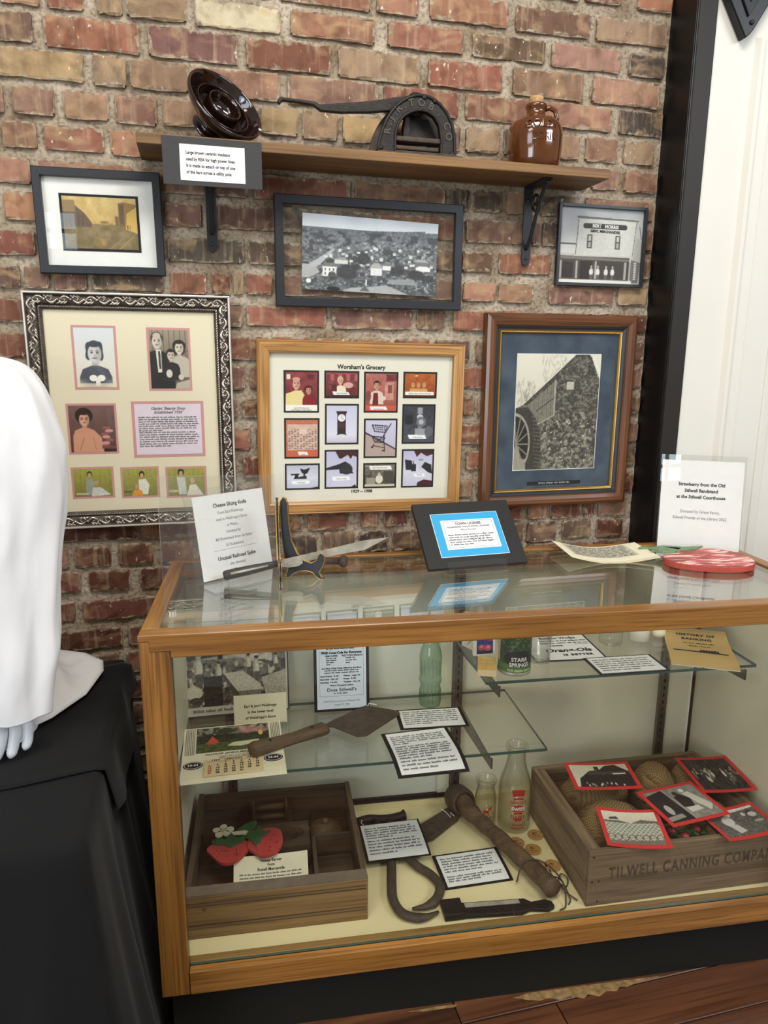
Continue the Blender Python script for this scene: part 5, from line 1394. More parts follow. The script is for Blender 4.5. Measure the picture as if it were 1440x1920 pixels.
# ================================================================== DRAPED TABLE WITH THE WHITE COAT
tbl = thing('draped_table', 'table draped in plain black cloth to the left of the display case', 'table', (-.62,-.46,0))
obj('table_top', MB().box(-.42,.37,-.345,.40,.715,.737), M['old_wood'], tbl)
for x,y in ((-.40,-.32),(-.40,.37),(.33,-.32),(.33,.37)): obj('leg', MB().box(x-.02,x+.02,y-.02,y+.02,0,.715), M['black_metal'], tbl)
def drape():
    """black cloth: flat top, rounded edge, skirts that flare into folds"""
    mb = MB(); nseg = 150; rows = []
    x0,x1,y0,y1 = -.43,.385,-.362,.405
    per = []
    # perimeter: front edge left->right, right edge front->back, back, left
    def add(a,b,n):
        for k in range(n): per.append((a[0]+(b[0]-a[0])*k/n, a[1]+(b[1]-a[1])*k/n))
    add((x0,y0),(x1,y0),50); add((x1,y0),(x1,y1),50); add((x1,y1),(x0,y1),25); add((x0,y1),(x0,y0),25)
    n = len(per); cx,cy = (x0+x1)/2,(y0+y1)/2
    prof = [(0,.748,0),(.008,.744,0),(.016,.732,.02),(.020,.70,.06),(.028,.60,.25),(.042,.45,.5),(.06,.28,.75),(.08,.12,.95),(.095,.012,1.1)]
    vs=[]
    for i in range(n):
        px,py = per[i]; qx,qy = per[(i+1)%n]; ox,oy = per[i-1]
        tx,ty = qx-ox,qy-oy; l=math.hypot(tx,ty); nx,ny = ty/l,-tx/l
        for off,z,am in prof:
            f = am*(.034*math.sin(i*.44+.6)+.020*math.sin(i*.93+2))
            corner = math.exp(-((px-x1)**2+(py-y0)**2)/.012)
            o = off+f*(.4 if px>x1-.01 else 1)+am*.012*corner
            if py > y1-.02 : o = min(o,.02)
            vs.append((px+nx*o,py+ny*o,z))
    m = len(prof); fs=[]
    for i in range(n):
        j=(i+1)%n
        for k in range(m-1): fs.append((i*m+k, i*m+k+1, j*m+k+1, j*m+k))
    fs.append(tuple(i*m for i in range(n)))
    return mb.add(vs,fs)
obj('tablecloth', drape(), M['black_cloth'], tbl, smooth=True)
# rumpled second cloth on the table top
rc = MB()
def rum(u,v):
    x=-.38+.85*u+.02*math.sin(v*5); y=-.15+.52*v+.03*math.sin(u*7)
    k_=1 if v<.05 else max(.2,1-(v-.05)*6); z=.752+k_*(.010*math.sin(u*9+v*4)+.012*math.sin(u*4-v*11+1)+.008*math.sin(v*17+u*3))
    e=min(u,1-u,v,1-v)
    if x > .405: return (.405+(x-.405)*.25+.006*math.sin(v*14), y, .7495-(x-.405)*1.6)
    return (x,y,max(z,.7495))
rc.slab(rum, 40, 34, .001)
rum_o = obj('rumpled_cloth', rc, M['black_cloth'], smooth=True); tag(rum_o, 'rumpled black cloth lying under the white coat on the table', 'cloth'); rum_o.location=(-.62,-.46,0)

# ---- dress form wearing the white coat; hem spread on the table
coat = thing('white_coat_mannequin', 'white mannequin wearing a long white cotton coat, standing on the black table', 'mannequin', (0,0,0))
def lofted(secs, n=28, cap=True):
    """secs: list of (centre, rx, ry, rot) horizontal-ish rings with wrinkles"""
    mb=MB(); vs=[]; fs=[]
    for s_i,(c,rx,ry,wr) in enumerate(secs):
        for k in range(n):
            a=2*PI*k/n
            w=1+wr*(.05*math.sin(3*a+s_i*.9)+.035*math.sin(7*a-s_i*1.3)+.025*math.sin(11*a+s_i*2.1))
            vs.append((c[0]+rx*w*math.cos(a), c[1]+ry*w*math.sin(a), c[2]+.006*wr*math.sin(2*a+s_i)))
    for i in range(len(secs)-1):
        for k in range(n):
            k2=(k+1)%n; fs.append((i*n+k,i*n+k2,(i+1)*n+k2,(i+1)*n+k))
    if cap: fs.append(tuple(range(n-1,-1,-1))); fs.append(tuple((len(secs)-1)*n+k for k in range(n)))
    return mb.add(vs,fs)
body = []
for z,rx,ry,wr in ((.756,.225,.175,1.6),(.80,.215,.16,1.4),(.90,.20,.15,1.2),(1.0,.185,.14,1),(1.1,.175,.125,.8),(1.2,.18,.13,.7),(1.3,.19,.135,.6),(1.4,.195,.13,.5),(1.47,.185,.115,.4),(1.52,.15,.09,.3),(1.55,.09,.07,.2),(1.57,.06,.06,0)):
    body.append(((-.605,-.40,z),rx,ry,wr))
def cat(vals, t):
    n=len(vals)-1; x=t*n; k=min(int(x),n-1); u=x-k
    p0=vals[max(k-1,0)]; p1=vals[k]; p2=vals[k+1]; p3=vals[min(k+2,n)]
    return .5*((2*p1)+(p2-p0)*u+(2*p0-5*p1+4*p2-p3)*u*u+(3*p1-p0-3*p2+p3)*u**3)
def cloth_tube(secs, rings, seg, amp, seed, fold):
    """secs: (x,y,z,rx,ry); soft creases that run along and across the limb"""
    cols=list(zip(*secs)); mb=MB(); vs=[]; fs=[]
    for r_ in range(rings+1):
        t=r_/rings; x,y,z,rx,ry=[cat(c,t) for c in cols]
        for k in range(seg):
            a=2*PI*k/seg; ca,sa=math.cos(a),math.sin(a)
            d=.012*mnoise.noise((1.5*ca+seed,1.5*sa,z*1.8))
            d+=.0075*(.6-1.6*abs(mnoise.noise((1.9*ca+z*1.3+seed,1.9*sa-z*.8,z*2.2))))*fold(t)
            d+=.0045*(.6-1.8*abs(mnoise.noise((1.3*ca-z*2.4+seed*2,1.3*sa,z*3.6))))*fold(t)
            d+=.0006*mnoise.noise((6*ca,6*sa,z*14+seed))
            d*=amp
            vs.append((x+(rx+d)*ca,y+(ry+d)*sa,z+.004*mnoise.noise((2*ca,2*sa,seed+t))))
    for r_ in range(rings):
        for k in range(seg):
            k2=(k+1)%seg; fs.append((r_*seg+k,(r_+1)*seg+k,(r_+1)*seg+k2,r_*seg+k2))
    return mb.add(vs,fs)
bs_=[(c[0],c[1],c[2],rx,ry) for c,rx,ry,wr in body][::-1]
obj('coat_body', cloth_tube(bs_,60,80,1.6,3.0,lambda t: 1.0), M['white_fabric'], coat, smooth=True)
P = [(-.470,-.470,1.552,.060,.05),(-.432,-.476,1.548,.078,.062),(-.402,-.484,1.530,.090,.076),(-.382,-.49,1.490,.096,.086),(-.370,-.495,1.43,.098,.092),(-.360,-.498,1.36,.097,.09),(-.358,-.50,1.29,.095,.086),(-.363,-.502,1.22,.092,.084),(-.370,-.505,1.14,.090,.082),(-.378,-.508,1.05,.088,.080),(-.384,-.510,.96,.087,.078),(-.390,-.512,.90,.086,.077),(-.393,-.513,.852,.085,.075)]
slv_o=obj('sleeve', cloth_tube(P,120,96,1.75,8.0,lambda t: min(1,.35+2.2*t) if t<.8 else max(.15,1-(t-.8)*4.5)), M['white_fabric'], coat, smooth=True)
sm0=slv_o.modifiers.new('thick','SOLIDIFY'); sm0.thickness=.0022; sm0.offset=-1
# back hem of the coat spreading over the table top
hp = [(-.50,-.10,.802),(-.385,-.078,.800),(-.318,-.095,.792),(-.272,-.128,.780),(-.266,-.175,.772),(-.292,-.285,.764),(-.350,-.385,.762),(-.44,-.475,.762),(-.52,-.45,.762)]
hc = Vector((-.47,-.27,.845)); hm = MB(); vs=[]; fs=[]; ring=[]
for k in range(len(hp)):
    a,b=Vector(hp[k]),Vector(hp[(k+1)%len(hp)])
    for q in range(8): ring.append(a.lerp(b,q/8))
nr=22; m=len(ring)
for r_ in range(nr+1):
    t=r_/nr
    for k,p in enumerate(ring):
        q=hc.lerp(p,t); w=t*(1-t)*4
        q.z += .016*(1-2*abs(mnoise.noise((q.x*9+q.y*7,q.y*5-q.x*4,2.0))))*w + .006*mnoise.noise((q.x*30,q.y*30,5.0))*w
        if q.z < .7605: q.z=.7605
        vs.append(q)
for r_ in range(nr):
    for k in range(m):
        k2=(k+1)%m; fs.append((r_*m+k,r_*m+k2,(r_+1)*m+k2,(r_+1)*m+k))
ho = obj('coat_hem', hm.add(vs,fs), M['white_fabric'], coat, smooth=True)
sm_h = ho.modifiers.new('thick','SOLIDIFY'); sm_h.thickness=.002; sm_h.offset=0
# hand: palm and five fingers resting on the table
def finger(pts, rads):
    return MB().tube(pts, rads, 12)
hb = MB()
# wrist and palm inside the cuff
hb.add(*(lambda L: (L.v, L.f))(lofted([((-.395,-.515,.90),.030,.024,0),((-.396,-.517,.862),.036,.022,0),((-.398,-.519,.842),.042,.021,0),((-.400,-.520,.832),.040,.018,0)],20)))
fing = [((-.432,-.522,.846),(-.438,-.528,.812),(-.446,-.538,.784),(-.452,-.545,.764),.0120),
        ((-.410,-.524,.846),(-.413,-.533,.806),(-.420,-.544,.778),(-.427,-.552,.7625),.0125),
        ((-.388,-.523,.846),(-.388,-.532,.808),(-.393,-.541,.782),(-.398,-.548,.765),.0120),
        ((-.368,-.520,.846),(-.364,-.527,.815),(-.366,-.535,.792),(-.372,-.540,.775),.0108)]
for a,b,c,d,r in fing:
    pts=[]; 
    for i in range(13):
        t=i/12*3; seg=min(2,int(t)); u=t-seg; A0=(a,b,c,d)[seg]; B0=(a,b,c,d)[seg+1]
        pts.append(tuple(A0[k]+(B0[k]-A0[k])*u for k in range(3)))
    rr_=[r*(1.02-.018*i) for i in range(11)]+[r*.66,r*.28]
    hb.tube(pts, rr_, 12)
th_=[(-.436,-.530,.846),(-.452,-.545,.826),(-.460,-.556,.800),(-.462,-.562,.782)]
hb.tube(th_, [.011,.0108,.0095,.004], 12)
obj('hand', hb, M['manikin'], coat, smooth=True)
# ================================================================== LOWER GLASS SHELF
Zs = .5756
ph = sheetroot('store_photograph', 'large black-and-white photograph of people in a store, propped on the lower glass shelf', 'photograph', .024, .478, Zs, 3.0, 6.0)
obj('backing_board', MB().box(-.002,.284,.0,.224,-.003,.0), M['card_grey'], ph)
obj('photo_margin', MB().box(.004,.280,.004,.222,.0,.0006), plain('aged_margin', rgb(196,192,176), .7), ph)
cv = Cv(180,130,(120,116,106)); cv.grad(0,.3,(96,92,84),(170,166,152)).grad(.3,1,(120,116,106),(92,88,80))
cv.poly([(0,0),(.6,0),(.42,.24),(.05,.30),(0,.3)],(74,71,64)); cv.poly([(.45,.24),(.75,0),(1,0),(1,.5),(.62,.36)],(190,186,172)); cv.rect(.31,.2,.36,.3,(40,38,36)); cv.rect(.86,0,1,.55,(120,116,106))
cv.noise(24,30,22,3).blotch((210,204,186),24,18,5,.66,cv.region(0,.3,1,1),.8).blotch((50,48,44),26,20,6,.6,cv.region(0,.35,1,1),.8)
for x,y,s in ((.12,.36,1.2),(.32,.45,.8),(.62,.36,.75),(.70,.42,.9),(.9,.36,.6)):
    cv.ell(x,y-.09*s,.022*s,.04*s,(176,166,148)); cv.ell(x,y-.125*s,.026*s,.025*s,(50,46,42)); cv.ell(x,y+.06*s,.034*s,.12*s,(206,200,184),1,.2); cv.ell(x-.03*s,y+.04*s,.012*s,.09*s,(170,160,144),1,.3); cv.poly([(x-.028*s,y+.12*s),(x+.028*s,y+.12*s),(x+.024*s,y+.30*s),(x-.024*s,y+.30*s)],(84,80,72))
cv.rect(.16,.55,.35,1,(44,42,38)); cv.poly([(.36,.52),(.56,.5),(.74,.72),(.74,.80),(.5,.80)],(196,190,172)); cv.poly([(.5,.80),(.74,.80),(.74,.92),(.54,.92)],(120,114,104)); cv.poly([(.36,.55),(.38,.55),(.55,.92),(.52,1)],(70,66,60)); cv.poly([(.75,.62),(1,.52),(1,1),(.80,1)],(170,164,146)); cv.ell(.06,.78,.09,.10,(206,200,182)); cv.ell(.08,.9,.06,.05,(70,66,58)); cv.noise(20,90,64,9)
picture('photograph', cv, .268, .190, M['print'], ph, .142, .124, .0012)
wordlines(M['ink_grey'], ph, .02, .13, .016, .016, 1, .009, .0012, 3)
ec = sheetroot('name_card', 'small cream card naming Earl and Jerri Waldropp, propped against the store photograph', 'card', .158, .408, Zs+.006, 1.5, 4.0)
obj('card', MB().box(0,.140,0,.084,-.0008,.0004), M['cream_paper'], ec)
for i,t in enumerate(('Earl & Jerri Waldropp','in the lower level',"of Waldropp's Store")): text(t, .0108, M['ink'], ec, .070-.005*i*0, .052-.0165*i, .0009, bold=.0002, sx=.9)

# ---- calendar
cal = flatroot('wall_calendar', 'old general merchandise calendar for January 1963 lying on the left end of the lower shelf', 'calendar', .160, .285, Zs+.001, 3)
cz_ = lambda x,y: .0012+.010*max(0,(y)/.12)**2 - (.006*max(0,(-y-.075)/.05)**2 if y<-.075 else 0)
obj('calendar_card', MB().slab(lambda u,v:(-.125+.25*u,-.118+.236*v,cz_(0,-.118+.236*v)),4,16,.0012), M['cream_paper'], cal)
st = MB()
for sx in (-1,1):
    for k in range(6):
        x=sx*(.098+.0042*k)
        st.add([(x,.0,cz_(0,.0)+.0005),(x+.0016,.0,cz_(0,0)+.0005),(x+.0016,.115,cz_(0,.115)+.0005),(x,.115,cz_(0,.115)+.0005)],[(0,1,2,3)])
obj('stripe_border', st, M['ink_grey'], cal)
cv = Cv(120,76,(60,72,50)); cv.grad(0,.3,(150,150,130),(120,124,104)).grad(.3,.62,(52,58,42),(46,56,36)).grad(.62,1,(84,92,52),(72,82,46)); cv.noise(18,30,20,2)
cv.blotch((40,44,34),20,14,5,.5,cv.region(0,0,1,.6),.8); cv.poly([(.14,.62),(.22,.34),(.32,.62)],(206,84,64)); cv.ell(.22,.6,.09,.07,(196,80,62)); cv.ell(.70,.20,.14,.14,(206,140,140),.7,.5); cv.ell(.9,.26,.09,.1,(196,130,134),.6,.5); cv.ell(.88,.36,.03,.1,(216,186,90)); cv.poly([(.42,.78),(.5,.66),(.85,.62),(.85,.74),(.6,.84)],(206,204,170)); cv.rect(.40,.2,.42,.6,(50,40,32)); cv.ell(.40,.18,.12,.12,(60,62,48)); cv.noise(12,60,40,7)
picture('calendar_picture', cv, .185, .108, M['print'], cal, 0, .060, .0008, zfn=lambda X,Y: np.vectorize(cz_)(X,Y))
text('WALDROPP GENERAL MERCHANDISE', .0098, M['ink'], cal, .002, -.004, .0016, bold=.0002, sx=.86)
text('"Your Dollar Buys More In Our Store"', .0062, M['ink_grey'], cal, .002, -.014, .0016, sx=.9, shear=.2)
wordlines(M['ink_grey'], cal, -.035, .04, -.0205, -.026, 2, .0035, .0016, 8)
obj('calendar_pad', MB().box(-.070,.070,-.102,-.031,.0012,.0036), plain('calendar_pad_paper', rgb(226,204,160), .8, spec=.2), cal)
text('1963   JANUARY   1963', .0088, M['ink'], cal, 0, -.0365, .0042, bold=.0003, spacing=1.35, sx=.9)
obj('red_rule', MB().box(-.064,.064,-.0428,-.0420,.0036,.0040), M['ink_red'], cal)
for d in range(1,32):
    k = d+1; col = k%7; row = k//7
    text(str(d), .0090, M['ink_red'] if col==0 else M['ink'], cal, -.057+.019*col, -.0495-.0105*row, .0042, bold=.0004, name='date')
for sx in (-1,1):
    o = obj('oval_badge', MB().prism([(sx*.097+.0235*math.cos(2*PI*k/32), -.048+.0165*math.sin(2*PI*k/32)) for k in range(32)], .0012,.0024), M['ink'], cal)
    obj('badge_ring', MB().tube([(sx*.097+.0205*math.cos(2*PI*k/32), -.048+.0138*math.sin(2*PI*k/32),.0025) for k in range(32)], .0006, 5, closed=True), M['ink_white'], o)
    text('H\u2013H', .0125, M['ink_white'], o, sx*.097, -.048, .0028, bold=.0006)

# ---- cleaver
clv = flatroot('meat_cleaver', 'rusty meat cleaver with worn wooden handle lying on the lower glass shelf', 'cleaver', .205, .256, Zs, 24.5)
obj('blade', MB().prism([(.212,.020),(.235,-.002),(.262,-.078),(.285,-.088),(.425,-.040),(.432,-.024),(.372,.052),(.352,.052),(.30,.040),(.25,.030)], .010, .0138), M['rust'], clv, bevel=.001)
obj('handle', loft([(.0,.021,.017,.017),(.010,.024,.0185,.0185),(.06,.020,.016,.0165),(.12,.017,.0145,.015),(.17,.021,.016,.016),(.205,.023,.016,.016),(.214,.019,.013,.014)]), M['old_wood'], clv, smooth=True)
for x in (.05,.17): obj('rivet', MB().lathe([(.004,0),(.004,.002),(.002,.003)],10,cap1=True,M=Matrix.Translation((x,-.004,.032))), M['dark_iron'], clv, smooth=True)
obj('tag_string', MB().tube([(.372,.044,.0145),(.380,.050,.018),(.390,.044,.016),(.398,.036,.0145)], .0013, 6), M['paper'], clv)

# ---- newspaper advertisement
ad = sheetroot('newspaper_advertisement', 'pale blue mounted newspaper advertisement for free prizes standing on the lower shelf', 'poster', .376, .462, Zs, -1.0, 7.0)
obj('black_backing', MB().box(0,.156,.0,.245,-.002,.0), M['card_black'], ad)
obj('printed_sheet', MB().box(.0085,.1475,.008,.240,.0,.0006), plain('blue_white_paper', rgb(212,222,234), .7, spec=.3), ad)
text('FREE Prizes!  FREE Prizes!', .0115, M['ink'], ad, .078, .219, .001, bold=.0006, sx=.92)
text('Nothing To Buy! Just Come and Register', .0068, M['ink'], ad, .078, .209, .001, bold=.0003, sx=.9)
wordlines(M['ink'], ad, .035, .12, .2015, .194, 2, .0042, .001, 3)
text('FREE Coca-Cola for Everyone', .0098, M['ink'], ad, .078, .182, .001, bold=.0006, sx=.95)
text('FREE COFFEE', .0068, M['ink'], ad, .05, .172, .001, bold=.0003, sx=.85); text('FREE TOWN PEANUTS', .0068, M['ink'], ad, .108, .172, .001, bold=.0003, sx=.85)
wordlines(M['ink'], ad, .035, .066, .165, .146, 4, .0042, .001, 4, .3); wordlines(M['ink'], ad, .09, .122, .165, .150, 3, .0042, .001, 5, .3)
text('And Many Other Prizes Offered by the Store', .0066, M['ink'], ad, .078, .134, .001, bold=.0003, sx=.92)
wordlines(M['ink'], ad, .03, .126, .127, .120, 2, .004, .001, 6)
for i,(a,b) in enumerate((('Sweet Potatoes   lb 10\u00a2','Wieners   4 pkgs 1.00'),('Bacon Ends   5 lbs 1.00','Bologna   lb 39\u00a2'),('Shortening   3 lbs 59\u00a2','Tomatoes   6 lbs 1.00'))):
    text(a, .0062, M['ink'], ad, .018, .110-.0095*i, .001, 'LEFT', bold=.0003, sx=.86); text(b, .0062, M['ink'], ad, .083, .110-.0095*i, .001, 'LEFT', bold=.0003, sx=.86)
text('Where Thousands Gather', .007, M['ink'], ad, .078, .081, .001, bold=.0002, sx=.9)
text("Doss Stilwell's", .0145, M['ink'], ad, .078, .067, .001, bold=.0002)
wordlines(M['ink'], ad, .055, .10, .056, .056, 1, .004, .001, 7)
bd=MB()
for x0,x1,y0,y1 in ((.016,.140,.0475,.0481),(.016,.0166,.0475,.230),(.1394,.140,.0475,.230)): bd.box(x0,x1,y0,y1,.0006,.0009)
obj('border_rule', bd, M['ink_grey'], ad)
ad.matrix_world = ad.matrix_world @ Matrix.Diagonal((1,.93,1,1))
text('Stilwell Democrat Journal (Stilwell, OK),', .0078, M['ink_grey'], ad, .078, .032, .001, sx=.82); text('August 22, 1968', .0078, M['ink_grey'], ad, .078, .021, .001, sx=.82)

# ---- ribbed green bottle
gb = flatroot('soda_bottle', 'pale green ribbed glass soda bottle standing on the lower shelf', 'bottle', .708, .462, Zs, 0)
M['green_glass'] = bottle_glass('green_bottle_glass', (.80,.89,.82,1), (.36,.50,.40,1))
pr_=[(.0,.004),(.024,.001),(.0295,.004),(.031,.012),(.0308,.05),(.0285,.06),(.0285,.068),(.0322,.078),(.0322,.086),(.029,.094),(.0300,.110),(.0305,.128),(.0320,.132),(.0322,.150),(.0290,.168),(.0215,.188),(.0150,.205),(.0130,.215),(.0130,.226),(.0152,.228),(.0152,.236),(.0120,.238)]
obj('body', MB().lathe(pr_,32), M['green_glass'], gb, smooth=True)
rb=MB()
for k in range(16):
    a=2*PI*k/16; rb.tube([(.0312*math.cos(a),.0312*math.sin(a),.016),(.0313*math.cos(a),.0313*math.sin(a),.048)],.0007,5); rb.tube([(.0300*math.cos(a),.0300*math.sin(a),.096),(.0308*math.cos(a),.0308*math.sin(a),.127)],.0007,5)
obj('ribs', rb, M['green_glass'], gb, smooth=True)

# ---- mounted note cards
def notecard(name, label, x, y, z, yaw, w, d, lines, seed, bend=0.0, bm=.010, group=None, tilt=0, lm=None):
    o = flatroot(name, label, 'card', x, y, z, yaw, group)
    zf = (lambda a,b: -bend*max(0,(-b)/(d/2))**2*(1+.3*a/w)) 
    obj('black_backing', MB().slab(lambda u,v:(-w/2+w*u,-d/2+d*v,.0016+zf(-w/2+w*u,-d/2+d*v)),8,8,.0014), M['card_black'], o)
    l = lm if lm is not None else bm
    obj('typed_sheet', MB().slab(lambda u,v:(-w/2+l+(w-bm-l)*u,-d/2+bm*.7+(d-bm*1.4)*v,.0024+zf(-w/2+l+(w-bm-l)*u,-d/2+bm*.7+(d-bm*1.4)*v)),8,8,.0006), M['paper'], o)
    for (y0,y1,n,h) in lines:
        wordlines(M['ink_grey'], o, -w/2+l+.008, w/2-bm-.008, y0, y1, n, h, .0028, seed+n, .04, zf)
    return o
notecard('note_card', 'small typed note card with black mount beside the green bottle on the lower shelf', .694, .381, Zs+.0005, -1.5, .190, .110, [(.036,-.030,7,.0062)], 11)
notecard('note_card', 'tall typed note card curling over the front edge of the lower shelf beside the cleaver', .638, .222, Zs+.006, 4.5, .182, .182, [(.064,.028,5,.0064),(.014,-.034,6,.0064),(-.046,-.070,3,.0064)], 17, .020)

# ================================================================== UPPER GLASS SHELF
Zu = .7706
mbx = flatroot('match_box', 'small tan match box at the left end of the upper glass shelf', 'box', .806, .254, Zu, -17)
obj('sleeve', MB().box(-.0235,.0235,-.040,.044,0,.0175), plain('tan_card_box', rgb(206,170,100), .7, var=.15, scale=40), mbx, bevel=.001)
obj('striker_side', MB().box(-.0232,.0232,-.0408,-.040,.001,.0165), plain('pale_card_end', rgb(222,198,146), .7), mbx)
obj('printed_lines', MB().box(-.018,.018,-.002,-.0012,.0175,.0178).box(-.002,-.0012,-.03,.03,.0175,.0178).box(-.018,.018,.020,.0206,.0175,.0178), plain('brown_print', rgb(150,110,50), .8), mbx)
bk = sheetroot('small_booklet', 'small booklet with blue cover and orange lettering standing on the upper shelf', 'booklet', .800, .345, Zu, 2, 4)
obj('pages', MB().box(-.002,.056,0,.100,-.012,-.001), M['cream_paper'], bk)
obj('cover', MB().box(-.003,.058,-.0,.102,-.001,.0), plain('white_cover', rgb(214,212,204), .6), bk)
cv = Cv(44,80,(48,66,140)); cv.grad(0,1,(52,72,150),(36,50,112)); cv.noise(10,8,14,2); cv.ell(.3,.80,.22,.09,(176,70,74)); cv.ell(.68,.82,.22,.09,(186,84,84)); cv.ell(.3,.78,.08,.03,(226,150,150)); cv.ell(.7,.80,.08,.03,(226,150,150)); cv.rect(0,.92,1,1,(40,20,26))
picture('cover_print', cv, .046, .094, M['print'], bk, .029, .051, .0006)
text('GO', .017, plain('orange_print', rgb(232,140,60), .7), bk, .034, .063, .0012, bold=.0012); text('TE', .015, M['ink_red'], bk, .042, .044, .0012, bold=.001)
bk2 = sheetroot('small_booklet', 'small booklet with tan leaf pattern standing edge-on beside the blue booklet', 'booklet', .785, .420, Zu, -62, 3)
obj('pages', MB().box(0,.06,0,.098,-.008,-.001), M['cream_paper'], bk2); cv=Cv(50,80,(206,196,176)); cv.noise(10,20,30,3)
rr=random.Random(2)
for k in range(16): x=rr.random(); y=rr.random(); cv.line((x,y),(x+.25,y-.18),.05,(120,96,78),.7)
picture('cover_print', cv, .06, .098, M['print'], bk2, .03, .049, .0)
can = flatroot('food_can', 'green bean can with dark label on the upper glass shelf', 'can', .876, .246, Zu, 0)
obj('body', MB().lathe([(.0,.0),(.040,.0),(.0428,.002),(.0428,.006),(.0415,.008),(.0415,.104),(.0428,.106),(.0428,.110),(.040,.111),(.039,.108),(.0,.108)],40), M['steel'], can, smooth=True)
def canlabel():
    cv = Cv(190,80,(196,160,110)); 
    cv.mix(((cv.U>.30)&(cv.U<.72)).astype(float),(46,66,34)); cv.noise(16,50,20,2)
    cv.blotch((36,58,28),40,16,5,.5,cv.region(.3,0,.72,.5),.9); cv.blotch((96,122,70),60,24,6,.66,cv.region(.3,0,.72,.46),.8)
    cv.rect(0,.76,1,1,(78,110,52)); cv.ell(.52,.60,.155,.23,(34,28,26),1,.06); cv.rect(0,.74,.3,.76,(90,70,40))
    return cv
def wrapmesh(o, rad, a0, z0):
    me=o.data
    for v in me.vertices:
        x,y,z=v.co; a=a0+x/rad; r=rad+z; v.co=(r*math.cos(a),r*math.sin(a),z0+y)
    me.update()
lb = picture('label', canlabel(), 2*PI*.0419, .094, M['print'], can, 0, 0, 0); wrapmesh(lb, .0419, R(-98), .056)
wraptext('STARR', .0145, M['ink_white'], can, .0421, .044, R(-92), ext=.0001, bold=.0003, name='lettering'); wraptext('SPRINGS', .0145, M['ink_white'], can, .0421, .030, R(-92), ext=.0001, bold=.0003, name='lettering', sx=.95)
wraptext('CUT GREEN BEANS', .0078, plain('pale_green_print', rgb(190,206,150), .7), can, .0421, .0145, R(-88), ext=.0001, bold=.0003, name='lettering')
M['jar_glass'] = bottle_glass('clear_jar_glass', (.98,.985,.975,1), (.74,.76,.71,1))
tum = flatroot('glass_tumbler', 'clear glass tumbler standing just behind the green bean can', 'glass', .958, .285, Zu, 0)
obj('body', MB().lathe([(.0,.004),(.024,.0015),(.029,.004),(.031,.10),(.0295,.10),(.0275,.008),(.0,.008)],28), M['jar_glass'], tum, smooth=True)
ota = flatroot('soda_advertisement', 'printed soda bottling works advertisement with black edge lying on the upper shelf', 'poster', 1.052, .360, Zu+.0005, -2)
obj('black_backing', MB().box(-.100,.100,-.086,.090,0,.0012), M['card_black'], ota); obj('printed_sheet', MB().box(-.096,.094,-.078,.085,.0012,.0018), M['paper'], ota)
text('Bottling Works', .018, M['ink'], ota, .012, .066, .0022, bold=.0006, sx=.95); wordlines(M['ink'], ota, -.05, .09, .046, .030, 2, .007, .0022, 3)
text('DRINK', .012, M['ink'], ota, -.01, .012, .0022, bold=.0005, spacing=1.2); text('Orang-Ola', .030, M['ink'], ota, .012, -.020, .0022, bold=.0012, shear=.3); text('IS BETTER', .015, M['ink'], ota, .03, -.050, .0022, bold=.0011, spacing=1.3)
obj('printed_border', MB().box(.050,.0512,.02,.08,.0018,.0021).box(.050,.09,.02,.0212,.0018,.0021), M['ink'], ota)
cj = flatroot('glass_jar', 'clear glass jar on the upper shelf half hidden by the oak rail', 'jar', 1.205, .375, Zu, 0)
obj('body', MB().lathe([(.0,.004),(.026,.001),(.032,.005),(.033,.07),(.028,.085),(.026,.10),(.024,.10)],28), M['jar_glass'], cj, smooth=True)
wj = flatroot('white_jar', 'small milky white glass jar on the upper shelf beside the clear jar', 'jar', 1.300, .390, Zu, 0)
obj('body', MB().lathe([(.0,.001),(.024,.0),(.029,.004),(.029,.055),(.025,.060)],28), plain('milk_glass', rgb(226,222,204), .25), wj, smooth=True)
obj('lid', MB().lathe([(.028,.060),(.028,.075),(.025,.077),(.0,.077)],28), M['white_panel'], wj, smooth=True)
wp = flatroot('cream_ornament', 'small rounded cream object beside the milky jar on the upper shelf', 'ornament', 1.368, .405, Zu, 0)
obj('body', MB().lathe([(.0,.0),(.016,.001),(.022,.010),(.020,.020),(.010,.027),(.0,.028)],20), M['cream_paper'], wp, smooth=True)
notecard('note_card', 'wide typed note card with black mount at the front of the upper glass shelf', 1.177, .231, Zu+.001, 0, .192, .104, [(.030,-.032,6,.0062)], 23, .0, .008)
yb = flatroot('banking_booklet', 'yellow booklet titled History of Banking overhanging the right end of the upper shelf', 'booklet', 1.425, .292, Zu+.002, -24.5)
M['yellow_cover'] = plain('yellow_card_cover', rgb(202,170,106), .7, spec=.3, var=.06, scale=10)
ybz = lambda y: .012*max(0,(y-.02)/.1)**1.5 if y>.02 else -.004*max(0,(-.06-y)/.06)
obj('pages', MB().slab(lambda u,v:(-.083+.166*u,-.117+.234*v,.004+ybz(-.117+.234*v)),2,14,.004), M['cream_paper'], yb)
obj('cover', MB().slab(lambda u,v:(-.0845+.169*u,-.1185+.237*v,.005+ybz(-.1185+.237*v)),2,14,.0009), M['yellow_cover'], yb)
zfy = lambda x,y: .0052+ybz(y)
text('HISTORY OF', .0165, M['ink'], yb, .0, .080, .0004, bold=.0008, spacing=1.12, zfn=zfy); text('BANKING', .0165, M['ink'], yb, .0, .056, .0004, bold=.0008, spacing=1.12, zfn=zfy)
wordlines(M['ink'], yb, -.038, .042, .030, .030, 1, .007, .0004, 4, 0, zfy); wordlines(M['ink'], yb, -.025, .03, .010, .010, 1, .006, .0004, 5, 0, zfy)
tr_ = MB().prism([(-.070,-.030),(.068,-.036),(.070,-.031),(.050,-.029),(.045,-.022),(.010,-.020),(.0,-.026),(-.070,-.025)],.0056,.0060)
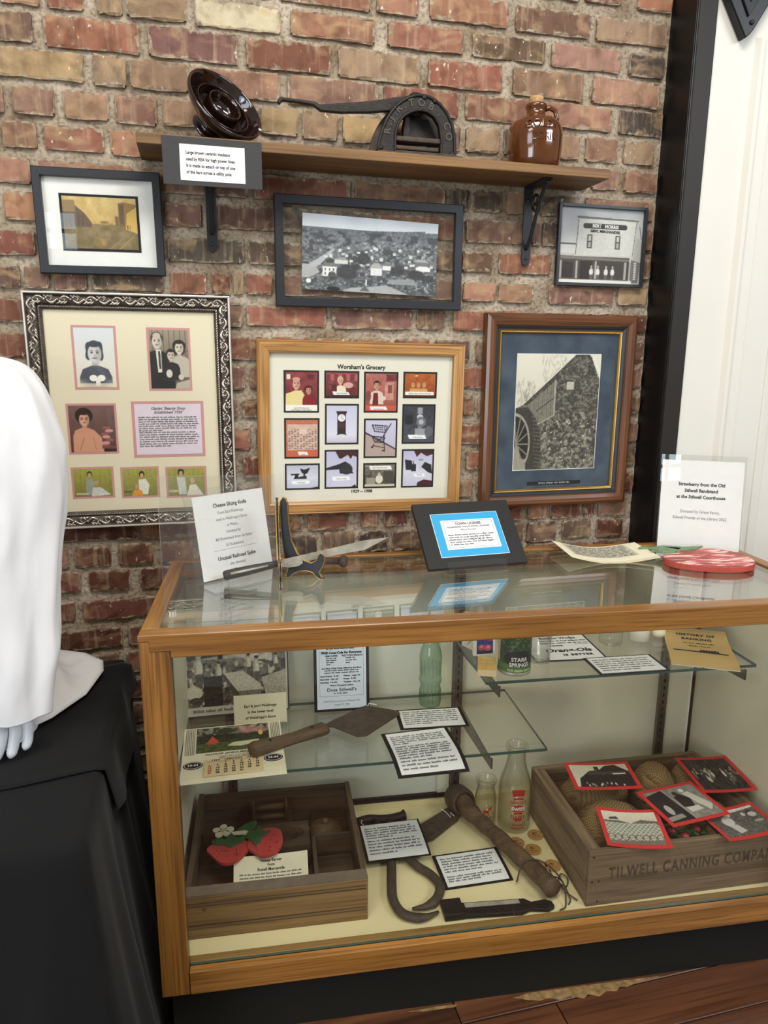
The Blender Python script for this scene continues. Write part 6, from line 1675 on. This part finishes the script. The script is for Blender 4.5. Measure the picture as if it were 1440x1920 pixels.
for k in range(7): tr_.prism([(-.002+.007*k,-.024+.003*(k%2)),(.004+.007*k,-.024),(.005+.007*k,-.016+.002*(k%3)),(.0+.007*k,-.015)],.0056,.0061)
obj('printed_train', tr_, M['ink'], yb)

# ================================================================== CASE FLOOR, LEFT: DRAWER
Zd = .2056
dr = flatroot('pine_tray', 'old pine drawer with grooved front standing on the case floor at the left', 'drawer', .045, .098, Zd, 0)
DW, DD, DH = .433, .412, .118
obj('front_board', MB().box(0,DW,0,.020,0,DH-.004), M['drawer_front'], dr, bevel=.002)
for z in (.028,.036,.088,.096): obj('groove', MB().box(.004,DW-.004,-.0012,.0004,z,z+.0025), M['drawer_dark'], dr)
obj('front_ledge', MB().box(0,DW,.0005,.032,DH-.004,DH), plain('grey_worn_edge', rgb(112,100,86), .8, var=.2, scale=30), dr)
obj('side_board', MB().box(DW-.014,DW,.020,DD,0,DH-.002), M['drawer_darkY'], dr, bevel=.0015); obj('side_board', MB().box(0,.014,.020,DD,0,DH-.002), M['drawer_darkY'], dr, bevel=.0015)
obj('back_board', MB().box(.014,DW-.014,DD-.015,DD,0,DH-.006), M['drawer_dark'], dr); obj('bottom_board', MB().box(.014,DW-.014,.020,DD-.015,0.0005,.008), M['drawer_dark'], dr)
obj('divider', MB().box(.310,.320,.02,.24,.008,.07), M['drawer_darkY'], dr); obj('divider', MB().box(.320,DW-.014,.235,.245,.008,.07), M['drawer_dark'], dr)
obj('knob_mark', MB().lathe([(.005,0),(.004,.0008)],10,cap1=True,M=Matrix.Translation((.045,-.0002,.080))@Matrix.Rotation(R(90),4,'X')), M['drawer_dark'], dr)
# mould block with oval hollow
mb_ = flatroot('butter_mould', 'dark wooden mould block with an oval hollow inside the drawer', 'mould', .258, .350, Zd+.0085, 1)
o_=MB(); n=32; x0,x1,y0,y1=-.092,.092,-.05,.05
def rectpt(a):
    c,s=math.cos(a),math.sin(a); k=min(x1/abs(c) if abs(c)>1e-6 else 9, y1/abs(s) if abs(s)>1e-6 else 9); return (c*k,s*k)
vs=[]
for k in range(n):
    a=2*PI*(k+.5)/n; q=rectpt(a); vs.append((q[0],q[1],.0))
for k in range(n):
    a=2*PI*(k+.5)/n; q=rectpt(a); vs.append((q[0],q[1],.066))
for k in range(n):
    a=2*PI*(k+.5)/n; vs.append((.012+.068*math.cos(a),.004+.034*math.sin(a),.066))
for k in range(n):
    a=2*PI*(k+.5)/n; vs.append((.012+.056*math.cos(a),.004+.026*math.sin(a),.036))
fs=[]
for r_ in range(3):
    for k in range(n):
        k2=(k+1)%n; fs.append((r_*n+k,r_*n+k2,(r_+1)*n+k2,(r_+1)*n+k))
fs.append(tuple(3*n+k for k in range(n)))
fs.append(tuple(range(n-1,-1,-1)))
obj('block', o_.add(vs,fs), M['drawer_dark'], mb_); obj('orange_card', MB().prism([(.0,-.015),(.05,-.008),(.046,.004),(.002,.0)],.037,.039), plain('orange_card', rgb(206,128,84), .8), mb_)
# round wooden scoop
sc = flatroot('wooden_scoop', 'round wooden butter scoop with short handle in the back of the drawer', 'scoop', .398, .395, Zd+.0085, 10)
obj('bowl', MB().lathe([(.0,.0),(.03,.002),(.046,.018),(.050,.036),(.046,.042),(.02,.055),(.0,.058)],28), M['old_wood'], sc, smooth=True); obj('knob', MB().lathe([(.008,.055),(.010,.064),(.006,.070),(.0,.071)],16), M['old_wood'], sc, smooth=True)
obj('handle', MB().tube([(-.045,.01,.035),(-.08,.018,.045),(-.11,.020,.05)],[.010,.008,.009],10), M['old_wood'], sc, smooth=True)
# small wooden mechanism
mc = flatroot('wooden_mechanism', 'small dark wooden frame with rollers standing at the back of the drawer', 'tool', .245, .462, Zd+.0085, 2)
obj('base', MB().box(-.058,.062,-.035,.035,0,.040), M['drawer_dark'], mc, bevel=.002)
for x in (-.046,.046): obj('upright', MB().box(x-.004,x+.004,-.02,.02,.040,.088), M['drawer_darkY'], mc, bevel=.001)
for z,y in ((.052,-.008),(.074,.004)): obj('roller', MB().tube([(-.046,y,z),(.046,y,z)],.0085,12), M['old_wood'], mc, smooth=True)
# painted strawberries cut-out
sb = flatroot('strawberry_cutout', 'flat painted cutout of two strawberries with a white blossom lying in the drawer', 'ornament', .172, .300, Zd+.088, 0)
M['berry_red'] = plain('berry_red_paint', rgb(186,66,64), .55, var=.12, scale=30); M['berry_green'] = plain('berry_green_paint', rgb(44,98,58), .6, var=.25, scale=40)
def blob(pts, z0, z1, mat, name, n=40):
    # smooth closed outline
    P=[Vector((*p,0)) for p in pts]; m=len(P); out=[]
    for i in range(m):
        p0,p1,p2,p3=P[i-1],P[i],P[(i+1)%m],P[(i+2)%m]
        for k in range(5):
            t=k/5; q=.5*((2*p1)+(p2-p0)*t+(2*p0-5*p1+4*p2-p3)*t*t+(3*p1-p0-3*p2+p3)*t**3); out.append((q.x,q.y))
    return obj(name, MB().prism(out,z0,z1), mat, sb)
b1=blob([(-.090,-.008),(-.070,.012),(-.03,.014),(.012,.010),(.022,-.012),(.005,-.045),(-.020,-.068),(-.050,-.066),(-.075,-.035)],0,.007,M['berry_red'],'berry')
b2_=blob([(.022,.030),(.050,.050),(.085,.050),(.103,.030),(.104,-.020),(.085,-.052),(.055,-.060),(.030,-.040),(.015,-.020)],.003,.010,M['berry_red'],'berry')
blob([(-.080,.018),(-.055,.030),(-.045,.020),(-.030,.042),(-.015,.025),(.012,.030),(.005,.012),(-.010,.0),(-.030,-.012),(-.045,.0),(-.070,.004)],.0072,.0102,M['berry_green'],'calyx')
blob([(.010,.020),(.020,.045),(.035,.040),(.045,.060),(.055,.040),(.075,.035),(.055,.020),(.048,.0),(.035,-.018),(.025,.0)],.0102,.0132,M['berry_green'],'calyx')
blob([(-.020,.050),(.0,.082),(.035,.096),(.030,.065),(.005,.045)],0,.004,M['berry_green'],'leaf')
for k in range(5):
    a=R(90+72*k); cx_,cy_=-.052+.017*math.cos(a),.062+.015*math.sin(a)
    obj('petal', MB().prism([(cx_+.0125*math.cos(a)*math.cos(t)-.010*math.sin(a)*math.sin(t), cy_+.0125*math.sin(a)*math.cos(t)+.010*math.cos(a)*math.sin(t)) for t in [2*PI*q/16 for q in range(16)]],.003,.007), M['cream_paper'], sb)
obj('flower_centre', MB().prism([(-.052+.007*math.cos(2*PI*q/14),.062+.0065*math.sin(2*PI*q/14)) for q in range(14)],.007,.0085), plain('flower_yellow', rgb(206,186,120), .6), sb)
obj('stem', MB().prism([(-.030,.050),(.005,.052),(.018,.046),(.018,.030),(.004,.030),(.004,.038),(-.028,.040)],.005,.009), M['cream_paper'], sb)
sd=MB(); rr=random.Random(6)
for k in range(14): x=rr.uniform(-.07,.0); y=rr.uniform(-.055,-.012); sd.lathe([(.0016,.007),(.0012,.0078)],6,cap1=True,M=Matrix.Translation((x,y,0)))
for k in range(12): x=rr.uniform(.035,.095); y=rr.uniform(-.048,.02); sd.lathe([(.0016,.010),(.0012,.0108)],6,cap1=True,M=Matrix.Translation((x,y,0)))
obj('painted_seeds', sd, M['ink'], sb)
# honey server note, leaning on the drawer front
hn = sheetroot('note_sheet', 'curled typed sheet about a honey server leaning inside the drawer', 'note', .152, .178, Zd+.009, 0, 48)
hz = lambda x,y: .010*((x-.094)/.094)**2
obj('sheet', MB().slab(lambda u,v:(.188*u,.112*v,hz(.188*u,0)),12,4,.0006), M['cream_paper'], hn)
for i,(t,s_) in enumerate((('Honey Server',.0098),('From',.0085),('Rozell Mercantile',.0098))): text(t, s_, M['ink'], hn, .094, .099-.0105*i, .0008, bold=.0002, zfn=hz)
wordlines(M['ink_grey'], hn, .015, .173, .068, .044, 4, .0045, .0008, 41, .03, hz); wordlines(M['ink_grey'], hn, .015, .173, .034, .02, 3, .0045, .0008, 43, .03, hz)

# ================================================================== CASE FLOOR, MIDDLE: TOOLS
tg = flatroot('ice_tongs', 'rusty iron ice tongs with two curved jaws on the case floor', 'tongs', 0, 0, Zd, 0)
def sm(pts, n=6):
    P=[Vector(p) for p in pts]; P=[P[0]*2-P[1]]+P+[P[-1]*2-P[-2]]; out=[]
    for i in range(1,len(P)-2):
        p0,p1,p2,p3=P[i-1],P[i],P[i+1],P[i+2]
        for k in range(n):
            t=k/n; out.append(.5*((2*p1)+(p2-p0)*t+(2*p0-5*p1+4*p2-p3)*t*t+(3*p1-p0-3*p2+p3)*t**3))
    out.append(P[-2]); return out
j1=sm([(.600,.40,.014),(.575,.33,.013),(.563,.25,.012),(.553,.19,.012),(.548,.140,.012),(.560,.095,.012),(.588,.074,.012),(.620,.071,.012),(.652,.084,.011)])
j2=sm([(.566,.40,.014),(.600,.31,.016),(.632,.25,.013),(.660,.215,.012),(.676,.170,.012),(.660,.130,.012),(.630,.106,.012),(.590,.104,.010)])
for j in (j1,j2):
    n=len(j); obj('jaw', MB().tube(j,[.0125*(1 if k<n*.8 else max(.15,1-(k-n*.8)/(n*.2)*.8)) for k in range(n)],10,flat=.75), M['rust'], tg, smooth=True)
obj('handle_grip', MB().tube(sm([(.497,.452,.016),(.53,.458,.018),(.566,.452,.018),(.600,.452,.018),(.638,.462,.018)]),[.013]*24+[.017],12), M['dark_iron'], tg, smooth=True)
obj('shank', MB().tube([(.545,.452,.016),(.566,.40,.015)],.012,8).tube([(.585,.448,.016),(.600,.40,.015)],.012,8), M['dark_iron'], tg, smooth=True)
obj('tag_string', MB().tube([(.508,.440,.030),(.504,.430,.028),(.512,.430,.022)],.001,5), M['paper'], tg)
fro = flatroot('splitting_froe', 'iron splitting froe with thick worn wooden handle on the case floor', 'froe', 0, 0, Zd, 0)
hp_=sm([(.815,.474,.043),(.832,.415,.036),(.860,.35,.032),(.896,.26,.030),(.926,.17,.034),(.948,.085,.038)])
nh=len(hp_); obj('handle', MB().tube(hp_,[.030-.010*math.sin(min(1,k/nh*2.2)*PI/2)+.004*(k/nh)+.0015*math.sin(k*1.3) for k in range(nh)],14), M['old_wood'], fro, smooth=True)
obj('eye_socket', MB().lathe([(.036,-.032),(.040,-.02),(.040,.02),(.036,.032),(.030,.032),(.030,-.032),(.036,-.032)],20,M=Matrix.Translation((.811,.478,.043))@Matrix.Rotation(R(78),4,'X')@Matrix.Rotation(R(12),4,'Y')), M['rust'], fro, smooth=True)
obj('iron_blade', MB().prism([(.640,.352),(.668,.345),(.700,.352),(.795,.430),(.800,.472),(.775,.480),(.740,.455),(.660,.402),(.618,.384)],.004,.020), M['rust'], fro, bevel=.003)
obj('tag_string', MB().tube([(.752,.468,.022),(.762,.452,.0225),(.770,.425,.022),(.776,.445,.024),(.782,.430,.022)],.0012,5), M['paper'], fro)
notecard('note_card', 'typed ice tongs note card lying over the tongs on the case floor', .585, .343, Zd+.030, 2, .178, .150, [(.052,.012,5,.0066),(-.002,-.050,5,.0066)], 51, .006, .006)
notecard('note_card', 'typed froe note card with wide black edge in the middle of the case floor', .780, .232, Zd+.004, 3, .188, .128, [(.042,-.008,6,.0066),(-.026,-.042,3,.0066)], 57, .004, .009, lm=.009)
br_ = flatroot('flat_iron_bar', 'dark flat iron bar tool with narrow neck at the front of the case floor', 'tool', 0, 0, Zd, 0)
obj('bar', MB().prism([(.712,.103),(.875,.094),(.890,.080),(.926,.083),(.942,.074),(.944,.058),(.926,.050),(.880,.058),(.858,.050),(.712,.060)],.002,.013), M['dark_iron'], br_, bevel=.002)
obj('worn_face', MB().prism([(.72,.098),(.86,.090),(.86,.078),(.72,.084)],.013,.0145), M['steel'], br_); obj('collar', MB().box(.663,.714,.059,.114,.0005,.020), M['dark_iron'], br_, bevel=.003)
stg = flatroot('loose_twine', 'loose brown twine looped around the end of the froe handle', 'twine', 0, 0, Zd, 0)
obj('strand', MB().tube(sm([(.878,.154,.010),(.900,.172,.050),(.930,.166,.062),(.960,.140,.058),(.984,.105,.034),(.975,.062,.006),(.955,.050,.004)]),.0021,6), M['rust'], stg, smooth=True)
obj('strand', MB().tube(sm([(.987,.205,.0025),(.984,.17,.003),(1.0,.125,.004),(1.018,.150,.006),(1.006,.165,.010),(.988,.140,.012),(.99,.105,.010),(1.012,.075,.004)]),.0018,6), M['rust'], stg, smooth=True)
obj('strand', MB().tube(sm([(.945,.10,.064),(.985,.12,.030),(.996,.085,.005),(.985,.066,.003)]),.0019,6), M['rust'], stg, smooth=True)
# wooden tokens
M['token'] = plain('wooden_token', rgb(186,144,86), .6, var=.12, scale=60)
rr=random.Random(9)
for (x,y,lab) in ((.918,.314,'wooden token touching the left side of the froe handle, furthest left'),(1.000,.338,'wooden token nearest to the large milk bottle and crate'),(.971,.279,'wooden token in the middle of the loose group of five'),(.962,.212,'wooden token half hidden behind the froe handle'),(1.000,.209,'wooden token at the twine beside the crate corner')):
    if lab.startswith('wooden token touching'): x=.935; lab='wooden token between the froe handle and the milk bottles'
    t = flatroot('wooden_token', lab, 'token', x, y, Zd, rr.uniform(-15,15), 'printed wooden tokens')
    obj('disc', MB().lathe([(.0,.0),(.0215,.0),(.0225,.001),(.0225,.0035),(.0215,.0042),(.0,.0042)],28), M['token'], t, smooth=False)
    obj('printed_face', MB().tube([(.008*math.cos(k*.9)*(1-k*.03)-.002, .006*math.sin(k*1.3)+.003, .0045) for k in range(14)],.0006,5).tube([(.017*math.cos(2*PI*k/30),.017*math.sin(2*PI*k/30),.0043) for k in range(30)],.0004,5,closed=True).box(-.009,.012,-.009,-.0075,.0042,.0047), plain('brown_token_ink', rgb(96,60,34), .8), t)
# milk bottles
M['milk_glass'] = bottle_glass('clear_milk_bottle', (.985,.985,.975,1), (.74,.74,.69,1))
lm_ = flatroot('milk_bottle', 'tall clear quart milk bottle with red dairy lettering beside the crate', 'bottle', .953, .394, Zd, 0)
obj('body', MB().lathe([(.0,.006),(.036,.001),(.045,.004),(.0475,.012),(.0475,.125),(.044,.150),(.033,.185),(.026,.215),(.026,.240),(.031,.248),(.0325,.256),(.031,.263),(.026,.265),(.024,.258),(.0245,.238),(.0245,.215),(.031,.185),(.0425,.148),(.0455,.125),(.0455,.016),(.0,.012)],36), M['milk_glass'], lm_, smooth=True)
M['red_print'] = plain('red_bottle_print', rgb(166,40,40), .5)
def badge(z0,z1,w0,w1,root,rad):
    mb=MB(); n=10; vs=[]
    for j,(z,w) in enumerate(((z0,w0),(z1,w1))):
        for i in range(n+1):
            a=R(-96)+(-w/2+w*i/n)/rad; vs.append((rad*math.cos(a),rad*math.sin(a),z+.003*math.cos((i/n-.5)*PI)))
    fs=[(i,i+1,n+2+i,n+1+i) for i in range(n)]
    return obj('red_badge', mb.add(vs,fs), M['red_print'], root)
badge(.122,.142,.034,.040,lm_,.0468); badge(.112,.118,.026,.032,lm_,.0481); badge(.074,.094,.034,.028,lm_,.0481); badge(.066,.072,.020,.030,lm_,.0481); badge(.044,.052,.010,.030,lm_,.0481)
wraptext('GRADE A', .0120, M['red_print'], lm_, .0481, .104, R(-96), ext=.0001, bold=.0003, name='lettering'); wraptext('SWISS', .0150, M['ink_white'], lm_, .0485, .084, R(-96), ext=.0001, bold=.0004, name='lettering'); wraptext('DAIRY', .0150, M['red_print'], lm_, .0481, .058, R(-96), ext=.0001, bold=.0004, name='lettering')
wraptext('STILWELL', .0075, M['red_print'], lm_, .0481, .032, R(-96), ext=.0001, name='lettering'); wraptext('OKLAHOMA', .0075, M['red_print'], lm_, .0481, .022, R(-96), ext=.0001, name='lettering')
sm_ = flatroot('milk_bottle', 'small clear half-pint milk bottle with a red cow mark', 'bottle', .872, .416, Zd, 0)
obj('body', MB().lathe([(.0,.005),(.024,.001),(.030,.004),(.0315,.010),(.0315,.085),(.029,.100),(.0255,.118),(.0255,.132),(.0305,.138),(.0315,.144),(.030,.149),(.026,.150),(.024,.144),(.0238,.118),(.0275,.100),(.0300,.085),(.0300,.014),(.0,.010)],32), M['milk_glass'], sm_, smooth=True)
cw=MB()
for (x,z,w,h) in ((-.004,.058,.016,.010),(.006,.066,.008,.008),(.010,.070,.004,.012),(-.010,.050,.003,.010),(.002,.050,.003,.010)):
    vs=[]
    for zz in (z-h/2,z+h/2):
        for k in range(3):
            a=R(-95)+(x-w/2+w*k/2)/.032; vs.append((.0320*math.cos(a),.0320*math.sin(a),zz))
    cw.add(vs,[(0,1,4,3),(1,2,5,4)])
obj('red_cow_mark', cw, M['red_print'], sm_); wraptext('SWISS DAIRY', .006, M['red_print'], sm_, .0320, .038, R(-95), ext=.0001, name='lettering')

# ================================================================== CASE FLOOR, RIGHT: CRATE
CX, CY = 1.025, .055
crt = flatroot('wooden_crate', 'weathered wooden canning company crate filled with burlap sacks', 'crate', CX, CY, Zd, 1)
KW, KD, KH = .535, .385, .158
obj('front_board', MB().box(0,KW,0,.014,0,KH-.002), M['crate_wood'], crt, bevel=.002)
obj('back_board', MB().box(0,KW,KD-.014,KD,0,KH), M['crate_wood'], crt, bevel=.002)
obj('end_board', MB().box(0,.014,.0145,KD-.0145,.052,KH), M['crate_woodY'], crt, bevel=.002); obj('end_board', MB().box(.001,.014,.0145,KD-.0145,0,.050), M['crate_woodY'], crt, bevel=.002)
obj('end_board', MB().box(KW-.014,KW,.0145,KD-.0145,0,KH), M['crate_woodY'], crt, bevel=.002); obj('bottom_board', MB().box(.014,KW-.014,.014,KD-.014,0.001,.009), M['crate_wood'], crt)
obj('inner_cleat', MB().box(.014,.036,.015,KD-.015,.06,KH-.004), M['crate_woodY'], crt, bevel=.002); obj('inner_cleat', MB().box(KW-.036,KW-.014,.015,KD-.015,.06,KH-.004), M['crate_woodY'], crt, bevel=.002)
M['stencil'] = plain('faded_black_stencil', rgb(80,66,48), .85, var=.4, scale=60)
tx = text('TILWELL CANNING COMPANY', .046, M['stencil'], crt, 0, 0, .0, 'LEFT', bold=.0012, sx=.66, spacing=1.18, name='stencil_lettering')
for v in tx.data.vertices: x,y,z=v.co; v.co=(x+.055, -.0009, y+.088)
tx.data.update()
for x,z in ((.012,.07),(.03,.012),(.012,.14),(.03,.07)): obj('nail', MB().lathe([(.003,0),(.002,.0008)],8,cap1=True,M=Matrix.Translation((x,-.0002,z))@Matrix.Rotation(R(90),4,'X')), M['dark_iron'], crt)
def burlap():
    m, nt, b = newmat('burlap'); tc=N(nt,'ShaderNodeTexCoord')
    mp=N(nt,'ShaderNodeMapping'); mp.inputs['Rotation'].default_value=(R(33),R(21),R(40)); nt.links.new(tc.outputs['Object'],mp.inputs['Vector'])
    ws=[]
    for ax_ in 'XYZ':
        w=N(nt,'ShaderNodeTexWave'); w.inputs['Scale'].default_value=62; w.inputs['Distortion'].default_value=2.5; w.inputs['Detail'].default_value=2; w.inputs['Detail Scale'].default_value=.6; w.bands_direction=ax_
        nt.links.new(mp.outputs[0],w.inputs['Vector']); ws.append(w)
    ma_=N(nt,'ShaderNodeMath',operation='ADD'); nt.links.new(ws[0].outputs['Fac'],ma_.inputs[0]); nt.links.new(ws[1].outputs['Fac'],ma_.inputs[1])
    mb2=N(nt,'ShaderNodeMath',operation='ADD'); nt.links.new(ma_.outputs[0],mb2.inputs[0]); nt.links.new(ws[2].outputs['Fac'],mb2.inputs[1])
    mx=N(nt,'ShaderNodeMath',operation='MULTIPLY'); nt.links.new(mb2.outputs[0],mx.inputs[0]); mx.inputs[1].default_value=.24
    r=N(nt,'ShaderNodeValToRGB'); e=r.color_ramp.elements; e[0].position=.0; e[0].color=rgb(82,64,40); e[1].position=.6; e[1].color=rgb(156,130,90)
    nt.links.new(mx.outputs[0],r.inputs['Fac']); nt.links.new(r.outputs[0],b.inputs['Base Color']); b.inputs['Roughness'].default_value=.95; b.inputs['Specular IOR Level'].default_value=.1
    bp=N(nt,'ShaderNodeBump'); bp.inputs['Strength'].default_value=.5; bp.inputs['Distance'].default_value=.001; nt.links.new(mx.outputs[0],bp.inputs['Height']); nt.links.new(bp.outputs['Normal'],b.inputs['Normal'])
    return m
M['burlap']=burlap()
def sack(name, label, x, y, rx, ry, rz, tie=None, seed=0):
    o=flatroot(name, label, 'sack', x, y, Zd+.0095, 0, 'burlap sacks in the crate')
    nu,nv=36,20
    def fn(u,v):
        a=2*PI*u; t=v*PI
        s=math.sin(t)**.7; px=rx*s*math.cos(a); py=ry*s*math.sin(a); pz=rz*(1-math.cos(t))/2
        n=mnoise.noise((px*22+seed,py*22,pz*22))*.010+mnoise.noise((px*55+seed,py*55,pz*55))*.004
        k=1+n/max(rx,.01)
        return (px*k, py*k, max(0,pz+n*.6*math.sin(t)))
    obj('bag', MB().grid(fn,nu,nv), M['burlap'], o, smooth=True)
    if tie:
        tx_,ty_,tz_=tie
        obj('gathered_neck', MB().lathe([(.020,-.03),(.016,-.010),(.020,.004),(.032,.022),(.028,.030),(.012,.026)],18,M=Matrix.Translation((tx_,ty_,tz_))@Matrix.Rotation(R(35),4,'Y')), M['burlap'], o, smooth=True)
    return o
sack('burlap_sack','plump burlap sack at the front left of the crate under two photographs',1.165,.208,.098,.092,.150,None,1)
sack('burlap_sack','burlap sack at the back left corner of the crate',1.180,.352,.105,.064,.174,None,5)
sack('burlap_sack','burlap sack with gathered neck at the back middle of the crate',1.355,.338,.062,.076,.180,(-.050,-.045,.142),9)
sack('burlap_sack','burlap sack at the back right corner of the crate',1.466,.345,.050,.066,.160,None,13)
sack('burlap_sack','burlap sack at the right end of the crate near its front corner',1.458,.200,.056,.072,.138,None,17)
# little basket of strawberries
bs=flatroot('strawberry_basket','small wooden basket of leafy strawberries in the front of the crate','basket',1.330,.115,Zd+.0095,0)
M['basket_slat']=plain('pale_basket_wood', rgb(190,146,86), .7, var=.1, scale=20)
for (a,b_,c,d) in ((-.068,.068,-.040,-.037),(-.068,.068,.037,.040),(-.068,-.065,-.037,.037),(.065,.068,-.037,.037)): obj('slat', MB().box(a,b_,c,d,.0,.128), M['basket_slat'], bs)
lf=MB(); rr=random.Random(12)
for k in range(90):
    x=rr.uniform(-.055,.055); y=rr.uniform(-.028,.028); z=rr.uniform(.10,.128); a=rr.uniform(0,2*PI); l=rr.uniform(.010,.020); w=l*.45; up=rr.uniform(-.2,.6)
    dx,dy=math.cos(a),math.sin(a)
    lf.add([(x,y,z),(x+dx*l*.5-dy*w,y+dy*l*.5+dx*w,z+up*l*.6),(x+dx*l,y+dy*l,z+up*l),(x+dx*l*.5+dy*w,y+dy*l*.5-dx*w,z+up*l*.6)],[(0,1,2,3)])
obj('leaves', lf, plain('leaf_green', rgb(52,104,44), .6, var=.4, scale=60), bs, kind='stuff')
for x,y in ((-.018,-.012),(.030,.012),(-.04,.015)): obj('berry', MB().lathe([(.0,-.014),(.008,-.010),(.013,.0),(.011,.009),(.0,.013)],14,M=Matrix.Translation((x,y,.122))), plain('fruit_red', rgb(150,36,36), .4), bs, smooth=True)
# five red mounted photographs
M['red_card']=plain('red_card', rgb(206,58,56), .7, spec=.2)
def redphoto(label, corners, cv, bend=0.0):
    """corners in the case frame: back-left, back-right, front-right, front-left"""
    P=[Vector(c) for c in corners]; cen=sum(P,Vector())/4
    xa=((P[1]-P[0])+(P[2]-P[3])).normalized(); ya=((P[0]-P[3])+(P[1]-P[2])); ya=(ya-xa*ya.dot(xa)).normalized(); za=xa.cross(ya)
    w=((P[1]-P[0]).length+(P[2]-P[3]).length)/2; h=((P[0]-P[3]).length+(P[1]-P[2]).length)/2
    o=thing('mounted_photograph', label, 'photograph', group='red mounted photographs on the crate')
    o.matrix_world = CM @ (Matrix.Translation(cen) @ Matrix((xa,ya,za)).transposed().to_4x4())
    zf=lambda X,Y: bend*((X/(w/2))**2-.4)
    obj('red_mount', MB().slab(lambda u,v:(-w/2+w*u,-h/2+h*v,zf(-w/2+w*u,0)),12,2,.0012), M['red_card'], o)
    b=.0115; picture('photograph', cv, w-2*b, h-2*b, M['print'], o, 0,0,.0004, zfn=zf)
def c1():
    cv=Cv(110,72,(216,206,184)); cv.poly([(.1,.62),(.32,.28),(.5,.24),(.62,.06),(.80,.02),(1,.36),(1,1),(.05,1)],(40,38,36)); cv.poly([(.32,.3),(.95,.34),(.95,.42),(.26,.46)],(70,66,62)); cv.rect(.42,.08,.5,.24,(50,48,44)); cv.rect(.7,.40,.92,.46,(206,200,186)); rr=random.Random(1)
    for k in range(26): x=rr.uniform(.12,.8); y=rr.uniform(.82,.95); cv.ell(x,y,.014,.05,rr.choice([(206,200,190),(150,140,130),(30,30,30)]))
    return cv.noise(8,40,30,2)
def c2():
    cv=Cv(110,72,(44,42,40)); cv.noise(24,20,14,3); rr=random.Random(4)
    for k in range(26): x=rr.uniform(.05,.98); y=rr.uniform(.45,.8); s=rr.uniform(.7,1.2); cv.ell(x,y-.12*s,.018,.04*s,(176,166,152)); cv.ell(x,y,.03*s,.10*s,rr.choice([(206,202,194),(60,58,56),(110,106,100),(24,24,24)]))
    for k in range(8): x=rr.uniform(0,1); cv.line((x,0),(x+rr.uniform(-.1,.1),.35),.008,(150,146,140),.7)
    return cv
def c3():
    cv=Cv(110,80,(140,136,128)); cv.noise(20,20,16,3); cv.poly([(0,.12),(.36,.02),(.44,1),(0,1)],(40,38,38)); cv.line((.36,.02),(.46,1),.012,(170,166,160)); cv.ell(.16,.62,.06,.16,(176,172,164)); cv.poly([(.45,.3),(.6,.22),(.72,.4),(.66,.66),(.46,.62)],(38,36,36)); cv.poly([(.66,.22),(.80,.2),(.98,.7),(.86,.86),(.76,.6)],(206,202,194)); cv.ell(.70,.14,.05,.06,(222,218,210)); cv.ell(.54,.2,.05,.07,(60,56,54)); cv.poly([(.48,.66),(.72,.64),(.74,.78),(.5,.8)],(206,202,196)); cv.poly([(.0,.82),(.3,.78),(.32,.9),(0,.95)],(150,146,140)); return cv
def c4():
    cv=Cv(110,76,(206,196,176)); cv.grad(0,.28,(222,212,192),(212,202,184)); cv.poly([(0,.30),(.3,.28),(.5,.36),(.7,.24),(1,.3),(1,.5),(0,.5)],(110,106,98)); rr=random.Random(3)
    for j in range(7):
        for i in range(12):
            x=(i+.5*(j%2))/12; y=.40+.055*j; cv.ell(x,y,.045,.045,(206-12*j%30,196,178)); cv.ell(x,y+.01,.03,.03,(96,90,82),.6)
    for i in range(8): x=.06+.125*i; cv.ell(x,.80,.062,.088,(40,38,36)); cv.ell(x,.80,.052,.074,(190,180,160)); cv.rect(x-.05,.79,x+.05,.80,(120,112,100))
    cv.poly([(0,.90),(1,.86),(1,1),(0,1)],(120,114,104)); cv.poly([(.12,.2),(.26,.16),(.3,.24),(.12,.26)],(70,66,60)); return cv.noise(10,50,40,4)
def c5():
    cv=Cv(110,76,(96,94,90)); cv.poly([(0,0),(1,0),(1,.08),(0,.16)],(222,220,214)); cv.noise(24,40,30,3).noise(16,90,60,5); cv.ell(.30,.42,.11,.2,(206,202,196),1,.1,.4); cv.ell(.40,.20,.06,.07,(196,190,180)); cv.ell(.40,.16,.07,.04,(216,212,204)); cv.poly([(.24,.6),(.4,.56),(.46,.84),(.3,.9)],(196,192,184)); cv.ell(.84,.20,.05,.06,(60,58,56)); cv.ell(.86,.32,.08,.09,(206,202,196)); cv.ell(.7,.26,.04,.07,(206,202,196)); cv.ell(.86,.58,.09,.05,(170,166,160)); return cv
redphoto('red mounted photograph of a dark peaked building on the back left of the crate', [(1.085,.383,.402),(1.272,.362,.402),(1.273,.241,.394),(1.085,.263,.394)], c1(), .003)
redphoto('red mounted photograph of a dense crowd at the back right of the crate', [(1.430,.376,.394),(1.590,.354,.394),(1.588,.200,.388),(1.432,.200,.388)], c2(), .003)
redphoto('red mounted photograph of people beside a wagon in the centre of the crate', [(1.265,.243,.390),(1.439,.250,.390),(1.425,.123,.386),(1.240,.073,.386)], c3(), .0)
redphoto('red mounted photograph of rows of barrels at the front left of the crate', [(1.100,.208,.380),(1.250,.158,.380),(1.245,.036,.367),(1.082,.056,.367)], c4(), .006)
redphoto('red mounted photograph of people picking in a field at the front right of the crate', [(1.382,.155,.368),(1.565,.172,.368),(1.540,.055,.367),(1.380,.030,.367)], c5(), .005)
